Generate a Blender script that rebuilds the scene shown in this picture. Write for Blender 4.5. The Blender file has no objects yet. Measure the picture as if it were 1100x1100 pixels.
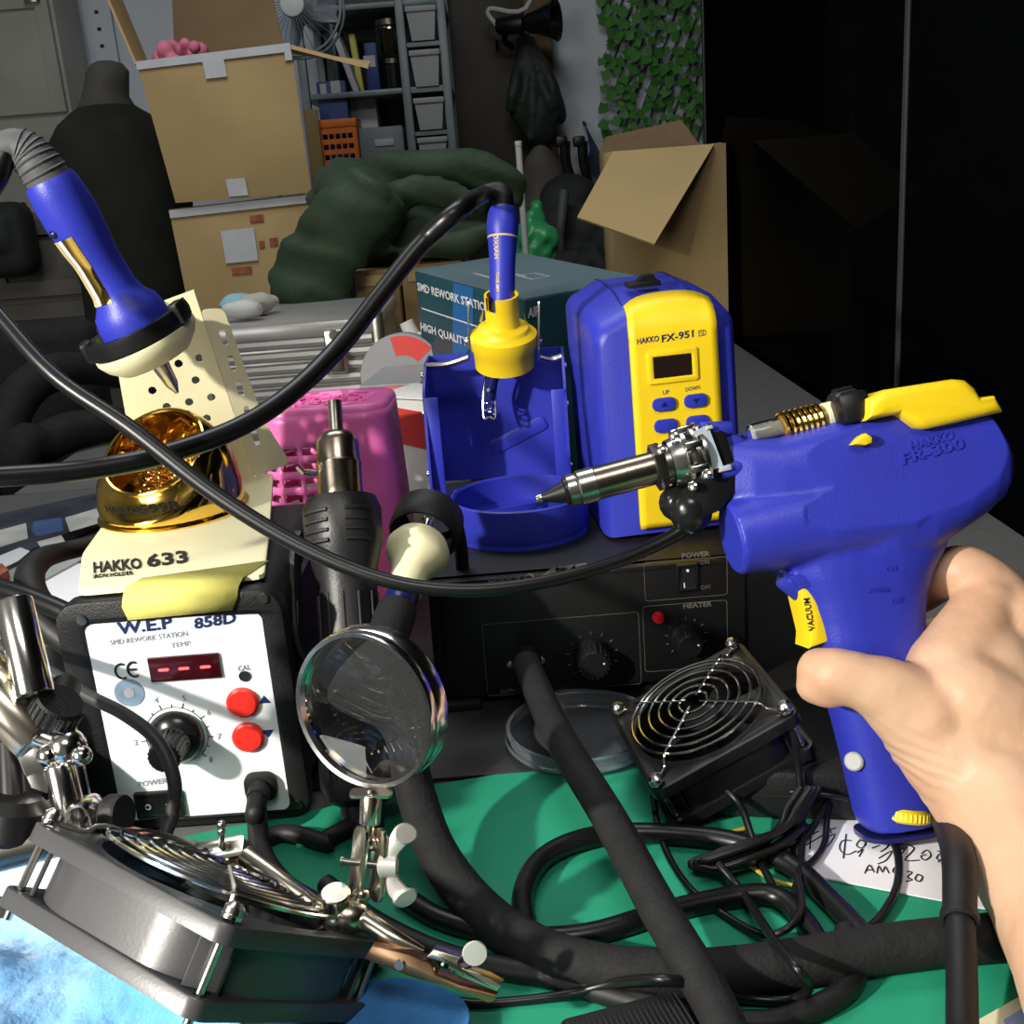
import bpy, bmesh, math, random
from mathutils import Vector as V, Matrix, noise
from mathutils.geometry import tessellate_polygon
random.seed(7)
SC = bpy.context.scene
COL = SC.collection
PI = math.pi
R = math.radians

# ------------------------------------------------------------------ camera, world, lights
CAM_H, FOC = 0.30, 1180.0                 # table top is z = 0, the floor z = -0.75; focal length in pixels of 1100
PITCH, ROLL = R(17), R(4.4)
FWD = V((0, math.cos(PITCH), -math.sin(PITCH)))
_u0 = V((0, math.sin(PITCH), math.cos(PITCH)))
RT = V((1, 0, 0)) * math.cos(ROLL) - _u0 * math.sin(ROLL)
UP = _u0 * math.cos(ROLL) + V((1, 0, 0)) * math.sin(ROLL)
EYE = V((0, 0, CAM_H))
cam_d = bpy.data.cameras.new('camera')
cam = bpy.data.objects.new('camera', cam_d)
COL.objects.link(cam)
cam.matrix_world = Matrix(((RT.x, UP.x, -FWD.x, EYE.x), (RT.y, UP.y, -FWD.y, EYE.y), (RT.z, UP.z, -FWD.z, EYE.z), (0, 0, 0, 1)))
cam_d.sensor_width = 36.0
cam_d.lens = 36.0 * FOC / 1100.0
cam_d.clip_start = 0.02
cam_d.clip_end = 50
SC.camera = cam
SC.view_settings.view_transform = 'Standard'
SC.view_settings.look = 'None'
SC.view_settings.gamma = 1.0
SC.view_settings.use_curve_mapping = False
SC.view_settings.exposure = 0.0

wd = bpy.data.worlds.new('room_ambience')
SC.world = wd
wd.use_nodes = True
wd.node_tree.nodes['Background'].inputs[0].default_value = (0.75, 0.85, 1.0, 1)
wd.node_tree.nodes['Background'].inputs[1].default_value = 0.02

def lamp(name, kind, loc, target, energy, color, **kw):
    d = bpy.data.lights.new(name, kind)
    d.energy = energy
    d.color = color
    for k, v in kw.items():
        setattr(d, k, v)
    o = bpy.data.objects.new(name, d)
    COL.objects.link(o)
    o.location = loc
    o.rotation_euler = (V(target) - V(loc)).to_track_quat('-Z', 'Y').to_euler()
    return o

KEY_POS = V((-0.80, -0.18, 0.60))
lamp('desk_spot', 'SPOT', KEY_POS, (-0.02, 0.50, 0.03), 84, (1.0, 0.95, 0.86), spot_size=R(58), spot_blend=0.5, shadow_soft_size=0.022)
lamp('left_soft_fill', 'AREA', (-1.35, -1.0, .62), (-.1, .5, .05), 13, (1.0, .98, .93), shape='RECTANGLE', size=.9, size_y=.8)  # unseen soft light, added for bright reflections in the metal and fill
lamp('ceiling_light', 'AREA', (-0.35, 1.2, 1.70), (-0.35, 1.2, 0), 14, (0.90, 0.96, 1.0), shape='RECTANGLE', size=1.2, size_y=0.6)
lamp('front_ceiling_light', 'AREA', (0.1, -0.5, 1.70), (0.15, 0.5, 0.0), 15, (1.0, 0.97, 0.92), shape='RECTANGLE', size=0.7, size_y=0.5)

# ------------------------------------------------------------------ where a point of the place sits
def ray(px, py):
    return FWD + RT * ((px - 550) / FOC) - UP * ((py - 550) / FOC)
def at(px, py, d):
    return EYE + ray(px, py) * d
def on(px, py, z=0.0):
    v = ray(px, py)
    return EYE + v * ((z - CAM_H) / v.z)
def aty(px, py, y):
    v = ray(px, py)
    return EYE + v * (y / v.y)
def hit(M, px, py, p=(0, 0, 0), n=(0, 0, 1)):
    """local point where the sight line meets the plane (p, n) of a thing's own frame M"""
    n3 = (M.to_3x3() @ V(n))
    p0 = M @ V(p)
    v = ray(px, py)
    t = (p0 - EYE).dot(n3) / v.dot(n3)
    return M.inverted() @ (EYE + v * t)
def frame(o, x, y):
    """matrix with origin o, X along x, Y near y"""
    x = V(x).normalized()
    z = x.cross(V(y)).normalized()
    y = z.cross(x)
    return Matrix(((x.x, y.x, z.x, o[0]), (x.y, y.y, z.y, o[1]), (x.z, y.z, z.z, o[2]), (0, 0, 0, 1)))
def axis(o, z, x=(1, 0, 0)):
    """matrix with origin o and Z along z"""
    z = V(z).normalized()
    x = V(x)
    if abs(x.normalized().dot(z)) > .97:
        x = V((0, 1, 0)) if abs(z.y) < .9 else V((1, 0, 0))
    y = z.cross(x).normalized()
    x = y.cross(z)
    return Matrix(((x.x, y.x, z.x, o[0]), (x.y, y.y, z.y, o[1]), (x.z, y.z, z.z, o[2]), (0, 0, 0, 1)))
def loc(x, y, z, rz=0):
    return Matrix.Translation((x, y, z)) @ Matrix.Rotation(rz, 4, 'Z')
FRONT = Matrix.Rotation(PI / 2, 4, 'X')    # local XY drawn on a face that looks along -Y

# ------------------------------------------------------------------ materials
def srgb(c):
    if isinstance(c, str):
        c = [int(c[i:i + 2], 16) / 255 for i in (0, 2, 4)]
        return tuple(x / 12.92 if x <= .04045 else ((x + .055) / 1.055) ** 2.4 for x in c)
    return tuple(c)
def mat(name, col, rough=.5, metal=0, nz=None, col2=None, bump=None, wave=None, spec=.5, coat=0, trans=0, ior=1.45, emit=0, sss=0, sheen=0, alpha=1, rvar=.12, bdist=.001):
    m = bpy.data.materials.new(name)
    m.use_nodes = True
    nt = m.node_tree
    L = nt.links.new
    b = nt.nodes['Principled BSDF']
    c = srgb(col)
    b.inputs['Base Color'].default_value = (*c, 1)
    b.inputs['Roughness'].default_value = rough
    b.inputs['Metallic'].default_value = metal
    b.inputs['Specular IOR Level'].default_value = spec
    b.inputs['Coat Weight'].default_value = coat
    b.inputs['Transmission Weight'].default_value = trans
    b.inputs['IOR'].default_value = ior
    b.inputs['Alpha'].default_value = alpha
    b.inputs['Sheen Weight'].default_value = sheen
    if sss:
        b.inputs['Subsurface Weight'].default_value = sss
        b.inputs['Subsurface Radius'].default_value = (1, .35, .2)
        b.inputs['Subsurface Scale'].default_value = .006
    if emit:
        b.inputs['Emission Color'].default_value = (*c, 1)
        b.inputs['Emission Strength'].default_value = emit
    tc = nt.nodes.new('ShaderNodeTexCoord')
    if nz:
        n = nt.nodes.new('ShaderNodeTexNoise')
        n.inputs['Scale'].default_value = nz[0]
        n.inputs['Detail'].default_value = 5
        L(tc.outputs['Object'], n.inputs['Vector'])
        mx = nt.nodes.new('ShaderNodeMix')
        mx.data_type = 'RGBA'
        k = nz[1]
        c2 = srgb(col2) if col2 else tuple(x * (1 - k) for x in c)
        rp = nt.nodes.new('ShaderNodeMapRange')
        rp.inputs[1].default_value = .35
        rp.inputs[2].default_value = .65
        L(n.outputs[0], rp.inputs[0])
        L(rp.outputs[0], mx.inputs[0])
        mx.inputs[6].default_value = (*c, 1)
        mx.inputs[7].default_value = (*c2, 1)
        L(mx.outputs[2], b.inputs['Base Color'])
        rr = nt.nodes.new('ShaderNodeMapRange')
        rr.inputs[3].default_value = max(0, rough - rvar / 2)
        rr.inputs[4].default_value = min(1, rough + rvar / 2)
        L(n.outputs[0], rr.inputs[0])
        L(rr.outputs[0], b.inputs['Roughness'])
    if bump or wave:
        bp = nt.nodes.new('ShaderNodeBump')
        bp.inputs['Distance'].default_value = bdist
        if wave:
            w = nt.nodes.new('ShaderNodeTexWave')
            w.bands_direction = wave[2]
            w.inputs['Scale'].default_value = wave[0]
            w.inputs['Distortion'].default_value = wave[3] if len(wave) > 3 else 0
            w.inputs['Detail'].default_value = 2
            L(tc.outputs['Object'], w.inputs['Vector'])
            bp.inputs['Strength'].default_value = wave[1]
            L(w.outputs[1], bp.inputs['Height'])
        else:
            n2 = nt.nodes.new('ShaderNodeTexNoise')
            n2.inputs['Scale'].default_value = bump[0]
            n2.inputs['Detail'].default_value = 4
            L(tc.outputs['Object'], n2.inputs['Vector'])
            bp.inputs['Strength'].default_value = bump[1]
            L(n2.outputs[0], bp.inputs['Height'])
        L(bp.outputs[0], b.inputs['Normal'])
    return m

MT = {}
def mm(key, *a, **k):
    MT[key] = mat(key, *a, **k)
mm('blue', (.026, .036, .40), .42, bump=(900, .15), nz=(40, .12))
mm('blue_satin', (.028, .040, .42), .3, nz=(30, .1))
mm('dark_blue', (.012, .014, .10), .3, nz=(30, .2))
mm('yellow', (.86, .60, .012), .42, bump=(800, .08), nz=(25, .06))
mm('cream', (.80, .76, .50), .4, nz=(20, .06))
mm('cream_soft', (.80, .76, .48), .35, sss=.1, nz=(25, .05))
mm('black_plastic', (.009, .009, .0095), .5, bump=(1100, .35), nz=(60, .3))
mm('black_gloss', (.010, .010, .011), .22, nz=(40, .3))
mm('black_satin', (.008, .008, .0085), .38, nz=(50, .3))
mm('black_rubber', (.008, .008, .0085), .55, nz=(45, .35), bump=(300, .15))
mm('black_foam', (.0075, .0075, .008), .8, nz=(120, .4), bump=(500, .5))
mm('grey_rubber', (.085, .088, .092), .6, nz=(50, .2))
mm('cable', (.007, .007, .0075), .33, nz=(30, .25))
mm('ink', (.012, .012, .013), .6, nz=(80, .2))
mm('ink_navy', (.012, .02, .10), .5, nz=(80, .2))
mm('ink_grey', (.30, .31, .33), .6, nz=(80, .2))
mm('ink_faint', (.11, .105, .095), .6, nz=(80, .3))
mm('ink_gold', (.62, .48, .22), .5, nz=(80, .2))
mm('ink_white', (.75, .77, .80), .6, nz=(60, .3))
mm('panel_white', (.80, .86, .87), .45, nz=(12, .06))
mm('silver', (.62, .60, .56), .24, 1, nz=(35, .15))
mm('chrome', (.88, .86, .82), .17, 1, nz=(30, .1))
mm('nickel', (.72, .66, .54), .24, 1, nz=(40, .2))
mm('steel_dark', (.30, .28, .25), .3, 1, nz=(60, .3))
mm('bronze_steel', (.42, .36, .28), .26, 1, nz=(30, .35), bump=(300, .05))
mm('copper', (.50, .30, .17), .3, 1, nz=(60, .35))
mm('gold', (.95, .62, .13), .1, 1, nz=(25, .08))
mm('brass_wool', (.93, .62, .20), .18, 1, nz=(60, .2))
mm('tape_yellow', (.72, .66, .16), .7, nz=(30, .12), bump=(200, .3))
mm('red_button', (.75, .03, .02), .35, nz=(30, .1))
mm('red_led', (.45, .01, .015), .15, nz=(30, .1))
mm('display_red', (.045, .004, .006), .12, nz=(30, .2))
mm('segment', (1, .03, .03), .4, emit=9)
mm('display_brown', (.018, .010, .006), .15, nz=(30, .2))
mm('sticker', (.22, .32, .42), .5, nz=(90, .4))
mm('green_mat', (.010, .27, .15), .7, nz=(4, .18), bump=(250, .1))
mm('paper', (.80, .80, .84), .8, nz=(8, .06), bump=(60, .1))
mm('table_grey', (.13, .13, .125), .55, nz=(60, .12))
mm('table_black', (.020, .019, .019), .4, nz=(30, .3))
mm('clear', (.80, .86, .95), .08, trans=.93, ior=1.3)
mm('glass', (.98, 1.0, .99), .0, trans=1, ior=1.5)
mm('tube_clear', (.95, .93, .86), .05, trans=1, ior=1.35)
mm('fan_plastic', (.065, .065, .068), .34, spec=.6, nz=(50, .15), bump=(900, .04))
mm('cord_grey', (.035, .035, .036), .5, nz=(30, .2))
mm('tool_black', (.018, .018, .019), .42, nz=(50, .3), bump=(700, .15))
mm('paddle', (.82, .80, .74), .5, .7, nz=(60, .1))
mm('plate_grey', (.42, .50, .56), .4, .1, nz=(50, .12))
mm('filter_gold', (.85, .60, .18), .25, .6, nz=(60, .3))
mm('pink', (.86, .17, .46), .35, sss=.15, nz=(30, .15), wave=(26, .25, 'DIAGONAL', 6))
mm('skin', (.62, .40, .265), .5, nz=(30, .16), col2=(.58, .335, .21), sss=.22, bump=(160, .35))
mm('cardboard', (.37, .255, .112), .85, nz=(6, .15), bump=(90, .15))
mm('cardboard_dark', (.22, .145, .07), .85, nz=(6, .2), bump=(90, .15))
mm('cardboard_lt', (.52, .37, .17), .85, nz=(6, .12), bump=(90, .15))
mm('label_paper', (.55, .56, .58), .7, nz=(20, .12))
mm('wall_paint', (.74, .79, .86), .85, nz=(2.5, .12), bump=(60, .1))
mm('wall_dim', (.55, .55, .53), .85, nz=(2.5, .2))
mm('cabinet_grey', (.44, .43, .38), .55, nz=(5, .2))
mm('cabinet_lower', (.16, .15, .125), .6, nz=(5, .3))
mm('shelf_metal', (.20, .23, .245), .45, .3, nz=(10, .2))
mm('bin_white', (.40, .41, .40), .5, nz=(8, .15))
mm('bin_grey', (.22, .25, .27), .5, nz=(8, .2))
mm('orange', (.85, .20, .02), .5, nz=(10, .1))
mm('wood_dark', (.045, .030, .014), .5, nz=(5, .4))
mm('jacket', (.026, .052, .022), .7, nz=(9, .35), bump=(16, .5), bdist=.010, sheen=.03)
mm('garment', (.028, .040, .030), .6, nz=(9, .4), bump=(24, .8), bdist=.01)
mm('mannequin_cloth', (.020, .022, .014), .9, nz=(14, .35), bump=(120, .4))
mm('mannequin_skin', (.085, .078, .068), .75, nz=(14, .2))
mm('leaf', (.075, .28, .045), .55, nz=(7, .5), col2=(.028, .10, .022))
mm('plastic_green', (.05, .42, .14), .3, nz=(12, .3))
mm('teal_box', (.012, .055, .070), .4, nz=(5, .25))
mm('teal_top', (.09, .145, .17), .45, nz=(5, .25))
mm('stripe_blue', (.015, .11, .30), .4, nz=(5, .2))
mm('aluminium', (.55, .54, .52), .36, .55, nz=(12, .2))
mm('box_red', (.55, .035, .03), .5, nz=(9, .12))
mm('box_white', (.62, .62, .60), .55, nz=(9, .1))
mm('box_grey', (.24, .25, .26), .55, nz=(9, .15))
mm('box_navy', (.03, .06, .20), .5, nz=(9, .2))
mm('towel', (.13, .40, .80), 1, nz=(22, .35), col2=(.30, .58, .88), bump=(400, .6), sheen=.3)
mm('pad_blue', (.055, .25, .62), .9, nz=(120, .15), bump=(700, .4))
mm('pad_edge', (.42, .30, .17), .9, nz=(30, .2))
mm('white_plastic', (.72, .76, .76), .4, nz=(10, .06))
mm('dark_glass', (.0015, .0018, .0019), .04, spec=.0015, nz=(3, .2), rvar=.02)
mm('seam_metal', (.06, .065, .065), .4, .4, nz=(10, .2))
mm('floor_tile', (.10, .10, .10), .6, nz=(3, .3))
mm('ceiling_paint', (.6, .6, .6), .9, nz=(2, .1))
mm('magazine', (.06, .07, .09), .3, nz=(26, .5), col2=(.02, .025, .04))
mm('magazine_lt', (.62, .62, .58), .4, nz=(30, .3))
mm('magazine_blue', (.06, .13, .30), .35, nz=(30, .3))
mm('lime', (.55, .72, .02), .5, nz=(10, .1))
mm('wire_yellow', (.50, .38, .06), .4, nz=(10, .1))
mm('print_red', (.40, .12, .06), .8, nz=(60, .4))
mm('pinkish', (.72, .20, .30), .7, nz=(30, .3))
mm('card_cream', (.70, .66, .46), .6, nz=(10, .06))
mm('card_blue', (.25, .33, .55), .6, nz=(10, .1))
mm('navy_cloth', (.03, .045, .11), .85, nz=(18, .3))
mm('dark_bag', (.022, .024, .024), .75, nz=(8, .5), bump=(40, .5))
mm('tan_bag', (.10, .09, .075), .8, nz=(9, .4))
mm('pole_white', (.62, .63, .60), .4, nz=(10, .1))
mm('soft_blue', (.30, .52, .60), .8, nz=(12, .2))
mm('soft_beige', (.52, .48, .40), .8, nz=(12, .2))

# ------------------------------------------------------------------ mesh builder
def rrect(w, h, r, n=4, cx=0, cy=0):
    out = []
    for (sx, sy, a0) in ((1, 1, 0), (-1, 1, 90), (-1, -1, 180), (1, -1, 270)):
        for i in range(n + 1):
            a = R(a0 + 90 * i / n)
            out.append((cx + sx * (w / 2 - r) + r * math.cos(a), cy + sy * (h / 2 - r) + r * math.sin(a)))
    return out
def ngon(r, n, cx=0, cy=0, a0=0):
    return [(cx + r * math.cos(a0 + 2 * PI * i / n), cy + r * math.sin(a0 + 2 * PI * i / n)) for i in range(n)]
def spline(pts, res=6, closed=False):
    pts = [V(p) for p in pts]
    if len(pts) < 3 and not closed:
        return [pts[0].lerp(pts[-1], i / res) for i in range(res + 1)]
    n = len(pts)
    out = []
    for i in range(n if closed else n - 1):
        p1, p2 = pts[i], pts[(i + 1) % n]
        p0 = pts[(i - 1) % n] if closed or i > 0 else p1 * 2 - p2
        p3 = pts[(i + 2) % n] if closed or i + 2 < n else p2 * 2 - p1
        for k in range(res):
            t = k / res
            out.append(.5 * ((2 * p1) + (p2 - p0) * t + (2 * p0 - 5 * p1 + 4 * p2 - p3) * t * t + (3 * p1 - p0 - 3 * p2 + p3) * t ** 3))
    if not closed:
        out.append(pts[-1].copy())
    return out
def lerps(vals, n):
    """list of n values spread over the given ones"""
    if not isinstance(vals, (list, tuple)):
        return [vals] * n
    out = []
    for i in range(n):
        u = i / max(1, n - 1) * (len(vals) - 1)
        k = min(int(u), len(vals) - 2)
        out.append(vals[k] + (vals[k + 1] - vals[k]) * (u - k))
    return out

class B:
    def __init__(s):
        s.v, s.f = [], []
    def add(s, verts, faces, M=None):
        o = len(s.v)
        s.v += [(M @ V(p)) if M else V(p) for p in verts]
        s.f += [tuple(i + o for i in f) for f in faces]
        return s
    def from_bm(s, bm, M=None):
        bm.verts.index_update()
        s.add([v.co.copy() for v in bm.verts], [[v.index for v in f.verts] for f in bm.faces], M)
        bm.free()
        return s
    def box(s, c, d, M=None, bev=0, seg=2):
        bm = bmesh.new()
        bmesh.ops.create_cube(bm, size=1)
        for v in bm.verts:
            v.co = V((v.co.x * d[0] + c[0], v.co.y * d[1] + c[1], v.co.z * d[2] + c[2]))
        if bev:
            bmesh.ops.bevel(bm, geom=bm.edges[:], offset=bev, segments=seg, profile=.5, affect='EDGES')
        return s.from_bm(bm, M)
    def prism(s, poly, z0, z1, M=None, holes=(), bev=0, seg=2):
        loops = [list(poly)] + [list(h) for h in holes]
        flat = [p for l in loops for p in l]
        n = len(flat)
        area = sum(a[0] * b[1] - b[0] * a[1] for a, b in zip(loops[0], loops[0][1:] + loops[0][:1]))
        verts = [(p[0], p[1], z0) for p in flat] + [(p[0], p[1], z1) for p in flat]
        faces = []
        if not holes:
            idx = list(range(n)) if area > 0 else list(range(n))[::-1]
            faces.append([i + n for i in idx])
            faces.append(idx[::-1])
        else:
            for t in tessellate_polygon([[V((p[0], p[1], 0)) for p in l] for l in loops]):
                a, b, c = (V(flat[i]) for i in t)
                t = list(t)
                if (b - a).x * (c - a).y - (b - a).y * (c - a).x < 0:
                    t.reverse()
                faces.append([i + n for i in t])
                faces.append(t[::-1])
        o = 0
        for li, l in enumerate(loops):
            m = len(l)
            ar = sum(a[0] * b[1] - b[0] * a[1] for a, b in zip(l, l[1:] + l[:1]))
            flip = (ar < 0) != (li > 0)
            for i in range(m):
                j = (i + 1) % m
                q = [o + i, o + j, o + j + n, o + i + n]
                faces.append(q[::-1] if flip else q)
            o += m
        if bev:
            bm = bmesh.new()
            vs = [bm.verts.new(p) for p in verts]
            for f in faces:
                try:
                    bm.faces.new([vs[i] for i in f])
                except ValueError:
                    pass
            bm.normal_update()
            ed = [e for e in bm.edges if len(e.link_faces) == 2 and abs(e.verts[0].co.z - e.verts[1].co.z) < 1e-9 and e.calc_face_angle(0) > .6 and e.verts[0].co.z > min(z0, z1) + 1e-9]
            bmesh.ops.bevel(bm, geom=ed, offset=bev, segments=seg, profile=.5, affect='EDGES')
            return s.from_bm(bm, M)
        return s.add(verts, faces, M)
    def lathe(s, prof, M=None, seg=32, a0=0, a1=2 * PI):
        full = abs(a1 - a0 - 2 * PI) < 1e-6
        n = seg if full else seg + 1
        verts, rings, faces = [], [], []
        for (r, z) in prof:
            if r < 1e-7:
                rings.append([len(verts)] * n)
                verts.append((0, 0, z))
            else:
                rings.append(list(range(len(verts), len(verts) + n)))
                for i in range(n):
                    a = a0 + (a1 - a0) * i / seg
                    verts.append((r * math.cos(a), r * math.sin(a), z))
        for a, b in zip(rings, rings[1:]):
            for i in range(seg):
                j = (i + 1) % n
                q = []
                for k in (a[i], a[j], b[j], b[i]):
                    if k not in q:
                        q.append(k)
                if len(q) > 2:
                    faces.append(q)
        return s.add(verts, faces, M)
    def cyl(s, p0, p1, r0, r1=None, seg=24, caps=True, bev=0):
        p0, p1 = V(p0), V(p1)
        r1 = r0 if r1 is None else r1
        h = (p1 - p0).length
        prof = [(r0, 0), (r1, h)]
        if bev:
            prof = [(r0 - bev, 0), (r0 - .3 * bev, .3 * bev), (r0, bev), (r1, h - bev), (r1 - .3 * bev, h - .3 * bev), (r1 - bev, h)]
        if caps:
            prof = [(0, 0)] + prof + [(0, h)]
        return s.lathe(prof, axis(p0, p1 - p0), seg)
    def sph(s, c, r, M=None, seg=16, rings=10, sc=(1, 1, 1)):
        prof = [(math.sin(PI * i / rings), -math.cos(PI * i / rings)) for i in range(rings + 1)]
        T = Matrix.Translation(c) @ Matrix.Diagonal((r * sc[0], r * sc[1], r * sc[2], 1))
        return s.lathe(prof, (M @ T) if M else T, seg)
    def tube(s, pts, r, seg=8, closed=False, res=6, caps=True, raw=False, flat=None, M=None, up=None):
        P = [V(p) for p in pts] if raw else spline(pts, res, closed)
        n = len(P)
        rs = lerps(r, n)
        T = []
        for i in range(n):
            a = P[(i - 1) % n] if closed or i else P[0]
            b = P[(i + 1) % n] if closed or i < n - 1 else P[-1]
            d = (b - a)
            T.append(d.normalized() if d.length > 1e-12 else (T[-1] if T else V((0, 0, 1))))
        x = V(up) if up else (V((0, 0, 1)) if abs(T[0].z) < .9 else V((1, 0, 0)))
        x = (x - T[0] * x.dot(T[0])).normalized()
        verts, faces = [], []
        for i in range(n):
            x = (x - T[i] * x.dot(T[i]))
            x = x.normalized() if x.length > 1e-9 else T[i].orthogonal().normalized()
            y = T[i].cross(x)
            fx, fy = flat if flat else (1, 1)
            for k in range(seg):
                a = 2 * PI * k / seg
                verts.append(P[i] + x * (rs[i] * fx * math.cos(a)) + y * (rs[i] * fy * math.sin(a)))
        for i in range(n if closed else n - 1):
            for k in range(seg):
                a, b = i * seg, ((i + 1) % n) * seg
                l = (k + 1) % seg
                faces.append((a + k, a + l, b + l, b + k))
        if caps and not closed:
            faces.append(tuple(range(seg))[::-1])
            faces.append(tuple((n - 1) * seg + k for k in range(seg)))
        return s.add(verts, faces, M)
    def loft(s, rings, M=None, caps=True, closed=False):
        n = len(rings[0])
        verts = [p for r in rings for p in r]
        faces = []
        m = len(rings)
        for i in range(m if closed else m - 1):
            a, b = i * n, ((i + 1) % m) * n
            for k in range(n):
                l = (k + 1) % n
                faces.append((a + k, a + l, b + l, b + k))
        if caps and not closed:
            faces.append(tuple(range(n))[::-1])
            faces.append(tuple((m - 1) * n + k for k in range(n)))
        return s.add(verts, faces, M)
    def grid(s, nx, ny, fn, M=None, skip=None):
        verts = [fn(i / nx, j / ny) for j in range(ny + 1) for i in range(nx + 1)]
        w = nx + 1
        faces = [(j * w + i, j * w + i + 1, (j + 1) * w + i + 1, (j + 1) * w + i) for j in range(ny) for i in range(nx) if not (skip and skip(i, j))]
        return s.add(verts, faces, M)
    def mesh(s, name, ang=32):
        me = bpy.data.meshes.new(name)
        me.from_pydata([tuple(v) for v in s.v], [], s.f)
        bm = bmesh.new()
        bm.from_mesh(me)
        bmesh.ops.recalc_face_normals(bm, faces=bm.faces[:])
        bm.to_mesh(me)
        bm.free()
        me.polygons.foreach_set('use_smooth', [True] * len(me.polygons))
        me.set_sharp_from_angle(angle=R(ang))
        me.update()
        return me

def put(name, b, m, parent=None, ang=32, label=None, world=False):
    """one mesh object; a child's mesh is given in the frame of its thing (or in the room's frame with world=True)"""
    if isinstance(b, B):
        if world and parent is not None:
            inv = ROOT[parent.name].inverted()
            b.v = [inv @ p for p in b.v]
        me = b.mesh(name, ang)
    else:
        me = b
    o = bpy.data.objects.new(name, me)
    COL.objects.link(o)
    if m is not None:
        me.materials.clear()
        me.materials.append(MT[m])
    if parent is not None:
        o.parent = parent
        ROOT[o.name] = ROOT[parent.name]
    else:
        ROOT[o.name] = Matrix()
    if label:
        o['label'] = label
    return o
ROOT = {}
def thing(name, label, cat, M, group=None):
    o = bpy.data.objects.new(name, None)
    o.empty_display_size = .02
    COL.objects.link(o)
    o.matrix_world = M
    ROOT[o.name] = M.copy()
    o['label'], o['category'] = label, cat
    if group:
        o['group'] = group
    return o
def single(name, b, m, label, cat, group=None, ang=32, org=None):
    """a thing that is one mesh; its origin is moved to its base"""
    if org is None:
        xs = [p.x for p in b.v]; ys = [p.y for p in b.v]; zs = [p.z for p in b.v]
        org = V(((min(xs) + max(xs)) / 2, (min(ys) + max(ys)) / 2, min(zs)))
    b.v = [p - V(org) for p in b.v]
    o = put(name, b, m, None, ang)
    o.location = org
    ROOT[o.name] = Matrix.Translation(org)
    o['label'], o['category'] = label, cat
    if group:
        o['group'] = group
    return o
def struct(name, b, m, parent=None, ang=32):
    o = put(name, b, m, parent, ang)
    if parent is None:
        o['kind'] = 'structure'
    return o
def remesh(b, vox, smooth=4, fac=.5):
    """the pieces of b grown together into one continuous surface"""
    me = b.mesh('tmp')
    o = bpy.data.objects.new('tmp', me)
    COL.objects.link(o)
    r = o.modifiers.new('r', 'REMESH')
    r.mode = 'VOXEL'
    r.voxel_size = vox
    if smooth:
        sm = o.modifiers.new('s', 'SMOOTH')
        sm.iterations = smooth
        sm.factor = fac
    dg = bpy.context.evaluated_depsgraph_get()
    dg.update()
    out = bpy.data.meshes.new_from_object(o.evaluated_get(dg))
    bpy.data.objects.remove(o)
    bpy.data.meshes.remove(me)
    out.polygons.foreach_set('use_smooth', [True] * len(out.polygons))
    return out
def text(s, size, M, m, parent, name='lettering', bold=0, sx=1.0, align='CENTER', depth=.00015, shear=0):
    """letters as thin raised print; M places the text's XY plane in the thing's frame"""
    cu = bpy.data.curves.new('txt', 'FONT')
    cu.body = s
    cu.size = size
    cu.align_x = align
    cu.align_y = 'CENTER'
    cu.extrude = depth
    cu.offset = bold * size
    cu.shear = shear
    cu.resolution_u = 2
    o = bpy.data.objects.new('txt', cu)
    COL.objects.link(o)
    dg = bpy.context.evaluated_depsgraph_get()
    dg.update()
    me = bpy.data.meshes.new_from_object(o.evaluated_get(dg))
    bpy.data.objects.remove(o)
    me.transform(M @ Matrix.Diagonal((sx, 1, 1, 1)))
    me.name = name
    return put(name, me, m, parent)
def solid(o, t, off=-1):
    md = o.modifiers.new('thickness', 'SOLIDIFY')
    md.thickness = t
    md.offset = off
    return o

def displace(me, fn):
    """move every vertex to fn(position, normal)"""
    cs = [v.co.copy() for v in me.vertices]
    ns = [v.normal.copy() for v in me.vertices]
    flat = []
    for c, n in zip(cs, ns):
        flat += fn(c, n)[:]
    me.vertices.foreach_set('co', flat)
    me.update()

def lettering(s, parent, p, n, bl, br, tl, m, bold=.01, depth=.0002):
    """print on the plane (p, n) of a thing: lower left, lower right and upper left corner of the written line"""
    T = ROOT[parent.name]
    P0, P1, P2 = (hit(T, q[0], q[1], p, n) for q in (bl, br, tl))
    ex, ey = P1 - P0, P2 - P0
    nn = ex.cross(ey).normalized()
    o = text(s, 1.0, Matrix(), m, parent, bold=bold, depth=.1)
    vs = o.data.vertices
    x0, x1 = min(v.co.x for v in vs), max(v.co.x for v in vs)
    y0, y1 = min(v.co.y for v in vs), max(v.co.y for v in vs)
    for v in vs:
        v.co = P0 + ex * ((v.co.x - x0) / (x1 - x0)) + ey * ((v.co.y - y0) / (y1 - y0)) + nn * (depth * (.6 + 6 * v.co.z))
    return o

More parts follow.
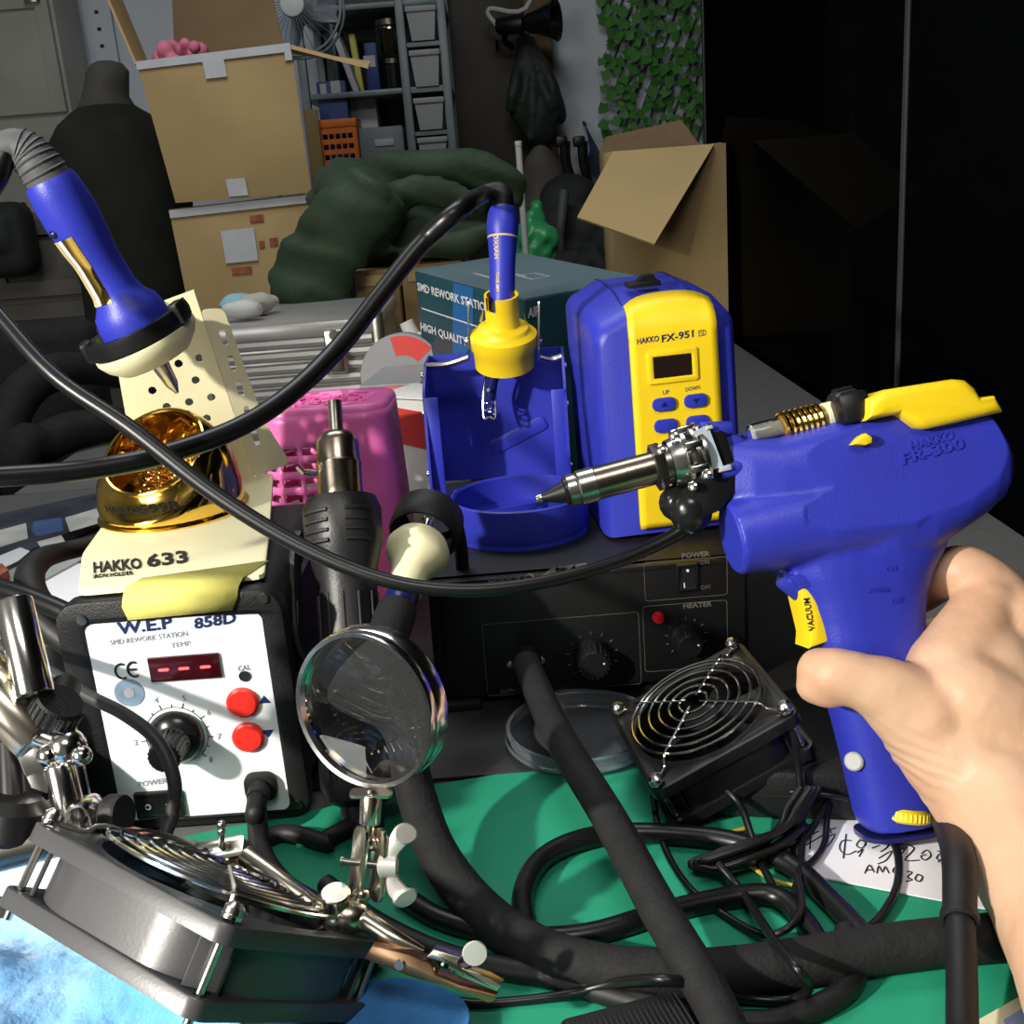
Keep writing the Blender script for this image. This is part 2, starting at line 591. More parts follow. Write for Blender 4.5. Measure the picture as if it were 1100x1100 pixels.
# ------------------------------------------------------------------ the setting
FZ, CZ = -0.75, 1.75
XL, XR, YB, YF, XG, YG = -2.3, 1.4, 3.45, -1.7, 0.41, 2.13
struct('floor', B().box(((XL + XR) / 2, (YB + YF) / 2, FZ - .05), (XR - XL + .4, YB - YF + .4, .1)), 'floor_tile')
struct('ceiling', B().box(((XL + XR) / 2, (YB + YF) / 2, CZ + .05), (XR - XL + .4, YB - YF + .4, .1)), 'ceiling_paint')
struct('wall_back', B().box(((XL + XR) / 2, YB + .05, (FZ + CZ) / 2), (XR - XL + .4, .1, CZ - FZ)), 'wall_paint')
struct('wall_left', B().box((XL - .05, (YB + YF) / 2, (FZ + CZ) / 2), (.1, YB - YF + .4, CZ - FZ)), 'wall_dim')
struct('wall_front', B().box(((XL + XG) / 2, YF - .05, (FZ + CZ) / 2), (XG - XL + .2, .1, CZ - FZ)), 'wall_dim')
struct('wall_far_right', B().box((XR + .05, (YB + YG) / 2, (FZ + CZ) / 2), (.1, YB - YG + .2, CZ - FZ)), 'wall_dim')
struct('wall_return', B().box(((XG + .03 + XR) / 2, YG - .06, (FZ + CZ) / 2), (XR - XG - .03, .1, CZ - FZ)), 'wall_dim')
# the black glass partition on the right, two panes with a metal strip over their joint
YJ = 1.12
w = struct('wall_right', B().box((XG + .006, (YG + YJ) / 2 + .001, (FZ + CZ) / 2), (.012, YG - YJ - .002, CZ - FZ)), 'dark_glass')
put('glass_pane', B().box((XG + .006, (YJ + YF) / 2 - .001, (FZ + CZ) / 2), (.012, YJ - YF - .002, CZ - FZ)), 'dark_glass', w)
struct('trim_1', B().box((XG - .0015, YJ, (FZ + CZ) / 2), (.003, .010, CZ - FZ), bev=.001), 'seam_metal')
struct('trim_2', B().box((XG + .008, YG + .006, (FZ + CZ) / 2), (.022, .012, CZ - FZ), bev=.002), 'black_satin')

# dark wooden door in the back wall
M = loc(-.025, YB, FZ)
d = B().box((0, -.02, 1.0), (.34, .035, 2.0), bev=.004)
dr = struct('door_1', B().add([M @ p for p in d.v], d.f), 'wood_dark')
h = B().cyl((-.1, -.04, 1.03), (-.1, -.085, 1.03), .012).tube([(-.1, -.08, 1.03), (-.06, -.085, 1.03), (.005, -.083, 1.03)], .008)
put('door_handle', B().add([M @ p for p in h.v], h.f), 'nickel', dr)
jm = B().box((.205, -.03, 1.02), (.075, .07, 2.04), bev=.006).box((-.205, -.03, 1.02), (.075, .07, 2.04), bev=.006)
put('door_frame', B().add([M @ p for p in jm.v], jm.f), 'cardboard_dark', dr)

# ------------------------------------------------------------------ tables
def table(name, label, x0, x1, y0, y1, m, legs):
    t = thing(name, label, 'table', loc((x0 + x1) / 2, (y0 + y1) / 2, FZ))
    put('tabletop', B().box(((x0 + x1) / 2, (y0 + y1) / 2, -.0155), (x1 - x0, y1 - y0, .029), bev=.003), m, t, world=True)
    for (lx, ly) in legs:
        put('leg', B().box((lx, ly, (FZ - .03) / 2), (.04, .04, -FZ - .03), bev=.003), 'shelf_metal', t, world=True)
    return t
table('workbench', 'grey laminate workbench under the soldering tools and green mat', -.98, .402, .10, 1.20, 'table_grey', [(-.94, .14), (.36, .14), (-.94, 1.16), (.36, 1.16)])
table('back_table', 'grey table behind the workbench carrying cartons and an aluminium case', -.56, .402, 1.204, 2.25, 'table_grey', [(-.52, 1.25), (.36, 1.25), (-.52, 2.2), (.36, 2.2)])
single('black_board', B().box((.02, .66, .0012), (.40, .30, .0020), bev=.0006), 'table_black', 'thin black board on the bench under the black desoldering station', 'board')

# ------------------------------------------------------------------ cartons of the background
def quadbox(F, back, name, m, parent):
    """body of a carton: front face corners F (tl, tr, br, bl), closed or open towards the back vector"""
    b = B()
    t = .004
    Fb = [p + back for p in F]
    b.add(F + Fb, [(0, 1, 2, 3), (7, 6, 5, 4), (0, 3, 7, 4), (1, 5, 6, 2), (3, 2, 6, 7)])
    o = put(name, b, m, parent, world=True)
    return solid(o, t)
def flap(pts, parent, m='cardboard', t=.004, name='flap'):
    pts = [V(p) for p in pts]
    n = (pts[1] - pts[0]).cross(pts[-1] - pts[0]).normalized() * t
    k = len(pts)
    b = B().add(pts + [p + n for p in pts], [tuple(range(k))[::-1], tuple(range(k, 2 * k))] + [(i, (i + 1) % k, (i + 1) % k + k, i + k) for i in range(k)])
    return put(name, b, m, parent, world=True)
def patch(face, u0, v0, u1, v1, name, m, parent, off=.002):
    """a flat sticker on the quad face (tl, tr, br, bl) between the fractions u, v"""
    tl, tr, br, bl = face
    def q(u, v):
        return (tl.lerp(tr, u)).lerp(bl.lerp(br, u), v)
    n = (tr - tl).cross(bl - tl).normalized()
    if n.y > 0:
        n = -n
    pts = [q(u0, v0), q(u1, v0), q(u1, v1), q(u0, v1)]
    k = 4
    b = B().add([p + n * off for p in pts] + [p + n * (off + .001) for p in pts], [(0, 1, 2, 3), (7, 6, 5, 4)] + [(i, (i + 1) % 4, (i + 1) % 4 + 4, i + 4) for i in range(4)])
    return put(name, b, m, parent, world=True)

y0 = 1.93
lo = [aty(182, 228, y0), aty(332, 211, y0), aty(344, 300, y0), aty(205, 318, y0)]
lo[2].z = lo[3].z = .002
lo[2].x, lo[3].x = lo[1].x - .005, lo[0].x + .012
t = thing('sealed_carton', 'brown carton with a grey label, lower of the stacked pair', 'carton', loc(lo[3].x, y0, 0), 'stacked cartons at the back left')
o = quadbox(lo, V((-.055, .30, 0)), 'box_body', 'cardboard', t)
flap([lo[0], lo[1], lo[1] + V((-.055, .29, 0)), lo[0] + V((-.055, .29, 0))], t, name='lid')
patch(lo, .34, .14, .58, .33, 'label', 'label_paper', t)
patch(lo, .0, -.01, 1.0, .035, 'tape', 'label_paper', t, .0015)
patch(lo, .56, .07, .66, .11, 'print', 'print_red', t, .0008)
patch(lo, .60, .22, .64, .26, 'print', 'print_red', t, .0008)
patch(lo, .68, .21, .74, .255, 'print', 'print_red', t, .0008)
patch(lo, .37, .36, .52, .40, 'print', 'print_red', t, .0008)

y1 = y0 - .01
zt = max(lo[0].z, lo[1].z) + .006
up_ = [aty(147, 68, y1), aty(312, 48, y1), aty(335, 208, y1), aty(190, 226, y1)]
up_[2].z = up_[3].z = zt
t = thing('open_carton', 'tall open brown carton with its flaps up, upper of the stacked pair', 'carton', loc(up_[3].x, y1, zt), 'stacked cartons at the back left')
bk = V((-.055, .30, .0))
quadbox(up_, bk, 'box_body', 'cardboard', t)
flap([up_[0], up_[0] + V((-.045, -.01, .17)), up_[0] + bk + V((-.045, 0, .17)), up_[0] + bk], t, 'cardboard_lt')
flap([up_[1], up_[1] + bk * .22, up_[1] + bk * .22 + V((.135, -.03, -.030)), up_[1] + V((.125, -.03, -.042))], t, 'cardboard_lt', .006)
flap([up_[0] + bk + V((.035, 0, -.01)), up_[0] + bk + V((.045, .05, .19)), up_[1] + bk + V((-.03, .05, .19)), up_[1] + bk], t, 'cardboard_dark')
patch(up_, -.005, -.012, 1.0, .045, 'tape', 'label_paper', t, .0015)
patch(up_, .42, .02, .56, .16, 'tape', 'label_paper', t)
patch(up_, .40, .86, .54, .985, 'tape', 'label_paper', t)
patch(up_, .955, .0, 1.0, .10, 'tape', 'label_paper', t)
b = B()
pc = up_[0] + V((.055, .06, .02))
for i in range(46):
    b.sph(pc + V((random.uniform(-.045, .035), random.uniform(-.03, .06), random.uniform(-.06, .012))), random.uniform(.009, .016), seg=10, rings=7)
b.cyl(pc + V((0, .03, -.04)), (pc.x, pc.y + .03, zt + .006), .03, .04)
t = single('plush_bundle', B(), 'pinkish', 'pink fluffy bundle showing at the left rim of the open carton', 'bundle', org=(pc.x, pc.y, zt + .006)) if False else None
me = remesh(b, .0035, 3)
o = put('pink_bundle', me, 'pinkish')
o['label'], o['category'] = 'pink fluffy bundle showing over the rim of the tall open carton', 'bundle'

# right carton with the flap bent towards the viewer
yc = 1.90
cf = [aty(656, 172, yc), aty(760, 176, yc), aty(772, 330, yc), aty(650, 318, yc)]
cf[1].x = cf[2].x = .398
cf[3].x = cf[0].x + .004
cf[0].z = cf[1].z = .325
cf[2].z = cf[3].z = .002
t = thing('flapped_carton', 'open brown carton with its front flap hanging out, beside the black glass', 'carton', loc(cf[3].x, yc, 0))
bk = V((0, .19, 0))
quadbox(cf, bk, 'box_body', 'cardboard', t)
f0, f1 = cf[0] + V((.004, -.004, 0)), cf[1] + V((-.02, -.004, 0))
p2_ = aty(703, 262, yc - .15)
pn_ = (f1 - f0).cross(p2_ - f1)
rd_ = ray(620, 233)
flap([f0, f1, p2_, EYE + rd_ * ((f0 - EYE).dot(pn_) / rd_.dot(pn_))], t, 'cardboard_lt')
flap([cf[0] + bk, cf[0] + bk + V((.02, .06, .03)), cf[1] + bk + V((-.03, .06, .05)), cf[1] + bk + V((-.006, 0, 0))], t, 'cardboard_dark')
flap([cf[1] + V((-.005, .0, 0)), cf[1] + bk + V((-.005, 0, 0)), cf[1] + bk + V((-.045, 0, -.10)), cf[1] + V((-.04, .01, -.10))], t, 'cardboard')

# two small brown cartons under the jacket
for i, (xa, xb, ya, zb) in enumerate(((-.198, -.137, 1.60, .182), (-.131, -.045, 1.60, .184))):
    F = [V((xa, ya, zb)), V((xb, ya, zb)), V((xb, ya, .002)), V((xa, ya, .002))]
    t = thing('small_carton', ['small plain brown carton under the green jacket, beside the aluminium case', 'small plain brown carton under the green jacket, behind the teal box'][i], 'carton', loc((xa + xb) / 2, ya, 0), 'small cartons under the jacket')
    quadbox(F, V((0, .3, 0)), 'box_body', 'cardboard', t)
    flap([F[0], F[1], F[1] + V((0, .29, 0)), F[0] + V((0, .29, 0))], t, 'cardboard', name='lid')
    patch(F, .1, .02, .9, .10, 'tape', 'cardboard_lt', t)

# ------------------------------------------------------------------ green jacket heaped over the cartons
b = B()
def blob(px, py, y, rx, ry, rz, tilt=0):
    c = aty(px, py, y)
    b.sph((0, 0, 0), 1, Matrix.Translation(c) @ Matrix.Rotation(tilt, 4, 'Y') @ Matrix.Diagonal((rx, ry, rz, 1)), 24, 16)
blob(425, 240, 1.74, .13, .12, .075, .05)
blob(480, 215, 1.78, .11, .11, .055, .1)
blob(385, 230, 1.72, .07, .10, .085, -.3)
blob(460, 255, 1.68, .11, .06, .028, .06)
def fold(pts, r, y):
    b.tube([aty(x, q, yy) for (x, q, yy) in ([(p[0], p[1], y + (p[2] if len(p) > 2 else 0)) for p in pts])], r, 10, flat=(1, .62))
fold([(392, 278), (388, 250), (400, 205), (440, 182), (500, 183), (545, 198), (556, 222)], [.035, .04, .036, .03, .03, .03, .02], 1.66)
fold([(405, 272), (408, 245), (430, 212), (475, 208), (525, 225)], [.02, .026, .024, .022, .014], 1.60)
fold([(330, 332), (345, 290), (375, 240), (410, 200)], [.050, .050, .050, .042], 1.56)
fold([(303, 310), (330, 265), (372, 215)], [.03, .035, .03], 1.57)
fold([(425, 276), (455, 270), (500, 262), (535, 245)], [.018, .02, .018, .015], 1.58)
me = remesh(b, .008, 5)
displace(me, lambda p, n: p + n * (noise.noise(V((p.x * 9 + p.z * 14, p.y * 8, p.z * 9 - p.x * 12))) * .006 - abs(noise.noise(V(((p.z + .5 * p.x) * 30, p.y * 8, (p.x - .5 * p.z) * 5)))) * .018 + .005))
jk = put('green_jacket', me, 'jacket')
jk['label'], jk['category'] = 'dark green quilted jacket heaped over brown cartons, sleeve over the case', 'jacket'

# ------------------------------------------------------------------ aluminium case and the bits on it
M = loc(-.243, 1.30, 0)
t = thing('aluminium_case', 'silver ribbed aluminium tool case lying behind the pink basket', 'case', M)
W_, H_, D_ = .205, .150, .25
b = B().box((0, D_ / 2, H_ / 2), (W_, D_ - .012, H_), bev=.005)
for i in range(9):
    z = .012 + i * .0147
    b.tube([(-W_ / 2 + .008, .004, z), (W_ / 2 - .008, .004, z)], .0062, 8, res=2)
put('case_body', b, 'aluminium', t)
put('case_lid', B().box((0, D_ / 2, H_ - .006), (W_ + .006, D_ + .002, .020), bev=.006), 'aluminium', t)
for x in (-W_ / 2, W_ / 2):
    put('corner_guard', B().box((x, .002, H_ / 2 + .004), (.014, .016, H_ + .014), bev=.004), 'steel_dark', t)
la = put('latch', B().box((.052, -.006, .118), (.026, .010, .052), bev=.003), 'silver', t)
put('latch_clip', B().box((.052, -.0115, .108), (.016, .004, .026), bev=.0015).cyl((.052, -.010, .138), (.052, -.014, .138), .006, seg=12), 'steel_dark', la)
def rag(name, c, sx, sy, sz, m, label, seed):
    b = B().sph((0, 0, 0), 1, Matrix.Translation((c[0], c[1], c[2] + sz)) @ Matrix.Diagonal((sx, sy, sz, 1)), 20, 12)
    for i, p in enumerate(b.v):
        n = noise.noise(V((p.x * 60 + seed, p.y * 60, p.z * 60))) * .25
        q = V(c) + V((0, 0, sz))
        b.v[i] = q + (p - q) * (1 + n)
        b.v[i].z = max(b.v[i].z, c[2])
    single(name, b, m, label, 'cloth')
rag('folded_rag', aty(258, 328, 1.45) * 1 + V((0, 0, 0)), .024, .03, .012, 'soft_blue', 'pale blue crumpled rag lying on the aluminium case', 1)
rag('folded_rag', aty(277, 334, 1.42), .026, .03, .013, 'soft_beige', 'beige crumpled rag lying on the aluminium case', 5)
rag('folded_rag', aty(262, 347, 1.36), .024, .02, .012, 'box_white', 'whitish crumpled rag at the front edge of the aluminium case', 9)
for o in [o for o in COL.objects if o.name.startswith('folded_rag')]:
    o.location.z = H_ + .0055

# ------------------------------------------------------------------ dress form in a dark top
y = 2.37
t = thing('dress_form', 'headless dress form in a dark top left of the stacked cartons', 'mannequin', loc(aty(125, 300, y).x, y, FZ))
def ringrow(py, l, r, depth, yy=y):
    a, c = aty(l, py, yy), aty(r, py, yy)
    m_, h_ = (a + c) / 2, (c - a).length / 2
    return [V((m_.x + h_ * math.cos(q) , yy + depth * math.sin(q), m_.z)) for q in [2 * PI * i / 28 for i in range(28)]]
rows = [(112, 88, 140, .05), (120, 76, 152, .065), (132, 62, 172, .08), (150, 53, 192, .095), (175, 50, 202, .10), (210, 56, 206, .105), (250, 70, 208, .10), (300, 88, 212, .09), (350, 95, 196, .09), (410, 98, 180, .08)]
put('top_garment', B().loft([ringrow(*r_) for r_ in rows]), 'mannequin_cloth', t, world=True, ang=80)
rows = [(66, 104, 122, .02), (69, 98, 131, .035), (78, 93, 138, .045), (92, 91, 138, .047), (105, 88, 138, .05), (118, 82, 146, .055)]
put('neck', B().loft([ringrow(*r_) for r_ in rows]), 'mannequin_skin', t, world=True, ang=80)
x = aty(150, 400, y).x
put('stand', B().cyl((x, y, FZ + .02), (x, y, .0), .018).lathe([(0, 0), (.16, 0), (.16, .012), (.03, .03), (0, .03)], Matrix.Translation((x, y, FZ))), 'black_satin', t, world=True)

# ------------------------------------------------------------------ cabinets at the back left
def cabinet(name, label, x0, x1, y, z0, z1, depth, m, doors, handle=True):
    t = thing(name, label, 'cabinet', loc((x0 + x1) / 2, y + depth / 2, FZ))
    put('carcass', B().box(((x0 + x1) / 2, y + depth / 2, (z0 + z1) / 2), (x1 - x0, depth, z1 - z0), bev=.006), m, t, world=True)
    for (a, c, za, zb) in doors:
        fr = B().prism([(a, za), (c, za), (c, zb), (a, zb)], 0, .018, Matrix.Translation((0, y, 0)) @ FRONT, holes=[[(a + .035, za + .035), (c - .035, za + .035), (c - .035, zb - .035), (a + .035, zb - .035)]])
        d_ = put('door', fr, m, t, world=True)
        put('door_panel', B().box(((a + c) / 2, y - .003, (za + zb) / 2), (c - a - .06, .006, zb - za - .06), bev=.002), m, d_, world=True)
        if handle:
            put('handle', B().tube([(c - .05, y - .018, zb - .02), (c - .05, y - .034, zb - .022), (c - .02, y - .034, zb - .022), (c - .02, y - .018, zb - .02)], .004, 6, res=3), 'steel_dark', d_, world=True)
    return t
cabinet('tall_cabinet', 'tall pale grey cabinet with panelled doors in the back left corner', -1.80, -1.115, 3.22, FZ + .0, 1.45, .20, 'cabinet_grey', [(-1.44, -1.125, .555, .852), (-1.44, -1.125, .862, 1.42), (-1.79, -1.45, .555, 1.42), (-1.44, -1.125, FZ + .1, .50), (-1.79, -1.45, FZ + .1, .50)])
cabinet('low_cabinet', 'low grey brown cabinet behind the office chair', -1.50, -.80, 2.58, FZ, .30, .3, 'cabinet_lower', [(-1.14, -.82, FZ + .06, .10), (-1.49, -1.16, FZ + .06, .10), (-1.49, -1.16, .115, .285), (-1.14, -.82, .115, .285)])
b = B()
c = aty(5, 258, 2.50)
b.box((c.x, 2.50, c.z), (.13, .1, .16), bev=.03).box((c.x - .01, 2.47, c.z + .02), (.1, .08, .10), bev=.03)
me = remesh(b, .008, 6)
o = put('black_bag', me, 'dark_bag')
o['label'], o['category'] = 'small black bag hanging on the low grey cabinet', 'bag'
put('bag_strap', B().tube([(c.x - .05, 2.52, c.z + .07), (c.x - .03, 2.53, .31), (c.x, 2.60, .312), (c.x + .03, 2.53, .31), (c.x + .05, 2.52, c.z + .07)], .008, 6), 'dark_bag', o)

# slotted rail on the back wall
t = thing('slotted_rail', 'white slotted rail on the back wall above the dress form', 'rail', loc(aty(104, 20, 3.43).x, 3.445, .5))
x = aty(104, 20, 3.43).x
hol = [[(x - .006, .6 + .045 * i), (x + .006, .6 + .045 * i), (x + .006, .61 + .045 * i), (x - .006, .61 + .045 * i)] for i in range(8)]
put('rail', B().prism([(x - .04, .52), (x + .04, .52), (x + .04, 1.1), (x - .04, 1.1)], .004, .010, Matrix.Translation((0, 3.445, 0)) @ FRONT, holes=hol), 'wall_paint', t, world=True)
put('backing', B().box((x, 3.442, .81), (.08, .004, .58)), 'black_satin', t, world=True)

# ------------------------------------------------------------------ house fan behind the open carton
c = aty(318, 8, 2.55)
t = thing('pedestal_fan', 'white pedestal fan half hidden behind the tall open carton', 'fan', loc(c.x, c.y, FZ))
G_ = B()
rr = .098
for y_, k in ((-.03, 1), (.03, 1)):
    G_.tube([c + V((rr * math.cos(a), y_, rr * math.sin(a))) for a in [2 * PI * i / 32 for i in range(32)]], .003, 6, closed=True, res=1)
for i in range(36):
    a = 2 * PI * i / 36
    G_.tube([c + V((.02 * math.cos(a), -.05, .02 * math.sin(a))), c + V((.06 * math.cos(a), -.048, .06 * math.sin(a))), c + V((rr * math.cos(a), -.03, rr * math.sin(a)))], .0007, 4, res=2)
put('guard', G_, 'bin_grey', t, world=True)
bl = B()
for i in range(3):
    a = 2 * PI * i / 3
    u, v_ = V((math.cos(a), 0, math.sin(a))), V((-math.sin(a), 0, math.cos(a)))
    bl.loft([[c + u * r_ + v_ * (w_ * s) + V((0, yy * s, 0)) + V((0, th, 0)) for (s, th) in ((-1, 0), (1, 0), (1, .002), (-1, .002))] for (r_, w_, yy) in ((.015, .012, .004), (.05, .034, .012), (.085, .036, .012))])
put('blades', bl, 'clear', t, world=True)
put('hub', B().cyl(c + V((0, -.055, 0)), c + V((0, .09, 0)), .026, bev=.006), 'white_plastic', t, world=True)
put('stand', B().tube([(c.x, c.y + .07, c.z), (c.x - .04, c.y + .07, c.z - .09), (c.x - .10, c.y + .07, c.z - .20), (c.x - .11, c.y + .07, c.z - .4), (c.x - .11, c.y + .07, FZ + .02)], .014, 12).lathe([(0, 0), (.15, 0), (.14, .02), (.02, .04), (0, .04)], Matrix.Translation((c.x - .11, c.y + .07, FZ))), 'white_plastic', t, world=True)

# ------------------------------------------------------------------ metal shelf and what stands on it
SY = 3.02
xs = [aty(328, 98, SY).x, aty(437, 98, SY).x, aty(481, 98, SY).x]
zs = [aty(385, 170, SY).z - .18, aty(385, 166, SY).z - .015, aty(390, 98, SY).z, aty(390, 4, SY).z, 1.2]
t = thing('metal_shelf', 'grey metal shelf rack between the cartons and the dark door', 'shelf', loc(xs[1], SY + .2, FZ))
for x in xs:
    for yy in (SY, SY + .36):
        put('post', B().box((x, yy, (FZ + 1.25) / 2), (.022, .022, 1.25 - FZ), bev=.002), 'shelf_metal', t, world=True)
for z in zs + [FZ + .1, FZ + .4]:
    put('shelf_board', B().box(((xs[0] + xs[2]) / 2, SY + .18, z - .006), (xs[2] - xs[0] + .02, .37, .014), bev=.002), 'shelf_metal', t, world=True)
put('back_sheet', B().box(((xs[0] + xs[2]) / 2, SY + .375, .3), (xs[2] - xs[0], .006, 1.9)), 'black_satin', t, world=True)
# plastic bins in the narrow bay
lab = ['topmost', 'second from the top', 'third from the top', 'lowest']
for i, (p0, p1) in enumerate(((2, 42), (50, 92), (102, 139), (145, 175))):
    za, zb = aty(460, p1, SY - .03).z, aty(460, p0, SY - .03).z
    xa, xb = xs[1] + .018, xs[2] - .014
    t = thing('storage_bin', 'off-white plastic storage bin in the narrow bay, ' + lab[i] + ' of the column', 'bin', loc((xa + xb) / 2, SY, za), 'bins in the narrow shelf bay')
    k = B().loft([[V((x_, y_, z_)) for (x_, y_) in ((xa + e, SY - .02 + e * .5), (xb - e, SY - .02 + e * .5), (xb - e, SY + .3), (xa + e, SY + .3))] for (z_, e) in ((za, .008), (zb - .018, 0))])
    put('bin_body', k, 'bin_white', t, world=True)
    put('rim', B().box(((xa + xb) / 2, SY + .138, zb - .012), (xb - xa + .006, .33, .014), bev=.003), 'bin_white', t, world=True)
    put('bin_shelf', B().box(((xa + xb) / 2, SY + .15, za - .008), (xb - xa + .012, .32, .010)), 'shelf_metal', t, world=True)
zb = zs[2] + .002
def standup(name, px0, px1, ptop, y, m, label, cat, depth=.15, tilt=0, bev=.004):
    a, c = aty(px0, ptop, y), aty(px1, ptop, y)
    h = a.z - zb
    bx = B().box((0, depth / 2, h / 2), (c.x - a.x, depth, h), bev=bev)
    bx.v = [Matrix.Translation(((a.x + c.x) / 2, y, zb)) @ Matrix.Rotation(tilt, 4, 'Y') @ p for p in bx.v]
    return single(name, bx, m, label, cat)
standup('binder', 352, 358, 25, SY + .03, 'teal_box', 'dark teal binder standing on the middle metal shelf', 'binder', .2)
o = standup('document_folder', 372, 379, 30, SY + .03, 'label_paper', 'pale folder leaning on the middle metal shelf', 'folder', .2, R(-16))
standup('yellow_packet', 378, 385, 36, SY + .09, 'tape_yellow', 'narrow yellow packet on the middle metal shelf', 'packet', .05, R(-4))
o = standup('navy_canister', 390, 404, 46, SY + .03, 'box_navy', 'navy blue box with a white patch on the middle metal shelf', 'box', .06)
a = aty(397, 66, SY + .03)
put('patch', B().box((a.x - o.location.x, -.032, a.z - o.location.z), (.03, .002, .028)), 'label_paper', o)
for i, (p0, p1) in enumerate(((63, 93), (20, 61))):
    za, zc = aty(420, p1, SY + .06).z, aty(420, p0, SY + .06).z
    if i == 0:
        za = zb
        ztop0 = zc
    else:
        za = ztop0 + .004
    x = aty(420, 60, SY + .06).x
    t = thing('glass_jar', ['squat glass jar with steel lid on the middle metal shelf', 'tall clear jar standing on the squat jar'][i], 'jar', loc(x, SY + .08, za))
    h = zc - za
    put('jar_body', B().lathe([(0, 0), (.032, 0), (.036, .005), (.036, h * .8), (.030, h * .86)], None, 24), 'tube_clear' if i else 'black_gloss', t)
    put('lid', B().lathe([(.033, h * .85), (.034, h * .85), (.034, h), (0, h)], None, 24), 'steel_dark', t)
# row under it
zl = zs[1] + .001
x0, x1, = aty(341, 128, SY - .04).x, aty(381, 128, SY - .04).x
t = thing('orange_basket', 'orange slotted plastic basket on the metal shelf', 'basket', loc((x0 + x1) / 2, SY, zl))
zt_ = aty(360, 128, SY - .04).z
zl2 = aty(360, 190, SY - .04).z
w_, h_ = x1 - x0, zt_ - zl2
hol = []
for i in range(5):
    for j in range(4):
        cx, cz = -w_ / 2 + w_ * (.16 + .17 * i), h_ * (.12 + .18 * j)
        hol.append([(cx - w_ * .065, cz), (cx + w_ * .065, cz), (cx + w_ * .065, cz + h_ * .09), (cx - w_ * .065, cz + h_ * .09)])
MB_ = Matrix.Translation(((x0 + x1) / 2, SY - .04, zl2))
bb = B().prism([(-w_ / 2, 0), (w_ / 2, 0), (w_ / 2, h_), (-w_ / 2, h_)], 0, .004, MB_ @ FRONT, holes=hol)
bb.box((-w_ / 2, .1, h_ / 2), (.004, .2, h_), MB_).box((w_ / 2, .1, h_ / 2), (.004, .2, h_), MB_).box((0, .2, h_ / 2), (w_, .004, h_), MB_).box((0, .1, .002), (w_, .2, .004), MB_)
put('basket_body', bb, 'orange', t, world=True)
put('rim', B().box((0, -.002, h_ - .01), (w_ + .008, .012, .02), MB_, bev=.002), 'orange', t, world=True)
bx = B().box(((x0 + x1) / 2 - .01, SY + .06, zl2 + h_ * .5 + .05), (.075, .1, h_ + .09), bev=.003)
o = single('navy_packet', bx, 'box_navy', 'navy and white packet standing in the orange basket', 'packet')
put('patch', B().box((.012, -.051, h_ + .075), (.024, .003, .03)).box((-.02, -.051, h_ + .07), (.016, .003, .03)), 'label_paper', o)
x0, x1 = aty(366, 105, SY + .08).x, aty(399, 105, SY + .08).x
single('white_carton', B().box(((x0 + x1) / 2 + .01, SY + .14, (zl + aty(380, 105, SY + .08).z) / 2), (x1 - x0, .12, aty(380, 105, SY + .08).z - zl), bev=.003), 'label_paper', 'plain white carton on the metal shelf behind the orange basket', 'carton')
x0, x1 = aty(384, 135, SY - .02).x, aty(432, 135, SY - .02).x
za, zc = aty(410, 200, SY - .02).z, aty(410, 136, SY - .02).z
t = thing('grey_drawer_box', 'grey drawer box with a label holder beside the orange basket', 'drawer', loc((x0 + x1) / 2, SY, za))
put('box_body', B().box(((x0 + x1) / 2, SY + .1, (za + zc) / 2), (x1 - x0, .24, zc - za), bev=.004), 'bin_grey', t, world=True)
hh = aty(413, 153, SY - .02)
put('label_holder', B().box((hh.x, SY - .022, hh.z), (.05, .006, .018), bev=.002), 'label_paper', t, world=True)
x0 = aty(335, 140, SY - .08)
single('cardboard_strip', B().box((x0.x, SY - .06, (aty(335, 190, SY - .08).z + aty(335, 117, SY - .08).z) / 2), (.034, .012, aty(335, 117, SY - .08).z - aty(335, 190, SY - .08).z), bev=.002), 'cardboard', 'narrow brown cardboard strip leaning beside the orange basket', 'cardboard')

# ------------------------------------------------------------------ things along the back wall
hy = 3.36
t = thing('hook_rail', 'dark hook rail on the pale back wall holding the green garment', 'rail', loc(aty(548, 50, hy).x, 3.44, aty(548, 50, hy).z))
a = aty(545, 50, 3.42)
put('bar', B().box((a.x + .02, 3.435, a.z), (.13, .02, .024), bev=.003), 'black_satin', t, world=True)
for k in (-.03, .03, .07):
    put('hook', B().tube([(a.x + k, 3.425, a.z), (a.x + k, 3.39, a.z - .004), (a.x + k, 3.375, a.z + .014)], .005, 6), 'black_satin', t, world=True)
b = B()
def gb(px, py, y, rx, ry, rz, tilt=0):
    b.sph((0, 0, 0), 1, Matrix.Translation(aty(px, py, y)) @ Matrix.Rotation(tilt, 4, 'Y') @ Matrix.Diagonal((rx, ry, rz, 1)), 20, 14)
gb(565, 52, 3.33, .030, .03, .05)
gb(570, 75, 3.31, .045, .05, .07)
gb(574, 105, 3.30, .072, .06, .10, .06)
gb(578, 130, 3.30, .058, .06, .075)
gb(560, 90, 3.29, .03, .04, .10, .25)
gb(592, 100, 3.30, .03, .045, .09, -.3)
for k in ((566, 50, 552, 95, 548, 120), (568, 50, 572, 100, 570, 150), (572, 48, 592, 90, 598, 115), (570, 60, 583, 110, 586, 140)):
    b.tube([aty(k[0], k[1], 3.30), aty(k[2], k[3], 3.25), aty(k[4], k[5], 3.26)], [.012, .02, .014], 8)
me = remesh(b, .007, 4)
displace(me, lambda p, n: p + n * (noise.noise(V((p.x * 26, p.y * 20, p.z * 9))) * .010))
o = put('hanging_garment', me, 'garment')
o['label'], o['category'] = 'dark green waterproof garment hanging from the hook rail', 'garment'
c = aty(590, 22, 3.2)
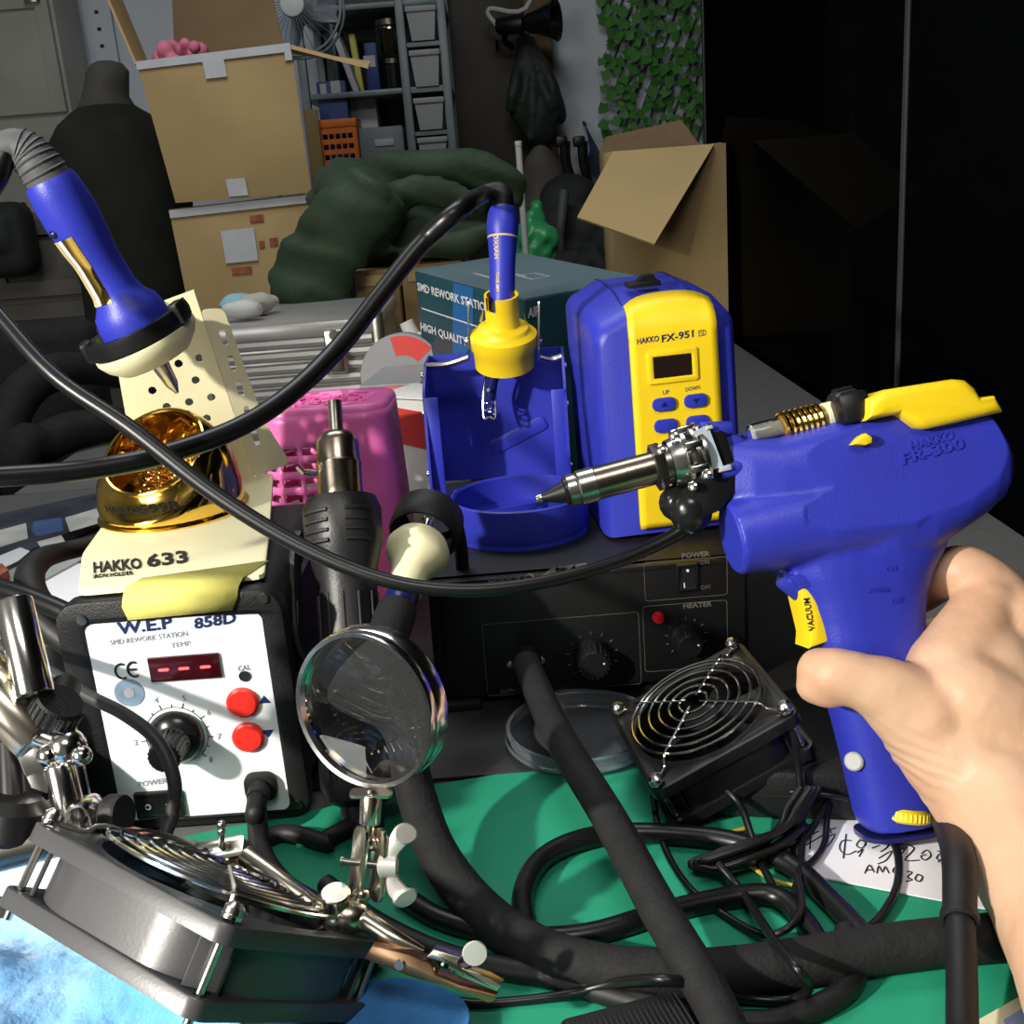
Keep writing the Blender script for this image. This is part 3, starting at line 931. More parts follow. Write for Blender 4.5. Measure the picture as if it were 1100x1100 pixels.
dv = (RT * .9 - UP * .05 - FWD * .35).normalized()
t = thing('clamp_lamp', 'black clamp lamp with a cone reflector above the hanging garment', 'lamp', Matrix.Translation(c))
Ml = axis(c - dv * .03, dv)
rf = put('reflector', B().lathe([(.012, -.045), (.026, -.03), (.03, -.01), (.045, .035), (.055, .05), (.052, .05), (.042, .034), (.024, -.008), (0, -.01)], Ml, 28), 'black_gloss', t, world=True)
put('socket', B().cyl(c - dv * .15, c - dv * .07, .022, .026, bev=.004), 'black_satin', t, world=True)
put('clamp', B().tube([c - dv * .12, c - dv * .12 + V((-.01, .05, -.03)), V((c.x - .10, 3.37, aty(548, 50, hy).z + .0))], .009, 6), 'black_satin', t, world=True)
put('lamp_cord', B().tube([c - dv * .15, c - dv * .16 + V((-.01, .03, .05)), aty(570, 0, 3.25), V((aty(575, -30, 3.3).x, 3.44, 1.1))], .006, 6), 'pole_white', t, world=True)
p0, p1 = aty(557, 158, 2.36), aty(562, 275, 2.36)
x = p0.x
t = thing('white_pole', 'thin white pole standing behind the teal box', 'pole', loc(x, 2.36, FZ))
put('pole_tube', B().cyl((x, 2.36, FZ + .02), (x, 2.36, p0.z), .0068, seg=14), 'pole_white', t, world=True)
put('cap', B().cyl((x, 2.36, p0.z), (x, 2.36, p0.z + .012), .0076, seg=14, bev=.002), 'pole_white', t, world=True)
put('foot', B().lathe([(0, 0), (.09, 0), (.085, .015), (.012, .03), (0, .03)], Matrix.Translation((x, 2.36, FZ))), 'black_satin', t, world=True)
# dark bags, tools and oddments heaped on a crate under the hooks
cz = aty(600, 290, 2.55).z
t = thing('low_bench', 'low dark bench under the heap of bags by the back wall', 'bench', loc(.13, 2.75, FZ))
put('bench_top', B().box((.14, 2.72, cz - .015), (.42, .62, .03), bev=.004), 'wood_dark', t, world=True)
for (x, y) in ((-.04, 2.45), (.32, 2.45), (-.04, 3.0), (.32, 3.0)):
    put('leg', B().box((x, y, (cz - .03 + FZ) / 2), (.04, .04, cz - .03 - FZ)), 'wood_dark', t, world=True)
def lump(name, blobs, m, label, cat, vox=.008, amp=.008, fr=20):
    b = B()
    for (px, py, y, rx, ry, rz) in blobs:
        b.sph((0, 0, 0), 1, Matrix.Translation(aty(px, py, y)) @ Matrix.Diagonal((rx, ry, rz, 1)), 18, 12)
    me = remesh(b, vox, 4)
    def push(p, n):
        q = p + n * (noise.noise(p * fr) * amp)
        q.z = max(q.z, cz + .001)
        return q
    displace(me, push)
    o = put(name, me, m)
    o['label'], o['category'] = label, cat
    return o
lump('tan_bag', [(583, 200, 2.95, .055, .05, .10), (578, 235, 2.93, .05, .05, .07), (583, 270, 2.94, .06, .06, .05)], 'tan_bag', 'dull tan bag standing on the low bench beside the white pole', 'bag')
lump('black_duffel', [(612, 215, 2.78, .075, .06, .06), (600, 245, 2.76, .07, .07, .08), (632, 255, 2.76, .07, .07, .08), (610, 280, 2.74, .10, .07, .06)], 'dark_bag', 'black lumpy duffel bag on the low bench', 'bag')
lump('green_bag', [(575, 240, 2.60, .022, .03, .05), (585, 255, 2.58, .034, .03, .035), (570, 262, 2.58, .03, .03, .05), (575, 280, 2.58, .05, .04, .045)], 'plastic_green', 'bright green crumpled plastic bag behind the teal box', 'bag', .006, .012, 40)
lump('scrap_heap', [(640, 285, 2.5, .06, .06, .05), (615, 290, 2.48, .06, .05, .04), (655, 270, 2.55, .06, .06, .06)], 'dark_bag', 'dark heap of rags in front of the black duffel', 'rags', .008, .016, 30)
q = [aty(606, 205, 2.68), aty(603, 235, 2.66), aty(601, 258, 2.66)]
q.append(V((q[2].x, q[2].y, cz + .002)))
single('grey_hose', B().tube(q, .012, 12), 'grey_rubber', 'short grey ribbed hose standing against the black duffel', 'hose')
for i, (a0, a1) in enumerate((((603, 152), (613, 196)), ((622, 152), (632, 196)))):
    A_, C_ = aty(a0[0], a0[1], 3.30), aty(a1[0], a1[1], 3.30)
    b = B().box((0, 0, 0), (.034, .03, .03), Matrix.Translation(A_), bev=.006)
    b.tube([A_ + V((.01, 0, 0)), A_.lerp(C_, .5), C_, V((C_.x, C_.y + .05, C_.z - .12)), V((C_.x, 3.42, C_.z - .02))], .015, 8)
    single('wall_bracket', b, 'black_satin', ['left black bracket arm on the wall below the clamp lamp', 'right black bracket arm on the wall beside the navy cloth'][i], 'bracket', 'black bracket arms on the wall')
a = [aty(629, 134, 3.38), aty(652, 178, 3.36), aty(640, 190, 3.36), aty(628, 190, 3.36), aty(634, 160, 3.37)]
b = B().add(a + [p + V((0, .012, 0)) for p in a], [(0, 1, 2, 3, 4), (9, 8, 7, 6, 5)] + [(i, (i + 1) % 5, (i + 1) % 5 + 5, i + 5) for i in range(5)])
b.tube([a[0], V((a[0].x, 3.448, a[0].z + .01))], .004, 6, res=2)
single('navy_cloth', b, 'navy_cloth', 'small navy pointed cloth pinned to the wall beside the leaf panel', 'cloth')

# ------------------------------------------------------------------ leaf panel on the back wall
IY = 3.40
il, ir = aty(656, 60, IY).x, aty(768, 60, IY).x
iz0, iz1 = aty(700, 168, IY).z, 1.05
t = thing('ivy_panel', 'green artificial leaf panel on the wall above the flapped carton', 'plant', loc((il + ir) / 2, 3.44, iz0))
lt = B()
for i in range(10):
    x = il + (ir - il) * i / 9
    lt.tube([(x, 3.435, iz0), (min(x + .25, ir), 3.435, iz0 + (min(x + .25, ir) - x) * 2.4)], .003, 5, res=2)
    lt.tube([(x, 3.438, iz1), (max(x - .25, il), 3.438, iz1 - (x - max(x - .25, il)) * 2.4)], .003, 5, res=2)
put('lattice', lt, 'wood_dark', t, world=True)
ob = [(0, 0), (.3, .32), (.52, .25), (.42, .55), (.30, .8), (0, 1.1), (-.30, .8), (-.42, .55), (-.52, .25), (-.3, .32)]
lv = B()
lv.add([(x * .03, y * .03, -abs(x) * .012 + .004 * (y - .5) ** 2) for (x, y) in ob], [tuple(range(len(ob)))])
lm = lv.mesh('leaf')
lm.materials.append(MT['leaf'])
inv = ROOT[t.name].inverted()
k = 0
rg = random.Random(3)
for i in range(17):
    for j in range(17):
        if k >= 288:
            break
        x = il - .015 + (ir - il + .03) * (i + rg.uniform(-.4, .4)) / 16
        z = iz0 + (.80 - iz0) * (j + rg.uniform(-.5, .5)) / 16
        if z < iz0 + .05 and rg.random() < .45:
            continue
        o = bpy.data.objects.new('leaf', lm)
        COL.objects.link(o)
        o.parent = t
        m_ = Matrix.Translation((x, 3.415 - rg.uniform(0, .04), z)) @ Matrix.Rotation(rg.uniform(-1.4, 1.4), 4, 'Y') @ Matrix.Rotation(R(90 + rg.uniform(-45, 25)), 4, 'X') @ Matrix.Rotation(PI + rg.uniform(-1.0, 1.0), 4, 'Z') @ Matrix.Scale(rg.uniform(.8, 1.35), 4)
        o.matrix_local = inv @ m_
        k += 1
up = B()
for i in range(60):
    up.add([Matrix.Translation((rg.uniform(il, ir), 3.41 - rg.uniform(0, .03), rg.uniform(.82, iz1))) @ Matrix.Rotation(rg.uniform(-1.4, 1.4), 4, 'Y') @ Matrix.Rotation(R(80), 4, 'X') @ p for p in lv.v], lv.f)
o = put('foliage', up, 'leaf', t, world=True)
o['kind'] = 'stuff'

# ------------------------------------------------------------------ black office chair behind the bench
y = 1.42
cx = -.80
t = thing('office_chair', 'black office chair with looped arms behind the workbench', 'chair', loc(cx, y, FZ))
put('seat', B().box((cx, y, -.30), (.44, .44, .09), bev=.035, seg=3), 'black_satin', t, world=True)
put('backrest', B().box((cx + .02, y + .20, .0), (.40, .06, .30), bev=.03, seg=3), 'black_foam', t, world=True)
for pts in ([(-12, 520), (2, 470), (22, 425), (52, 402), (90, 396), (135, 402)], [(20, 500), (45, 478), (80, 462), (125, 455)]):
    q = [aty(px, py, y - .08 + .04 * i) for i, (px, py) in enumerate(pts)]
    q = [V((min(q[0].x, -.66), y, -.29))] + q + [V((q[-1].x + .02, y + .15, q[-1].z - .04))]
    put('armrest', B().tube(q, [.018] + [.026] * 4 + [.022] * 3, 12), 'black_foam', t, world=True)
put('column', B().cyl((cx, y, FZ + .06), (cx, y, -.33), .028), 'black_satin', t, world=True)
for i in range(5):
    a = 2 * PI * i / 5
    e = V((cx + .27 * math.cos(a), y + .27 * math.sin(a), FZ + .07))
    lg = put('base_leg', B().tube([(cx, y, FZ + .09), e], [.025, .016], 8, res=2), 'black_satin', t, world=True)
    put('caster', B().cyl(e + V((0, -.012, -.042)), e + V((0, .012, -.042)), .027, seg=16), 'black_rubber', lg, world=True)

# ------------------------------------------------------------------ green mat, sheet of paper
mz = .0016
p = [on(478, 846, mz), on(700, 806, mz), on(735, 800, mz)]
mat_poly = [V((-.19, .470)), V((-.048, .505)), V((.090, .528)), V((.245, .545)), V((.330, .20)), V((.26, .105)), V((-.30, .105)), V((-.30, .46))]
single('green_mat', B().prism([tuple(q) for q in mat_poly], .0003, mz), 'green_mat', 'bright green sheet covering the bench under the cables', 'mat')
pp = [on(846, 905, .003), on(905, 862, .003), on(1090, 850, .003), on(1120, 985, .003), on(1072, 978, .003), on(860, 938, .003)]
b = B()
c0 = sum(pp, V()) / 6
b.prism([(q.x, q.y) for q in pp], .0022, .0030)
ps = single('note_sheet', b, 'paper', 'white sheet of paper with handwriting lying on the green mat', 'paper')
po = V(ps.location)
st = B()
def pen(*pts):
    st.tube([on(x, y, .0032) - po for (x, y) in pts], .00036, 5, res=3, flat=(.6, 1))
for s_ in ([(866, 884), (880, 878), (872, 893), (860, 897)], [(862, 900), (880, 893)], [(866, 908), (884, 897)], [(872, 884), (870, 912)], [(888, 880), (893, 895)], [(886, 893), (898, 889)], [(884, 902), (897, 896), (890, 908), (882, 912)],
           [(915, 903), (905, 903), (902, 912), (910, 918), (920, 914)], [(909, 896), (906, 922)], [(924, 902), (920, 908), (926, 911), (930, 905), (924, 902)], [(921, 916), (927, 912), (923, 920)],
           [(937, 911), (945, 908)], [(950, 905), (956, 902), (953, 910), (946, 915)], [(944, 922), (958, 914), (952, 924), (943, 928)], [(960, 908), (970, 906)], [(961, 915), (972, 912), (965, 922)], [(975, 907), (982, 912), (972, 924), (988, 924)],
           [(990, 917), (996, 913), (1000, 919), (994, 924), (989, 920), (995, 918)], [(1007, 914), (1016, 918), (1008, 926)], [(1014, 914), (1006, 922), (1018, 927)],
           [(929, 938), (934, 929), (939, 937)], [(931, 935), (938, 934)], [(942, 938), (944, 930), (948, 937), (951, 931), (955, 938)], [(962, 931), (959, 936), (964, 938), (967, 933), (962, 931)], [(969, 934), (970, 935)], [(969, 939), (970, 940)], [(974, 936), (980, 937), (975, 942), (980, 945), (973, 947)], [(986, 939), (983, 944), (988, 947), (991, 942), (986, 939)],
           [(984, 884), (990, 880), (988, 887), (983, 887)], [(994, 882), (1000, 884)], [(1004, 880), (1002, 887), (1008, 886), (1006, 881)]):
    pen(*s_)
put('handwriting', st, 'ink', ps)

# ------------------------------------------------------------------ hot air rework station (white panel)
MW = loc(-.165, .488, 0, R(-.5))
t = thing('hot_air_station', 'black cased soldering station with white front panel and red dashes on its display', 'station', MW)
PY = -.0041
def pw(px, py):
    return hit(MW, px, py, (0, PY, 0), (0, 1, 0))
put('case', B().box((0, .081, .0625), (.103, .15, .119), bev=.012, seg=3), 'black_plastic', t)
put('side_rib', B().prism(rrect(.13, .10, .03), 0, .003, Matrix(((0, 0, 1, .0512), (1, 0, 0, .085), (0, 1, 0, .062), (0, 0, 0, 1)))), 'black_plastic', t)
fr = put('front_frame', B().prism(rrect(.108, .123, .012), 0, .011, Matrix.Translation((0, .006, .0625)) @ FRONT, holes=[rrect(.084, .106, .005, cx=.0015, cy=-.003)], bev=.002), 'black_plastic', t)
put('front_panel', B().box((.0015, .0005, .0595), (.084, .009, .106)), 'panel_white', t)
for (x, y) in ((88, 666), (283, 643), (320, 864), (128, 884)):
    q = hit(MW, x, y, (0, -.005, 0), (0, 1, 0))
    s_ = put('screw', B().lathe([(0, 0), (.0026, 0), (.0024, .0010), (0, .0012)], Matrix.Translation(q) @ FRONT, 14), 'steel_dark', fr)
    put('screw_slot', B().box((q.x, q.y - .0011, q.z), (.0032, .0004, .0006)).box((q.x, q.y - .0011, q.z), (.0006, .0004, .0032)), 'black_plastic', s_) if False else None
for x in (-.04, .04):
    for y in (.02, .13):
        put('foot', B().cyl((x, y, 0), (x, y, .006), .007, seg=14), 'black_rubber', t)
def wtext(s, px, py, size, m='ink_navy', bold=0, sx=1.0, rot=0):
    q = pw(px, py)
    return text(s, size, Matrix.Translation((q.x, PY - .0001, q.z)) @ FRONT @ Matrix.Rotation(rot, 4, 'Z'), m, t, bold=bold, sx=sx)
WP = ((0, PY, 0), (0, 1, 0))
lettering('W.E.P', t, *WP, (127, 682), (186, 675), (125, 669), 'ink_navy', .03)
lettering('858D', t, *WP, (209, 676), (254, 669), (208, 664), 'ink_navy', .03)
lettering('SMD REWORK STATION', t, *WP, (119, 693), (202, 683), (118, 687.5), 'ink_grey', 0)
lettering('TEMP', t, *WP, (184, 696), (205, 693), (183.5, 691), 'ink_grey', 0)
lettering('CAL', t, *WP, (256, 721), (269, 719), (255.5, 715.5), 'ink_grey', 0)
lettering('POWER', t, *WP, (149, 845), (180, 841), (148.5, 839.5), 'ink_grey', 0)
# CE mark drawn as arcs
ce = B()
for (px, py, bar) in ((131, 721, 0), (144, 719, 1)):
    q = pw(px, py)
    ce.tube([(q.x + .0031 * math.cos(a), PY - .0001, q.z + .0038 * math.sin(a)) for a in [R(60 + 240 * i / 10) for i in range(11)]], .0006, 5, res=1)
    if bar:
        ce.tube([(q.x - .003, PY - .0001, q.z), (q.x + .0012, PY - .0001, q.z)], .0006, 5, res=1)
put('approval_mark', ce, 'ink', t)
# display
a, c = pw(163, 734), pw(235, 699)
dc = (a + c) / 2
dp = put('display', B().box((dc.x, PY - .0004, dc.z), (.034, .0020, .0125), bev=.0004), 'display_red', t)
for k, x in enumerate((175, 197, 220)):
    q = hit(MW, x, 714.5 - k * 1.5 + (0 if k != 1 else .5), (0, PY - .0012, 0), (0, 1, 0))
    put('segment', B().prism([(-.0026, 0), (-.0021, .0006), (.0021, .0006), (.0026, 0), (.0021, -.0006), (-.0021, -.0006)], 0, .0004, Matrix.Translation((q.x, PY - .0013, dc.z)) @ FRONT), 'segment', dp)
# knob with scale
kc = pw(190, 790)
sc_ = B()
for i in range(15):
    an = R(225 - 270 * i / 14)
    r0, r1 = .0152, (.0178 if i % 2 == 0 else .0166)
    sc_.tube([(kc.x + r0 * math.cos(an), PY - .0001, kc.z + r0 * math.sin(an)), (kc.x + r1 * math.cos(an), PY - .0001, kc.z + r1 * math.sin(an))], .00028, 4, res=1)
sc_.tube([(kc.x + .0152 * math.cos(an), PY - .0001, kc.z + .0152 * math.sin(an)) for an in [R(225 - 270 * i / 40) for i in range(41)]], .0002, 4, res=1)
put('scale', sc_, 'ink', t)
for i in range(8):
    an = R(225 - 270 * i / 7)
    text(str(i + 1), .0042, Matrix.Translation((kc.x + .0205 * math.cos(an), PY - .0001, kc.z + .0205 * math.sin(an))) @ FRONT, 'ink_grey', t)
Mk = Matrix.Translation((kc.x, PY - .0005, kc.z)) @ FRONT
kb = B().lathe([(.0135, 0), (.0138, .001), (.0136, .0025), (.0115, .0055), (.0085, .0072), (.0078, .009), (.0074, .0215), (.0066, .0225), (0, .0225)], Mk, 40)
for i in range(20):
    an = 2 * PI * i / 20
    kb.tube([(.0077 * math.cos(an), .0077 * math.sin(an), .0085), (.0073 * math.cos(an), .0073 * math.sin(an), .021)], .0007, 5, res=1, M=Mk)
kn = put('knob', kb, 'black_gloss', t)
for (px, py) in ((261, 754), (267, 791)):
    q = pw(px, py)
    put('push_button', B().lathe([(.0078, 0), (.0078, .0016), (.0066, .0026), (0, .0028)], Matrix.Translation((q.x, PY, q.z)) @ FRONT, 28), 'red_button', t)
q0, q1 = pw(284, 751), pw(288, 788)
put('arrow_print', B().prism([(-.003, -.002), (.003, -.002), (0, .002)], 0, .0002, Matrix.Translation((q0.x, PY, q0.z)) @ FRONT).prism([(-.003, .002), (0, -.002), (.003, .002)], 0, .0002, Matrix.Translation((q1.x, PY, q1.z)) @ FRONT), 'ink_navy', t)
q = pw(139, 744)
sk = put('sticker', B().prism(ngon(.0072, 28), 0, .0003, Matrix.Translation((q.x, PY, q.z)) @ FRONT), 'sticker', t)
put('sticker_centre', B().prism(ngon(.0026, 16), .0003, .0005, Matrix.Translation((q.x, PY, q.z)) @ FRONT), 'ink_grey', sk)
q = pw(263, 726)
put('trimmer_hole', B().lathe([(.0028, .0003), (.0024, .0003), (.0022, 0), (0, 0)], Matrix.Translation((q.x, PY - .0002, q.z)) @ FRONT, 18), 'ink', t)
q = pw(172, 863)
sw = put('power_switch', B().prism(rrect(.024, .0145, .001), 0, .002, Matrix.Translation((q.x, PY, q.z)) @ FRONT, holes=[rrect(.0195, .010, .0006)], bev=.0005).box((q.x, PY + .0008, q.z), (.0195, .001, .010)), 'black_satin', t)
put('rocker', B().loft([[V((q.x + x, PY - .0008 - d, q.z + s * .0048)) for (x, d) in ((-.0094, .0030), (0, .0006), (.0094, .0004), (.0094, -.001), (-.0094, -.001))] for s in (-1, 1)]), 'black_gloss', sw)
put('rocker_marks', B().tube([(q.x - .0052 + .0013 * math.cos(a), PY - .0028, q.z + .0013 * math.sin(a)) for a in [2 * PI * i / 14 for i in range(14)]], .0003, 5, closed=True, res=1).box((q.x + .005, PY - .0016, q.z), (.003, .0006, .0006)), 'ink_white', sw)
g0 = pw(281, 843)
put('cable_gland', B().prism(rrect(.016, .015, .005), 0, .004, Matrix.Translation((g0.x, PY, g0.z)) @ FRONT, bev=.0012).cyl((g0.x, PY - .003, g0.z), (g0.x, PY - .011, g0.z - .001), .0058, .0052), 'black_rubber', t)
GLAND = MW @ V((g0.x, PY - .009, g0.z - .001))

# yellow tape strip bent over the front edge of the holder plate
tz = .1282
tp = [[(-.180, .500, tz), (-.121, .512, tz)], [(-.184, .4875, tz), (-.129, .4895, tz)], [(-.184, .4830, tz - .002), (-.130, .4835, tz - .002)], [(-.185, .4815, tz - .007), (-.131, .4815, tz - .007)], [(-.183, .4810, .1145), (-.134, .4810, .1155)]]
b = B().add([V(q) for r_ in tp for q in r_], [(2 * i, 2 * i + 1, 2 * i + 3, 2 * i + 2) for i in range(4)])
o = single('masking_tape', b, 'tape_yellow', 'strip of yellow tape holding the cream plate to the station front', 'tape')
solid(o, .0004, 0)

# ------------------------------------------------------------------ cream iron holder: plate, perforated upright, cup
PZ = .1255
t = thing('iron_holder', 'cream metal iron holder standing on the white panelled station', 'holder', Matrix.Translation((-.165, .488, PZ)))
MH = ROOT[t.name]
pl = [(-.2070, .4885), (-.1195, .4925), (-.130, .56), (-.152, .69), (-.240, .69), (-.238, .646), (-.226, .548), (-.2115, .503)]
def rnd(poly, r=.006, n=3):
    out = []
    m_ = len(poly)
    for i in range(m_):
        p, a, c = V(poly[i]), V(poly[i - 1]), V(poly[(i + 1) % m_])
        u, w_ = (a - p).normalized() * min(r, (a - p).length * .45), (c - p).normalized() * min(r, (c - p).length * .45)
        for k in range(n + 1):
            s = k / n
            out.append(tuple((p + u) * (1 - s) ** 2 + p * 2 * s * (1 - s) + (p + w_) * s * s))
    return out
put('base_plate', B().prism(rnd(pl), PZ, PZ + .0022, bev=.0006), 'cream', t, world=True)
# perforated upright sheet
A0, A1 = V((-.232, .668, PZ + .002)), V((-.163, .684, PZ + .002))
T0, T1 = aty(117, 345, .655), aty(208, 311, .665)
ux = (A1 - A0); uy = (T1 - A1)
W0 = ux.length
Hh = uy.length
Ms = frame(A0, ux, T0 - A0)
inv = Ms.inverted()
c_ = [inv @ q for q in (A0, A1, T1, T0)]
hl = []
for j in range(5):
    for i in range(3):
        v0 = (.36 + .105 * j)
        u0 = .30 + .22 * i + (.1 if j % 2 else 0)
        lo_ = V((c_[0].x, c_[0].y)).lerp(V((c_[3].x, c_[3].y)), v0)
        ro_ = V((c_[1].x, c_[1].y)).lerp(V((c_[2].x, c_[2].y)), v0)
        q = lo_.lerp(ro_, u0)
        hl.append(ngon(.0026, 8, q.x, q.y))
for u0, v0, l in ((.22, .16, .007), (.45, .20, .0085), (.68, .17, .007)):
    q = V((c_[0].x, c_[0].y)).lerp(V((c_[3].x, c_[3].y)), v0).lerp(V((c_[1].x, c_[1].y)).lerp(V((c_[2].x, c_[2].y)), v0), u0)
    hl.append([(q.x - .003, q.y), (q.x, q.y - l), (q.x + .003, q.y), (q.x, q.y + l)])
put('upright', B().prism([(q.x, q.y) for q in c_], -.0006, .0006, Ms, holes=hl), 'cream', t, world=True)
# folded side flange of the upright, with slots
nrm = (Ms.to_3x3() @ V((0, 0, 1)))
if nrm.y > 0:
    nrm = -nrm
F1, F2 = A1, T1 - (T1 - A1) * .10
dl = (F2 - F1)
wv = V((.016, .010, 0))
Mf = frame(F1, dl, wv)
L_, w2 = dl.length, .017
put('side_flange', B().prism(rnd([(0, 0), (L_, 0), (L_ * .97, w2 * .8), (L_ * .3, w2), (0, w2 * 1.5)], .004), -.0006, .0006, Mf, holes=[rrect(.010, .004, .0015, 2, L_ * (.22 + .15 * i), w2 * .5) for i in range(5)]), 'cream', t, world=True)
# the cup that takes the iron, and the black clip around it
IB, IT = at(158, 368, .600), at(52, 192, .558)
iax = (IT - IB).normalized()
MI = axis(IB, iax)
put('cup', B().lathe([(.0140, -.011), (.0200, -.0105), (.0262, -.0050), (.0292, .0005), (.0292, .0030), (.0250, .0032), (.0235, 0), (.0190, -.008), (.0140, -.009)], MI, 36), 'cream', t, world=True)
put('cup_bracket', B().box((0, 0, 0), (.030, .030, .003), axis(IB - iax * .004 + (T1.lerp(T0, .5) - IB) * .5, iax, ux), bev=.001).tube([T1.lerp(T0, .5) - iax * .002, IB - iax * .006], .006, 10, res=2, flat=(1, 1.6)), 'cream', t, world=True)
ck = B()
for (a0, a1) in ((-35, 205),):
    n_ = 30
    ck.loft([[MI @ V(((r_) * math.cos(a), (r_) * math.sin(a), z_)) for (r_, z_) in ((.0235, .004), (.0292, .004), (.0300, .008), (.0292, .0125), (.0235, .0125))] for a in [R(a0 + 180 + (a1 - a0) * i / n_) for i in range(n_ + 1)]])
for a in (200, 345, 145):
    ck.box((.0285, 0, .0095), (.007, .010, .012), MI @ Matrix.Rotation(R(a), 4, 'Z'), bev=.002)
put('clip_ring', ck, 'black_satin', t, world=True)
def ptext(s, px, py, size, m, bold=0, sx=1, rot=0):
    q = on(px, py, PZ + .0024)
    return text(s, size, MH.inverted() @ Matrix.Translation(q) @ Matrix.Rotation(rot, 4, 'Z'), m, t, bold=bold, sx=sx)
HP = ((0, 0, .0024), (0, 0, 1))
lettering('HAKKO', t, *HP, (100.5, 616), (153, 611), (100, 604), 'ink', .03)
lettering('633', t, *HP, (158, 610), (203, 604.5), (157, 596), 'ink', .03)
lettering('IRON HOLDER', t, *HP, (100.5, 621.5), (143, 617.5), (100.3, 617.3), 'ink', .01)
# ------------------------------------------------------------------ gold tip cleaner with brass wool
cc = on(188, 548, PZ + .0022)
t = thing('tip_cleaner', 'gold cup of brass wool standing on the cream holder plate', 'cleaner', Matrix.Translation(cc))
rim_c = at(165, 485, (cc - EYE).dot(FWD) - .020) - cc
nr = (V((-.20, -.62, .78))).normalized()
def cupring(k, rad=None, off=0):
    # from the flat foot to the slanted mouth
    cen = V((0, 0, 0)).lerp(rim_c, k)
    cen = V((rim_c.x * k ** 1.6, rim_c.y * k ** 1.6, rim_c.z * (k ** .9)))
    nn = V((0, 0, 1)).lerp(nr, min(1, k * 1.08)).normalized()
    rr_ = rad if rad else [.0405, .0410, .0415, .0405, .038, .0345, .0300][int(k * 6)] if k * 6 == int(k * 6) else 0
    M_ = axis(cen, nn, (1, 0, 0))
    return [M_ @ V(((rr_ + off) * math.cos(a), (rr_ + off) * math.sin(a), 0)) for a in [2 * PI * i / 48 for i in range(48)]]
rads = [.0430, .0430, .0405, .0412, .0412, .0405, .0390, .0365, .0335, .0305]
ks = [0, .03, .05, .2, .38, .55, .7, .82, .92, 1.0]
body = B().loft([cupring(k, r_) for k, r_ in zip(ks, rads)], caps=False)
put('cup_body', body, 'gold', t, ang=60)
put('inner_wall', B().loft([cupring(1.0, .0290), cupring(.92, .0305), cupring(.75, .033), cupring(.5, .036)], caps=False), 'gold', t, ang=60)
Mr = axis(rim_c, nr)
put('rim', B().tube([Mr @ V((.0298 * math.cos(a), .0298 * math.sin(a), 0)) for a in [2 * PI * i / 48 for i in range(48)]], .0014, 8, closed=True, res=1), 'gold', t)
wl = B()
rg = random.Random(5)
for i in range(170):
    r_ = .027 * math.sqrt(rg.random()); a = rg.uniform(0, 2 * PI)
    base = V((r_ * math.cos(a), r_ * math.sin(a), -.030 + rg.uniform(-.004, .007) + .004 * (1 - r_ / .027) + .42 * max(0, -r_ * math.sin(a)) * .9))
    ph = rg.uniform(0, 6); rad_ = rg.uniform(.002, .0042)
    ax1 = V((rg.uniform(-1, 1), rg.uniform(-1, 1), rg.uniform(-.6, .6))).normalized()
    ax2 = ax1.orthogonal().normalized(); ax3 = ax1.cross(ax2)
    wl.tube([base + ax2 * (rad_ * math.cos(ph + k * .9)) + ax3 * (rad_ * math.sin(ph + k * .9)) + ax1 * (.0006 * (k - 7)) for k in range(14)], .00055, 4, res=2, M=Mr, flat=(1, .35))
o = put('brass_wool', wl, 'brass_wool', t)
o['kind'] = 'stuff'
put('wool_bed', B().lathe([(0, -.034), (.034, -.036)], Mr, 24), 'brass_wool', t)
fl = B()
q = hit(Matrix.Translation(cc), 158, 556, (0, -.041, 0), (0, 1, 0))
for (s_, px, sz_, sx_, dz) in (('HAKKO', 134, .0066, .95, -.0006), ('599B', 177, .0088, 1.15, 0)):
    x_ = hit(Matrix.Translation(cc), px, 556, (0, -.040, 0), (0, 1, 0)).x
    ang_ = math.asin(max(-.9, min(.9, x_ / .0412)))
    me_o = text(s_, sz_, FRONT, 'ink', t, bold=.05, sx=sx_)
    for v in me_o.data.vertices:
        a = ang_ + v.co.x / .0412
        hz = .0155 + dz + v.co.z
        sway = rim_c * 0
        kk = max(0, min(1, hz / rim_c.z)) ** 1.6
        rr_ = .0421 - v.co.y * 0
        v.co = V((rr_ * math.sin(a) + rim_c.x * kk * .9, -rr_ * math.cos(a) + rim_c.y * kk * .9 - .0006, hz - .0065 * math.cos(a) * kk))

# ------------------------------------------------------------------ blue iron standing in the cream holder
LI = (IT - IB).length
t = thing('soldering_iron', 'blue soldering iron with gold label standing in the cream holder', 'iron', MI)
hd = B()
rows = [(.000, .0190), (.006, .0198), (.016, .0192), (.022, .0178), (.027, .0140), (.033, .0122), (.050, .0118), (LI * .62, .0132), (LI * .78, .0146), (LI * .90, .0142), (LI * .97, .0134), (LI, .0122)]
hd.lathe([(0, 0)] + [(r_, z) for (z, r_) in rows] + [(.0115, LI - .004), (0, LI - .004)], None, 40)
put('handle', hd, 'blue', t)
put('tip_shroud', B().lathe([(.013, 0), (.0110, -.010), (.0050, -.013), (.0036, -.026), (.001, -.032), (0, -.032)], None, 24), 'nickel', t)
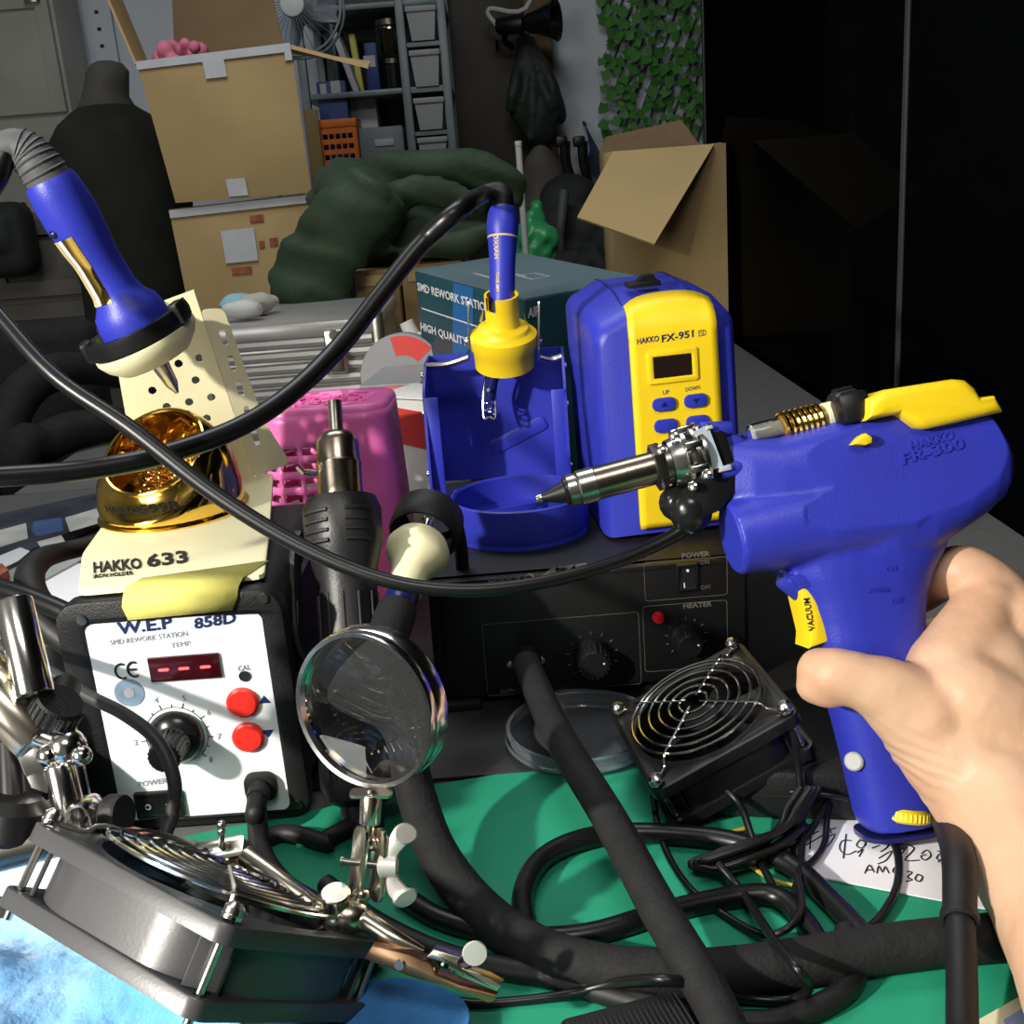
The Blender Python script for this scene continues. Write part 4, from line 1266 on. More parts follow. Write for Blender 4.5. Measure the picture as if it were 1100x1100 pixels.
# grey strain relief bending over to the left
tl = MI.inverted()
q = [IT - iax * .006, at(42, 178, .555), at(31, 164, .553), at(16, 157, .551), at(2, 163, .550)]
put('strain_relief', B().tube(q, [.0118, .0112, .0100, .0088, .0080], 20, res=6), 'grey_rubber', t, world=True)
rb = B()
sp = spline(q, 6)
rs_ = lerps([.0118, .0112, .0100, .0088, .0080], len(sp))
for k in range(4, 17, 2):
    d_ = (sp[k + 1] - sp[k - 1]).normalized()
    Mx = axis(sp[k], d_)
    rb.tube([Mx @ V((rs_[k] * math.cos(a), rs_[k] * math.sin(a), 0)) for a in [2 * PI * i / 20 for i in range(20)]], .0008, 5, closed=True, res=1)
put('strain_rib', rb, 'grey_rubber', t, world=True)
# label wrapped on the handle: silver, gold and dark bands
vdir = (-(FWD)).normalized()
vl = (MI.to_3x3().inverted() @ vdir)
a_c = math.atan2(vl.y, vl.x)
left = (MI.to_3x3().inverted() @ (-RT))
sg = 1 if math.cos(a_c) * left.y - math.sin(a_c) * left.x > 0 else -1
def rad_at(z):
    for (z0, r0), (z1_, r1) in zip(rows, rows[1:]):
        if z0 <= z <= z1_:
            return r0 + (r1 - r0) * (z - z0) / (z1_ - z0)
    return .016
for (d0, d1, m_, off, lb) in ((8, 36, 'gold', .0003, 'gold label strip'), (36, 82, 'label_paper', .0003, 'silver printed label'), (50, 70, 'ink_gold', .0005, 'brown print on the label')):
    za, zb_ = .029, LI * .70
    if d0 == 52:
        zb_ = LI * .66; za = LI * .48
    put('label', B().grid(6, 10, lambda u, v: V(((rad_at(za + (zb_ - za) * v) + off) * math.cos(a_c + sg * R(d0 + (d1 - d0) * u)), (rad_at(za + (zb_ - za) * v) + off) * math.sin(a_c + sg * R(d0 + (d1 - d0) * u)), za + (zb_ - za) * v))), m_, t, label=lb)
a = a_c + sg * R(48)
r_ = rad_at(LI * .745) - .0015
put('cord_slot', B().sph((r_ * math.cos(a), r_ * math.sin(a), LI * .745), .0035, sc=(1, 1, .7)), 'dark_blue', t)

# ------------------------------------------------------------------ hot air handpiece
HB = V((-.0840, .468, .001))
HT = min((at(360, 440, .50 + .002 * k) for k in range(40)), key=lambda p: abs((p - HB).length - .2185))
hax = (HT - HB).normalized()
MG = axis(HB, hax, (1, 0, 0))
t = thing('hot_air_handpiece', 'black hot air handpiece with steel nozzle standing beside the white panelled station', 'tool', MG)
Lh = (HT - HB).length
put('handle', B().lathe([(0, 0), (.010, 0), (.0105, .012), (.0175, .015), (.0195, .022), (.0200, .045), (.0175, .056), (.0155, .062), (.0152, .118), (.0160, .128), (.0180, .136), (.0200, .142), (.0202, .160), (.0180, .166), (0, .166)], None, 40), 'tool_black', t)
for i in range(12):
    a = 2 * PI * i / 12
    put('grip_groove', B().box((.0154 * math.cos(a), .0154 * math.sin(a), .092), (.0012, .0012, .048), bev=.0004), 'black_rubber', t)
vs = B
for c0_ in (-125, -55):
    for j in range(4):
        z = .1415 + j * .0052
        put('vent_slot', B().tube([(.0202 * math.cos(R(c0_ + d)), .0202 * math.sin(R(c0_ + d)), z) for d in (-22, -11, 0, 11, 22)], .0011, 6, res=2), 'ink', t)
for i in range(8):
    a = R(-130 + 12 * i)
    put('lower_vent', B().box((.0200 * math.cos(a), .0200 * math.sin(a), .034), (.0016, .0016, .018)), 'ink', t)
bs = put('barrel', B().lathe([(.0115, .160), (.0115, .183), (.0118, .1835), (.0118, .1850), (.0112, .1856), (.0110, .196), (.0100, .199), (.0072, .2015), (.0045, .2025), (0, .2025)], None, 36), 'bronze_steel', t)
put('nozzle_tip', B().lathe([(.0036, .200), (.0036, .219), (.0028, .219), (.0026, .204), (0, .204)], None, 24), 'steel_dark', t)
put('clamp_screw', B().cyl((-.011, -.004, .180), (-.017, -.006, .181), .0016).cyl((-.017, -.008, .1795), (-.020, -.0085, .1832), .0012, seg=10), 'silver', bs)
put('hand_guard', B().tube([(-.022, .002, .150), (-.026, 0, .135), (-.026, -.002, .100), (-.022, 0, .085), (-.014, .002, .082)], .0034, 10, flat=(1, 1.8)), 'black_plastic', t)

# ------------------------------------------------------------------ black desoldering station
MD = loc(.0405, .590, 0, R(.6))
t = thing('desoldering_station', 'wide black desoldering station carrying the blue unit, with two knobs', 'station', MD)
W2, H2, D2 = .186, .0815, .215
def pd(px, py, off=0):
    return hit(MD, px, py, (0, -.0015 + off, 0), (0, 1, 0))
put('case', B().box((0, D2 / 2 + .001, H2 / 2 + .003), (W2, D2, H2 - .006), bev=.003), 'black_plastic', t)
put('front_panel', B().box((.002, -.0003, H2 / 2 + .003), (W2 - .010, .0024, H2 - .012), bev=.0006), 'black_satin', t)
put('top_edge', B().box((0, .004, H2 - .002), (W2 + .002, .010, .004), bev=.001), 'black_satin', t)
for x in (-.08, .08):
    for y in (.02, .19):
        put('foot', B().cyl((x, y, 0), (x, y, .005), .007, seg=14), 'black_rubber', t)
def lineframe(x0, y0_, x1, y1_):
    q = [pd(x0, y0_), pd(x1, y1_)]
    xa, xb = sorted((q[0].x, q[1].x)); za, zb_ = sorted((q[0].z, q[1].z))
    w_, h_ = xb - xa, zb_ - za
    put('printed_frame', B().prism(rrect(w_, h_, .002), 0, .0001, Matrix.Translation(((xa + xb) / 2, -.0016, (za + zb_) / 2)) @ FRONT, holes=[rrect(w_ - .0006, h_ - .0006, .0018)]), 'ink_faint', t)
lineframe(693, 646, 781, 597)
lineframe(693, 722, 781, 644)
lineframe(524, 748, 686, 657)
def dtext(s, px, py, size, m='ink_faint', bold=0, sx=1):
    q = pd(px, py)
    text(s, size, Matrix.Translation((q.x, -.0017, q.z)) @ FRONT, m, t, bold=bold, sx=sx)
dtext('POWER', 747, 596, .0042, bold=.03, sx=1.1)
dtext('ON', 757, 604, .0034)
dtext('OFF', 758, 631, .0034)
dtext('HEATER', 749, 650, .0042, bold=.03, sx=1.1)
lettering('HAKKO', t, (0, -.0016, 0), (0, 1, 0), (525, 630), (575, 625), (524, 620), 'ink_faint', .03)
lettering('475', t, (0, -.0016, 0), (0, 1, 0), (583, 623), (632, 616), (582, 611), 'ink_faint', .03)
dtext('OUTPUT', 548, 742, .0030)
q = pd(738, 620)
sw = put('power_switch', B().prism(rrect(.0125, .0165, .0008), 0, .0020, Matrix.Translation((q.x, -.0012, q.z)) @ FRONT, holes=[rrect(.0095, .0135, .0005)], bev=.0004).box((q.x, -.0010, q.z), (.0095, .001, .0135)), 'black_gloss', t)
put('rocker', B().loft([[V((q.x + s * .0046, -.0012 - d, q.z + z)) for (z, d) in ((-.0066, .0028), (0, .0006), (.0066, .0004), (.0066, -.001), (-.0066, -.001))] for s in (-1, 1)]), 'black_satin', sw)
put('rocker_marks', B().prism(ngon(.0008, 12), 0, .0004, Matrix.Translation((q.x + .0004, -.0020, q.z + .0042)) @ FRONT).box((q.x - .002, -.0036, q.z - .004), (.0005, .0008, .003)), 'ink_white', sw)
def dknob(px, py, r, m2, lab):
    q = pd(px, py)
    Mk = Matrix.Translation((q.x, -.0018, q.z)) @ FRONT
    k = put('knob', B().lathe([(r, 0), (r, .002), (r * .86, .0045), (r * .80, .013), (r * .74, .0145), (0, .0145)], Mk, 36), 'black_satin', t)
    rb = B()
    for i in range(18):
        a = 2 * PI * i / 18
        rb.tube([(r * .86 * math.cos(a), r * .86 * math.sin(a), .0046), (r * .80 * math.cos(a), r * .80 * math.sin(a), .0135)], r * .07, 5, res=1, M=Mk)
    put('grip_rib', rb, m2, k)
    put('pointer_dot', B().prism(ngon(.0006, 10), .0144, .0148, Mk @ Matrix.Translation((r * .5, r * .1, 0))), 'ink_white', k)
    tk = B()
    for i in range(11):
        a = R(225 - 27 * i)
        tk.tube([(1.22 * r * math.cos(a), 1.22 * r * math.sin(a), .0002), (1.42 * r * math.cos(a), 1.42 * r * math.sin(a), .0002)], .00025, 4, res=1, M=Mk)
    put('scale', tk, 'ink_faint', t)
dknob(636, 704, .0108, 'steel_dark', '')
dknob(737, 684, .0088, 'black_gloss', '')
q = pd(707, 663)
put('indicator_lamp', B().lathe([(.0036, 0), (.0036, .001), (.0028, .0035), (0, .0044)], Matrix.Translation((q.x, -.0014, q.z)) @ FRONT, 18), 'red_led', t)
q = pd(566, 708)
HOSE0 = MD @ V((q.x, -.006, q.z))
put('hose_socket', B().cyl((q.x, -.0010, q.z), (q.x, -.008, q.z), .0088, .0080), 'black_rubber', t)
for (x, y) in ((548, 714), (582, 709)):
    e = pd(x, y)
    put('screw', B().lathe([(.0024, 0), (.002, .0012), (0, .0016)], Matrix.Translation((e.x, -.0014, e.z)) @ FRONT, 14), 'silver', t)
DT = H2          # its top

# ------------------------------------------------------------------ blue and yellow station on top of it
MX = loc(.1005, .638, DT + .0012, R(3.6)) @ Matrix.Rotation(R(-1.6), 4, 'Y')
t = thing('blue_station', 'blue soldering station with yellow front panel on the black desoldering station', 'station', MX)
def px_(px, py, y=-.0035):
    return hit(MX, px, py, (0, y, 0), (0, 1, 0))
def sect(y, w_, h_, crown, wb):
    # cross section at depth y: flared foot, rounded shoulders, crowned top
    pts = []
    n_ = 7
    r_ = .011
    for s in (1, -1):
        side = []
        side.append(V((s * wb / 2, y, .0025)))
        side.append(V((s * (wb / 2 - .0008), y, .02)))
        side.append(V((s * w_ / 2, y, h_ - crown - r_)))
        for k in range(1, n_):
            a = R(90 * k / n_)
            side.append(V((s * (w_ / 2 - r_ + r_ * math.cos(a)), y, h_ - crown - r_ + r_ * math.sin(a))))
        side.append(V((s * w_ * .26, y, h_ - crown * .15)))
        pts += side if s == 1 else side[::-1]
    return pts
secs = [(.0005, .074, .132, .005, .078), (.003, .080, .136, .006, .084), (.010, .085, .140, .006, .088), (.05, .087, .147, .007, .089), (.10, .087, .149, .007, .089), (.124, .084, .146, .007, .087), (.131, .077, .140, .006, .080)]
put('body', B().loft([sect(*s_) for s_ in secs]), 'blue', t, ang=50)
for x in (-.03, .03):
    for y in (.015, .11):
        put('foot', B().cyl((x, y, 0), (x, y, .004), .006, seg=14), 'black_rubber', t)
# yellow panel: front plate that curls over the top edge
fw = .0535
xo = .0035
prof = [(-.0035, .007), (-.0042, .011), (-.0041, .06), (-.0041, .122), (-.0032, .1285), (.0005, .1345), (.006, .1400), (.016, .1445)]
rings = []
pb = B()
nx = 12
verts = []
for i, (y, z) in enumerate(prof):
    k = 1.0
    for j in range(nx + 1):
        u = -1 + 2 * j / nx
        zz = z
        yy = y
        if i >= 4:
            f_ = (i - 3) / (len(prof) - 4)
            zz = z + .0012 * f_ - .0035 * abs(u) ** 4 * f_ - .0020 * u * u * f_
            yy = y - .005 * abs(u) ** 5 * f_
        taper = 1 - .05 * (z / .140)
        verts.append(V((xo + u * fw / 2 * taper + (.0 if 1 else 0), yy, zz)))
faces = [(i * (nx + 1) + j, i * (nx + 1) + j + 1, (i + 1) * (nx + 1) + j + 1, (i + 1) * (nx + 1) + j) for i in range(len(prof) - 1) for j in range(nx)]
pb.add(verts, faces)
yp = solid(put('front_panel', pb, 'yellow', t, ang=40), .0046, -1)
FY = -.0041
def xtext(s, px, py, size, m='ink_navy', bold=0, sx=1):
    q = px_(px, py, FY)
    text(s, size, Matrix.Translation((q.x, FY - .0006, q.z)) @ FRONT, m, t, bold=bold, sx=sx)
XP = ((0, -.0041, 0), (0, 1, 0))
lettering('HAKKO', t, *XP, (684.5, 370), (708, 366.3), (684, 363.8), 'ink_navy', .015)
lettering('FX-951', t, *XP, (711, 368), (745, 362), (710.5, 360), 'ink_navy', .02)
lettering('ESD', t, *XP, (750.5, 361.5), (758.5, 360), (750, 355), 'ink_faint', 0)
lettering('UP', t, *XP, (712, 424), (719, 423), (711.6, 419.5), 'ink_faint', .01)
lettering('DOWN', t, *XP, (736.5, 420.8), (752, 418), (736, 416.3), 'ink_faint', .01)
q = (px_(699, 402, FY) + px_(746, 384, FY)) / 2
fm = put('display_frame', B().prism(rrect(.0300, .0195, .0015), 0, .0016, Matrix.Translation((q.x, FY + .0002, q.z)) @ FRONT, holes=[rrect(.0225, .0125, .0005)], bev=.0008), 'yellow', t)
put('display', B().box((q.x, FY - .0002, q.z), (.0225, .0014, .0125)), 'display_brown', fm)
for (x, y, fl_) in ((713, 434, 1), (747, 430, -1), (715, 457, 0), (749, 453, 0)):
    q = px_(x, y, FY)
    k = put('push_button', B().prism(rrect(.0140, .0080, .0035), 0, .0016, Matrix.Translation((q.x, FY - .0004, q.z)) @ FRONT, bev=.0006), 'blue_satin', t)
    if fl_:
        put('arrow_mark', B().prism([(-.002, -.0013 * fl_), (.002, -.0013 * fl_), (0, .0016 * fl_)], 0, .0003, Matrix.Translation((q.x, FY - .0019, q.z)) @ FRONT), 'dark_blue', k)
q = hit(MX, 690, 304, (0, 0, .1495), (0, 0, 1))
sw = put('power_switch', B().box((q.x, q.y, .1492), (.020, .014, .003), bev=.0006), 'black_satin', t)
put('rocker', B().loft([[V((q.x + x, q.y + s * .005, .1500 + d)) for (x, d) in ((-.008, .0004), (-.004, .0004), (0, .0042), (.006, .0046), (.008, .001), (.008, -.001), (-.008, -.001))] for s in (-1, 1)]), 'black_gloss', sw)
for (yy, xx) in ((-.0002, .0008),):
    pass
b = B()
for s in (-1, 1):
    b.tube([(s * .0220, .016, .1400), (s * .0220, .05, .1462), (s * .0220, .10, .1482), (s * .021, .120, .1460)], .0004, 4, res=4)
put('top_seam', b, 'dark_blue', t)

# ------------------------------------------------------------------ blue iron holder with round sponge cup
HC = on(560, 566, DT + .002)
MO = loc(HC.x, HC.y, DT + .0003, R(-3))
t = thing('sponge_holder', 'blue iron holder with round cup standing on the black desoldering station', 'holder', MO)
put('base_plate', B().prism(rrect(.088, .120, .012, 4, 0, .052), 0, .0025, bev=.0008).prism(ngon(.0435, 40), 0, .0025), 'blue', t)
put('round_cup', B().lathe([(0, .0030), (.0425, .0025), (.0440, .006), (.0440, .0245), (.0425, .0252), (.0412, .0240), (.0405, .008), (.036, .0060), (0, .0060)], None, 48), 'blue', t)
put('cup_divider', B().box((-.004, .006, .010), (.05, .002, .009), Matrix.Rotation(R(20), 4, 'Z')).box((.012, -.010, .010), (.002, .035, .009), Matrix.Rotation(R(-35), 4, 'Z')).lathe([(.009, .006), (.009, .011), (.0075, .011), (.0075, .006)], Matrix.Translation((0, 0, 0)), 20), 'blue', t)
scb = put('clamp_screw', B().lathe([(.0048, .0025), (.0048, .006), (.0040, .008), (.0040, .012), (.0014, .0125), (.0014, .016), (0, .0162)], Matrix.Translation((-.0385, .0340, .0)), 20), 'silver', t)
put('small_screw', B().lathe([(.002, .0025), (.0018, .0042), (0, .0046)], Matrix.Translation((.037, .036, 0)), 14), 'silver', t)
# side cheeks and back plate
FX0 = -.0135
def side(x):
    pts = [(.036, .0025), (.105, .0025), (.112, .075), (.104, .101), (.070, .099), (.046, .084)]
    Mq = Matrix(((0, 0, 1, x), (1, 0, 0, 0), (0, 1, 0, 0), (0, 0, 0, 1)))
    return put('side_cheek', B().prism(rnd(pts, .004), -.0009, .0009, Mq, holes=[[(.062, .050), (.065, .050), (.065, .088), (.062, .088)]]), 'blue', t)
for s in (-1, 1):
    ch = side(FX0 + s * .0470)
    put('front_fold', B().box((FX0 + s * .0425, .0455, .042), (.0095, .0016, .078), bev=.0006), 'blue', t)
    for (y, z) in ((.060, .094), (.050, .070), (.042, .030), (.040, .012)):
        put('rivet', B().lathe([(.0022, 0), (.0020, .0012), (0, .0018)], axis((FX0 + s * .0479, y, z), (s, 0, 0)), 12), 'silver', ch)
bp_ = put('back_plate', B().prism(rrect(.093, .092, .003, 3, FX0, .055), -.0009, .0009, Matrix.Translation((0, .098, 0)) @ FRONT), 'blue', t)
put('light_patch_bar', B().prism([tuple(V((math.cos(R(24)) * x - math.sin(R(24)) * y, math.sin(R(24)) * x + math.cos(R(24)) * y)) + V((FX0 + .012, .040))) for (x, y) in rrect(.044, .0105, .003, 3)], .0008, .0024, Matrix.Translation((0, .098, 0)) @ FRONT, bev=.0006), 'blue', bp_)  # raised bar stands in for a slanted patch of light on the plate
put('floor_plate', B().box((FX0, .068, .0032), (.092, .062, .0012), bev=.0003), 'blue', t)
put('floor_strip', B().box((FX0, .084, .0042), (.074, .010, .0010), bev=.0003), 'bin_white', t)
# yellow receptacle, tilted towards the front
YC = at(541, 366, (MO @ V((0, .055, .08)) - EYE).dot(FWD))
yax = V((.02, -.30, 1)).normalized()
MY = axis(YC, yax)
yl = put('receptacle', B().lathe([(.0155, -.0185), (.0200, -.0180), (.0208, -.006), (.0225, -.003), (.0225, .005), (.0205, .0065), (.0185, .0075), (.0170, .010), (.0118, .0115), (.0112, .0130), (.0112, .024), (.0098, .024), (.0098, -.010), (.0155, -.014)], MY, 40), 'yellow', t, world=True)
put('neck_lip', B().lathe([(.0112, .022), (.0114, .033), (.0098, .033), (.0098, .022)], MY, 30, R(-112), R(205)), 'yellow', t, world=True)
for s in (-1, 1):
    e = YC + RT * (.0235 * s)
    put('pivot_plate', B().prism(rnd([(-.004, -.026), (.003, -.026), (.005, .006), (0, .014), (-.005, .006)], .002), -.0006, .0006, axis(e, RT, (0, -1, .2))), 'silver', t, world=True)
    put('pivot_screw', B().lathe([(.003, 0), (.0026, .0014), (0, .0020)], axis(e + RT * (.0008 * s), RT * s), 14), 'silver', t, world=True)
    put('pivot_pin', B().cyl(e + UP * .012 - FWD * .004 - RT * (.008 * s), e + UP * .020 - FWD * .004 - RT * (.010 * s), .0012, .0005, seg=8), 'silver', t, world=True)
    xx = MO @ V((FX0 + s * .0465, .072, .098))
    put('pivot_arm', B().tube([e - yax * .012, e.lerp(xx, .5) - yax * .008, xx], .0022, 8, res=4), 'silver', t, world=True)
# clear tube with sprung hook under the receptacle
q0, q1 = YC - yax * .014 + UP * 0, at(526, 448, (YC - EYE).dot(FWD) + .018)
put('tip_guard', B().tube([q0 - RT * .011, q1 - RT * .004 + UP * .018, q1 - RT * .004, q1, q1 + RT * .004, q1 + RT * .004 + UP * .018, q0 - RT * .002], .0010, 8, res=5), 'silver', t, world=True)
put('guard_spring', B().tube([q1 + UP * (.001 * k) + RT * (.0030 * math.cos(k * 1.2)) - FWD * (.0030 * math.sin(k * 1.2)) + UP * .002 for k in range(16)], .0007, 6, res=3), 'chrome', t, world=True)
put('heater_tube', B().cyl(q0 - RT * .006, q1 + UP * .012, .0042, .0034), 'dark_blue', t, world=True)
put('blue_dot', B().sph(at(525, 419, (q1 - EYE).dot(FWD) - .0075), .0016, seg=10, rings=6), 'sticker', t, world=True)

# thin blue iron standing in the receptacle
I2B, I2T = YC + yax * .020, at(540, 222, (YC - EYE).dot(FWD) - .012)
d2 = (I2T - I2B)
L2 = d2.length
M2 = axis(I2B, d2)
t = thing('slim_iron', 'slim blue soldering iron with gold lettering upright in the yellow receptacle', 'iron', M2)
put('handle', B().lathe([(0, -.008), (.0074, -.008), (.0078, .004), (.0083, .008), (.0085, .030), (.0088, L2 * .52), (.0095, L2 * .66), (.0099, L2 * .70)], None, 32).lathe([(.0098, L2 * .715), (.0104, L2 * .75), (.0106, L2 * .84), (.0098, L2 * .93), (.0085, L2 * .985), (.0075, L2), (0, L2)], None, 32), 'blue', t)
put('gold_band', B().lathe([(.0095, L2 * .695), (.0100, L2 * .70), (.0100, L2 * .716), (.0095, L2 * .722)], None, 32), 'ink_gold', t)
put('keyed_collar', B().lathe([(.0089, 0), (.0089, .006), (.0080, .006), (.0080, 0)], None, 20, R(-150), R(-80)), 'ink', t)
vl = M2.to_3x3().inverted() @ (-FWD)
a_c = math.atan2(vl.y, vl.x)
for (s_, z_, da, sz_) in (('HAKKO', .042, -26, .0042), ('FM-2027', .019, -20, .0032)):
    o = text(s_, sz_, Matrix(), 'ink_gold', t, bold=.02, sx=1.1)
    for v in o.data.vertices:
        a = a_c + R(da) + (v.co.y / .0088)
        zz_ = z_ + v.co.x
        rr_ = .0087 + v.co.z + (.0003 * zz_ / (L2 * .52) if zz_ < L2 * .52 else .0003 + .0008 * (zz_ - L2 * .52) / (L2 * .14))
        v.co = V((rr_ * math.cos(a), rr_ * math.sin(a), zz_))
g = [I2T - d2.normalized() * .004, at(540, 210, (I2T - EYE).dot(FWD)), at(532, 206, (I2T - EYE).dot(FWD)), at(520, 208, (I2T - EYE).dot(FWD) - .002)]
put('strain_relief', B().tube(g, [.0072, .0070, .0064, .0056], 14, res=5), 'black_rubber', t, world=True)
IRON2_CORD = g[-1]

# ------------------------------------------------------------------ desoldering tool in its ring stand
rc = at(458, 566, .600)
rax = (at(432, 640, .560) - rc).normalized()
MRg = axis(rc, rax)
t = thing('desoldering_tool', 'cream flanged desoldering tool leaning in a black ring beside the black station', 'tool', MRg)
put('flange', B().lathe([(.0060, .012), (.0150, .014), (.0172, .019), (.0172, .022), (.0155, .026), (.0120, .031), (.0098, .037), (.0094, .050), (.0086, .050), (.0084, .03), (0, .03)], None, 40), 'cream_soft', t)
put('barrel', B().lathe([(0, .030), (.0085, .030), (.0085, .068), (0, .068)], None, 28), 'dark_blue', t)
put('foam_grip', B().lathe([(.0070, .062), (.0100, .063), (.0104, .070), (.0100, .100), (.0096, .115), (0, .116)], None, 28), 'black_foam', t)
put('nozzle_rod', B().cyl((0, 0, .02), (0, 0, -.004), .004, .0030), 'nickel', t)
t2 = thing('ring_stand', 'black ring stand behind the cream flange of the desoldering tool', 'stand', Matrix.Translation((rc.x + .004, rc.y + .03, 0)))
put('ring', B().lathe([(.0150, -.012), (.0188, -.010), (.0195, -.004), (.0195, .006), (.0180, .0085), (.0158, .007), (.0150, 0)], MRg, 36), 'black_rubber', t2, world=True)
bs_ = rc + V((.006, .02, 0))
put('stand_arm', B().tube([rc + (MRg.to_3x3() @ V((0, 0, 0))) - rax * .004 + V((.014, .012, -.002)), V((rc.x + .016, rc.y + .035, rc.z - .03)), V((rc.x + .014, rc.y + .036, .03)), V((rc.x + .012, rc.y + .036, .006))], .004, 10), 'black_satin', t2, world=True)
put('stand_base', B().box((rc.x + .004, rc.y + .045, .004), (.034, .07, .007), bev=.002), 'black_satin', t2, world=True)
put('wing_screw', B().lathe([(.0016, 0), (.0016, .005), (.003, .0055), (.003, .008), (0, .0085)], axis(at(451, 545, .60), UP), 12), 'nickel', t2, world=True)
for (px, py) in ((457, 558),):
    put('ring_screw', B().sph(at(px, py, .604), .0020, seg=10, rings=6), 'steel_dark', t2, world=True)
FOAM_END = MRg @ V((0, 0, .114))

# ------------------------------------------------------------------ boxes standing behind the tools
Bp = at(564, 323, .93)
Ap = at(445, 291, 1.11)
u = (Ap - Bp).normalized()
rd = ray(562, 272)
Dp = EYE + rd * ((Ap - EYE).dot(u) / rd.dot(u))
w_ = (Dp - Ap).normalized()
wid = .125
n_ = u.cross(w_).normalized()
if n_.z < 0:
    n_ = -n_
hgt = min((Ap.z, Bp.z, (Bp + w_ * wid).z)) / n_.z - .004
MB2 = Matrix(((-u.x, w_.x, n_.x, Ap.x), (-u.y, w_.y, n_.y, Ap.y), (-u.z, w_.z, n_.z, Ap.z), (0, 0, 0, 1)))
LA = (Ap - Bp).length
t = thing('teal_box', 'dark teal rework station carton behind the blue iron holder', 'box', Matrix.Translation((Bp.x, Bp.y, 0)))
inv = ROOT[t.name].inverted()
s_ = 1 if MB2.to_3x3().determinant() > 0 else -1
put('box_body', B().box((LA / 2, wid / 2, -hgt / 2), (LA, wid, hgt), inv @ MB2, bev=.0015), 'teal_box', t)
put('box_lid', B().box((LA / 2, wid / 2, .0006), (LA - .002, wid - .002, .0014), inv @ MB2), 'teal_top', t)
put('stripe_print', B().prism([(.088, -.001), (.128, -.001), (.100, -hgt * .8), (.055, -hgt * .8)], .0, .0006, inv @ MB2 @ Matrix(((1, 0, 0, 0), (0, 0, -1, -.0002), (0, 1, 0, 0), (0, 0, 0, 1)))), 'stripe_blue', t)
FB = inv @ MB2 @ Matrix(((1, 0, 0, 0), (0, 0, -1, -.0012), (0, 1, 0, 0), (0, 0, 0, 1)))
P_ = (FB @ V((0, 0, .0003))); N_ = FB.to_3x3() @ V((0, 0, 1))
lettering('SMD REWORK STATION', t, P_, N_, (449, 312), (528, 337), (448, 303), 'label_paper', .02)
put('underline_print', B().box((.092, -.036, .0002), (.16, .0012, .0004), FB), 'label_paper', t)
lettering('HIGH QUALITY', t, P_, N_, (452.5, 356), (503, 374), (451.5, 346), 'label_paper', .02)
SB = inv @ MB2 @ Matrix(((0, 0, 1, LA + .0012), (1, 0, 0, 0), (0, 1, 0, 0), (0, 0, 0, 1)))
lettering('AIR', t, SB @ V((0, 0, .0003)), SB.to_3x3() @ V((0, 0, 1)), (567, 342), (580, 339), (567, 331), 'label_paper', .02)
ck = B()
for i in range(3):
    ck.prism(rrect(.009, .009, .001, 2, .052, -.060 - .022 * i), 0, .0004, SB, holes=[rrect(.0072, .0072, .0005, 2, .052, -.060 - .022 * i)])
put('check_box_print', ck, 'label_paper', t)
tpb = B()
TB = inv @ MB2 @ Matrix.Translation((0, 0, .0016))
for i, (x, y) in enumerate(((.09, .030), (.105, .045), (.12, .055))):
    tpb.box((x, y, 0), (.034 - .008 * i, .003, .0004), TB)
tpb.prism(rrect(.03, .02, .002, 2, .135, .06), 0, .0003, TB, holes=[rrect(.027, .017, .001, 2, .135, .06)])
put('faint_print', tpb, 'ink_grey', t)

# red, white and navy cartons to the left of it
Mq = loc(-.096, .945, 0, R(-33))
t = thing('red_banded_carton', 'white carton with a red band behind the blue holder', 'box', Mq)
put('box_body', B().box((.015, .025, .062), (.05, .05, .124), bev=.001), 'box_white', t)
put('red_band', B().prism([(-.0105, .116), (.0402, .111), (.0402, .078), (-.0105, .084)], 0, .0005, Matrix.Translation((0, -.0002, 0)) @ FRONT).box((-.0102, .025, .10), (.0006, .05, .032)), 'box_red', t)
put('lid_flap', B().box((.013, .022, .1248), (.056, .058, .0016), bev=.0004), 'box_white', t)
text('FLUX', .007, Matrix.Translation((.03, .01, .1258)), 'ink_grey', t) if False else None
Mq = loc(-.128, 1.00, 0, R(-8))
t = thing('striped_carton', 'narrow red carton with a navy stripe behind the pink basket', 'box', Mq)
put('box_body', B().box((.026, .05, .062), (.056, .10, .124), bev=.001), 'box_red', t)
put('navy_stripe', B().box((.026, -.0002, .106), (.056, .0008, .010)).box((.026, -.0002, .116), (.056, .0008, .005)), 'box_navy', t)
put('grey_stripe', B().box((.026, -.0002, .080), (.056, .0008, .012)), 'box_grey', t)
put('lid', B().box((.026, .05, .1252), (.057, .102, .002)), 'box_grey', t)
c = aty(430, 400, 1.20)
t = thing('round_tin', 'grey round tin with a red sector behind the red banded carton', 'tin', Matrix.Translation((c.x, 1.20, 0)))
rr_ = .043
cz_ = aty(430, 402, 1.16).z
put('tin_body', B().lathe([(0, 0), (rr_, 0), (rr_ + .001, .002), (rr_ + .001, .04), (rr_, .042), (0, .042)], Matrix.Translation((c.x + .01, 1.16, cz_)) @ Matrix.Rotation(R(84), 4, 'X'), 40), 'box_grey', t, world=True)
a0 = [Matrix.Translation((c.x + .01, 1.16, cz_)) @ Matrix.Rotation(R(84), 4, 'X') @ V((rr_ * .96 * math.cos(R(a)), rr_ * .96 * math.sin(R(a)), .0425)) for a in range(40, 105, 8)]
a1 = [Matrix.Translation((c.x + .01, 1.16, cz_)) @ Matrix.Rotation(R(84), 4, 'X') @ V((rr_ * .5 * math.cos(R(a)), rr_ * .5 * math.sin(R(a)), .0425)) for a in range(40, 105, 8)]
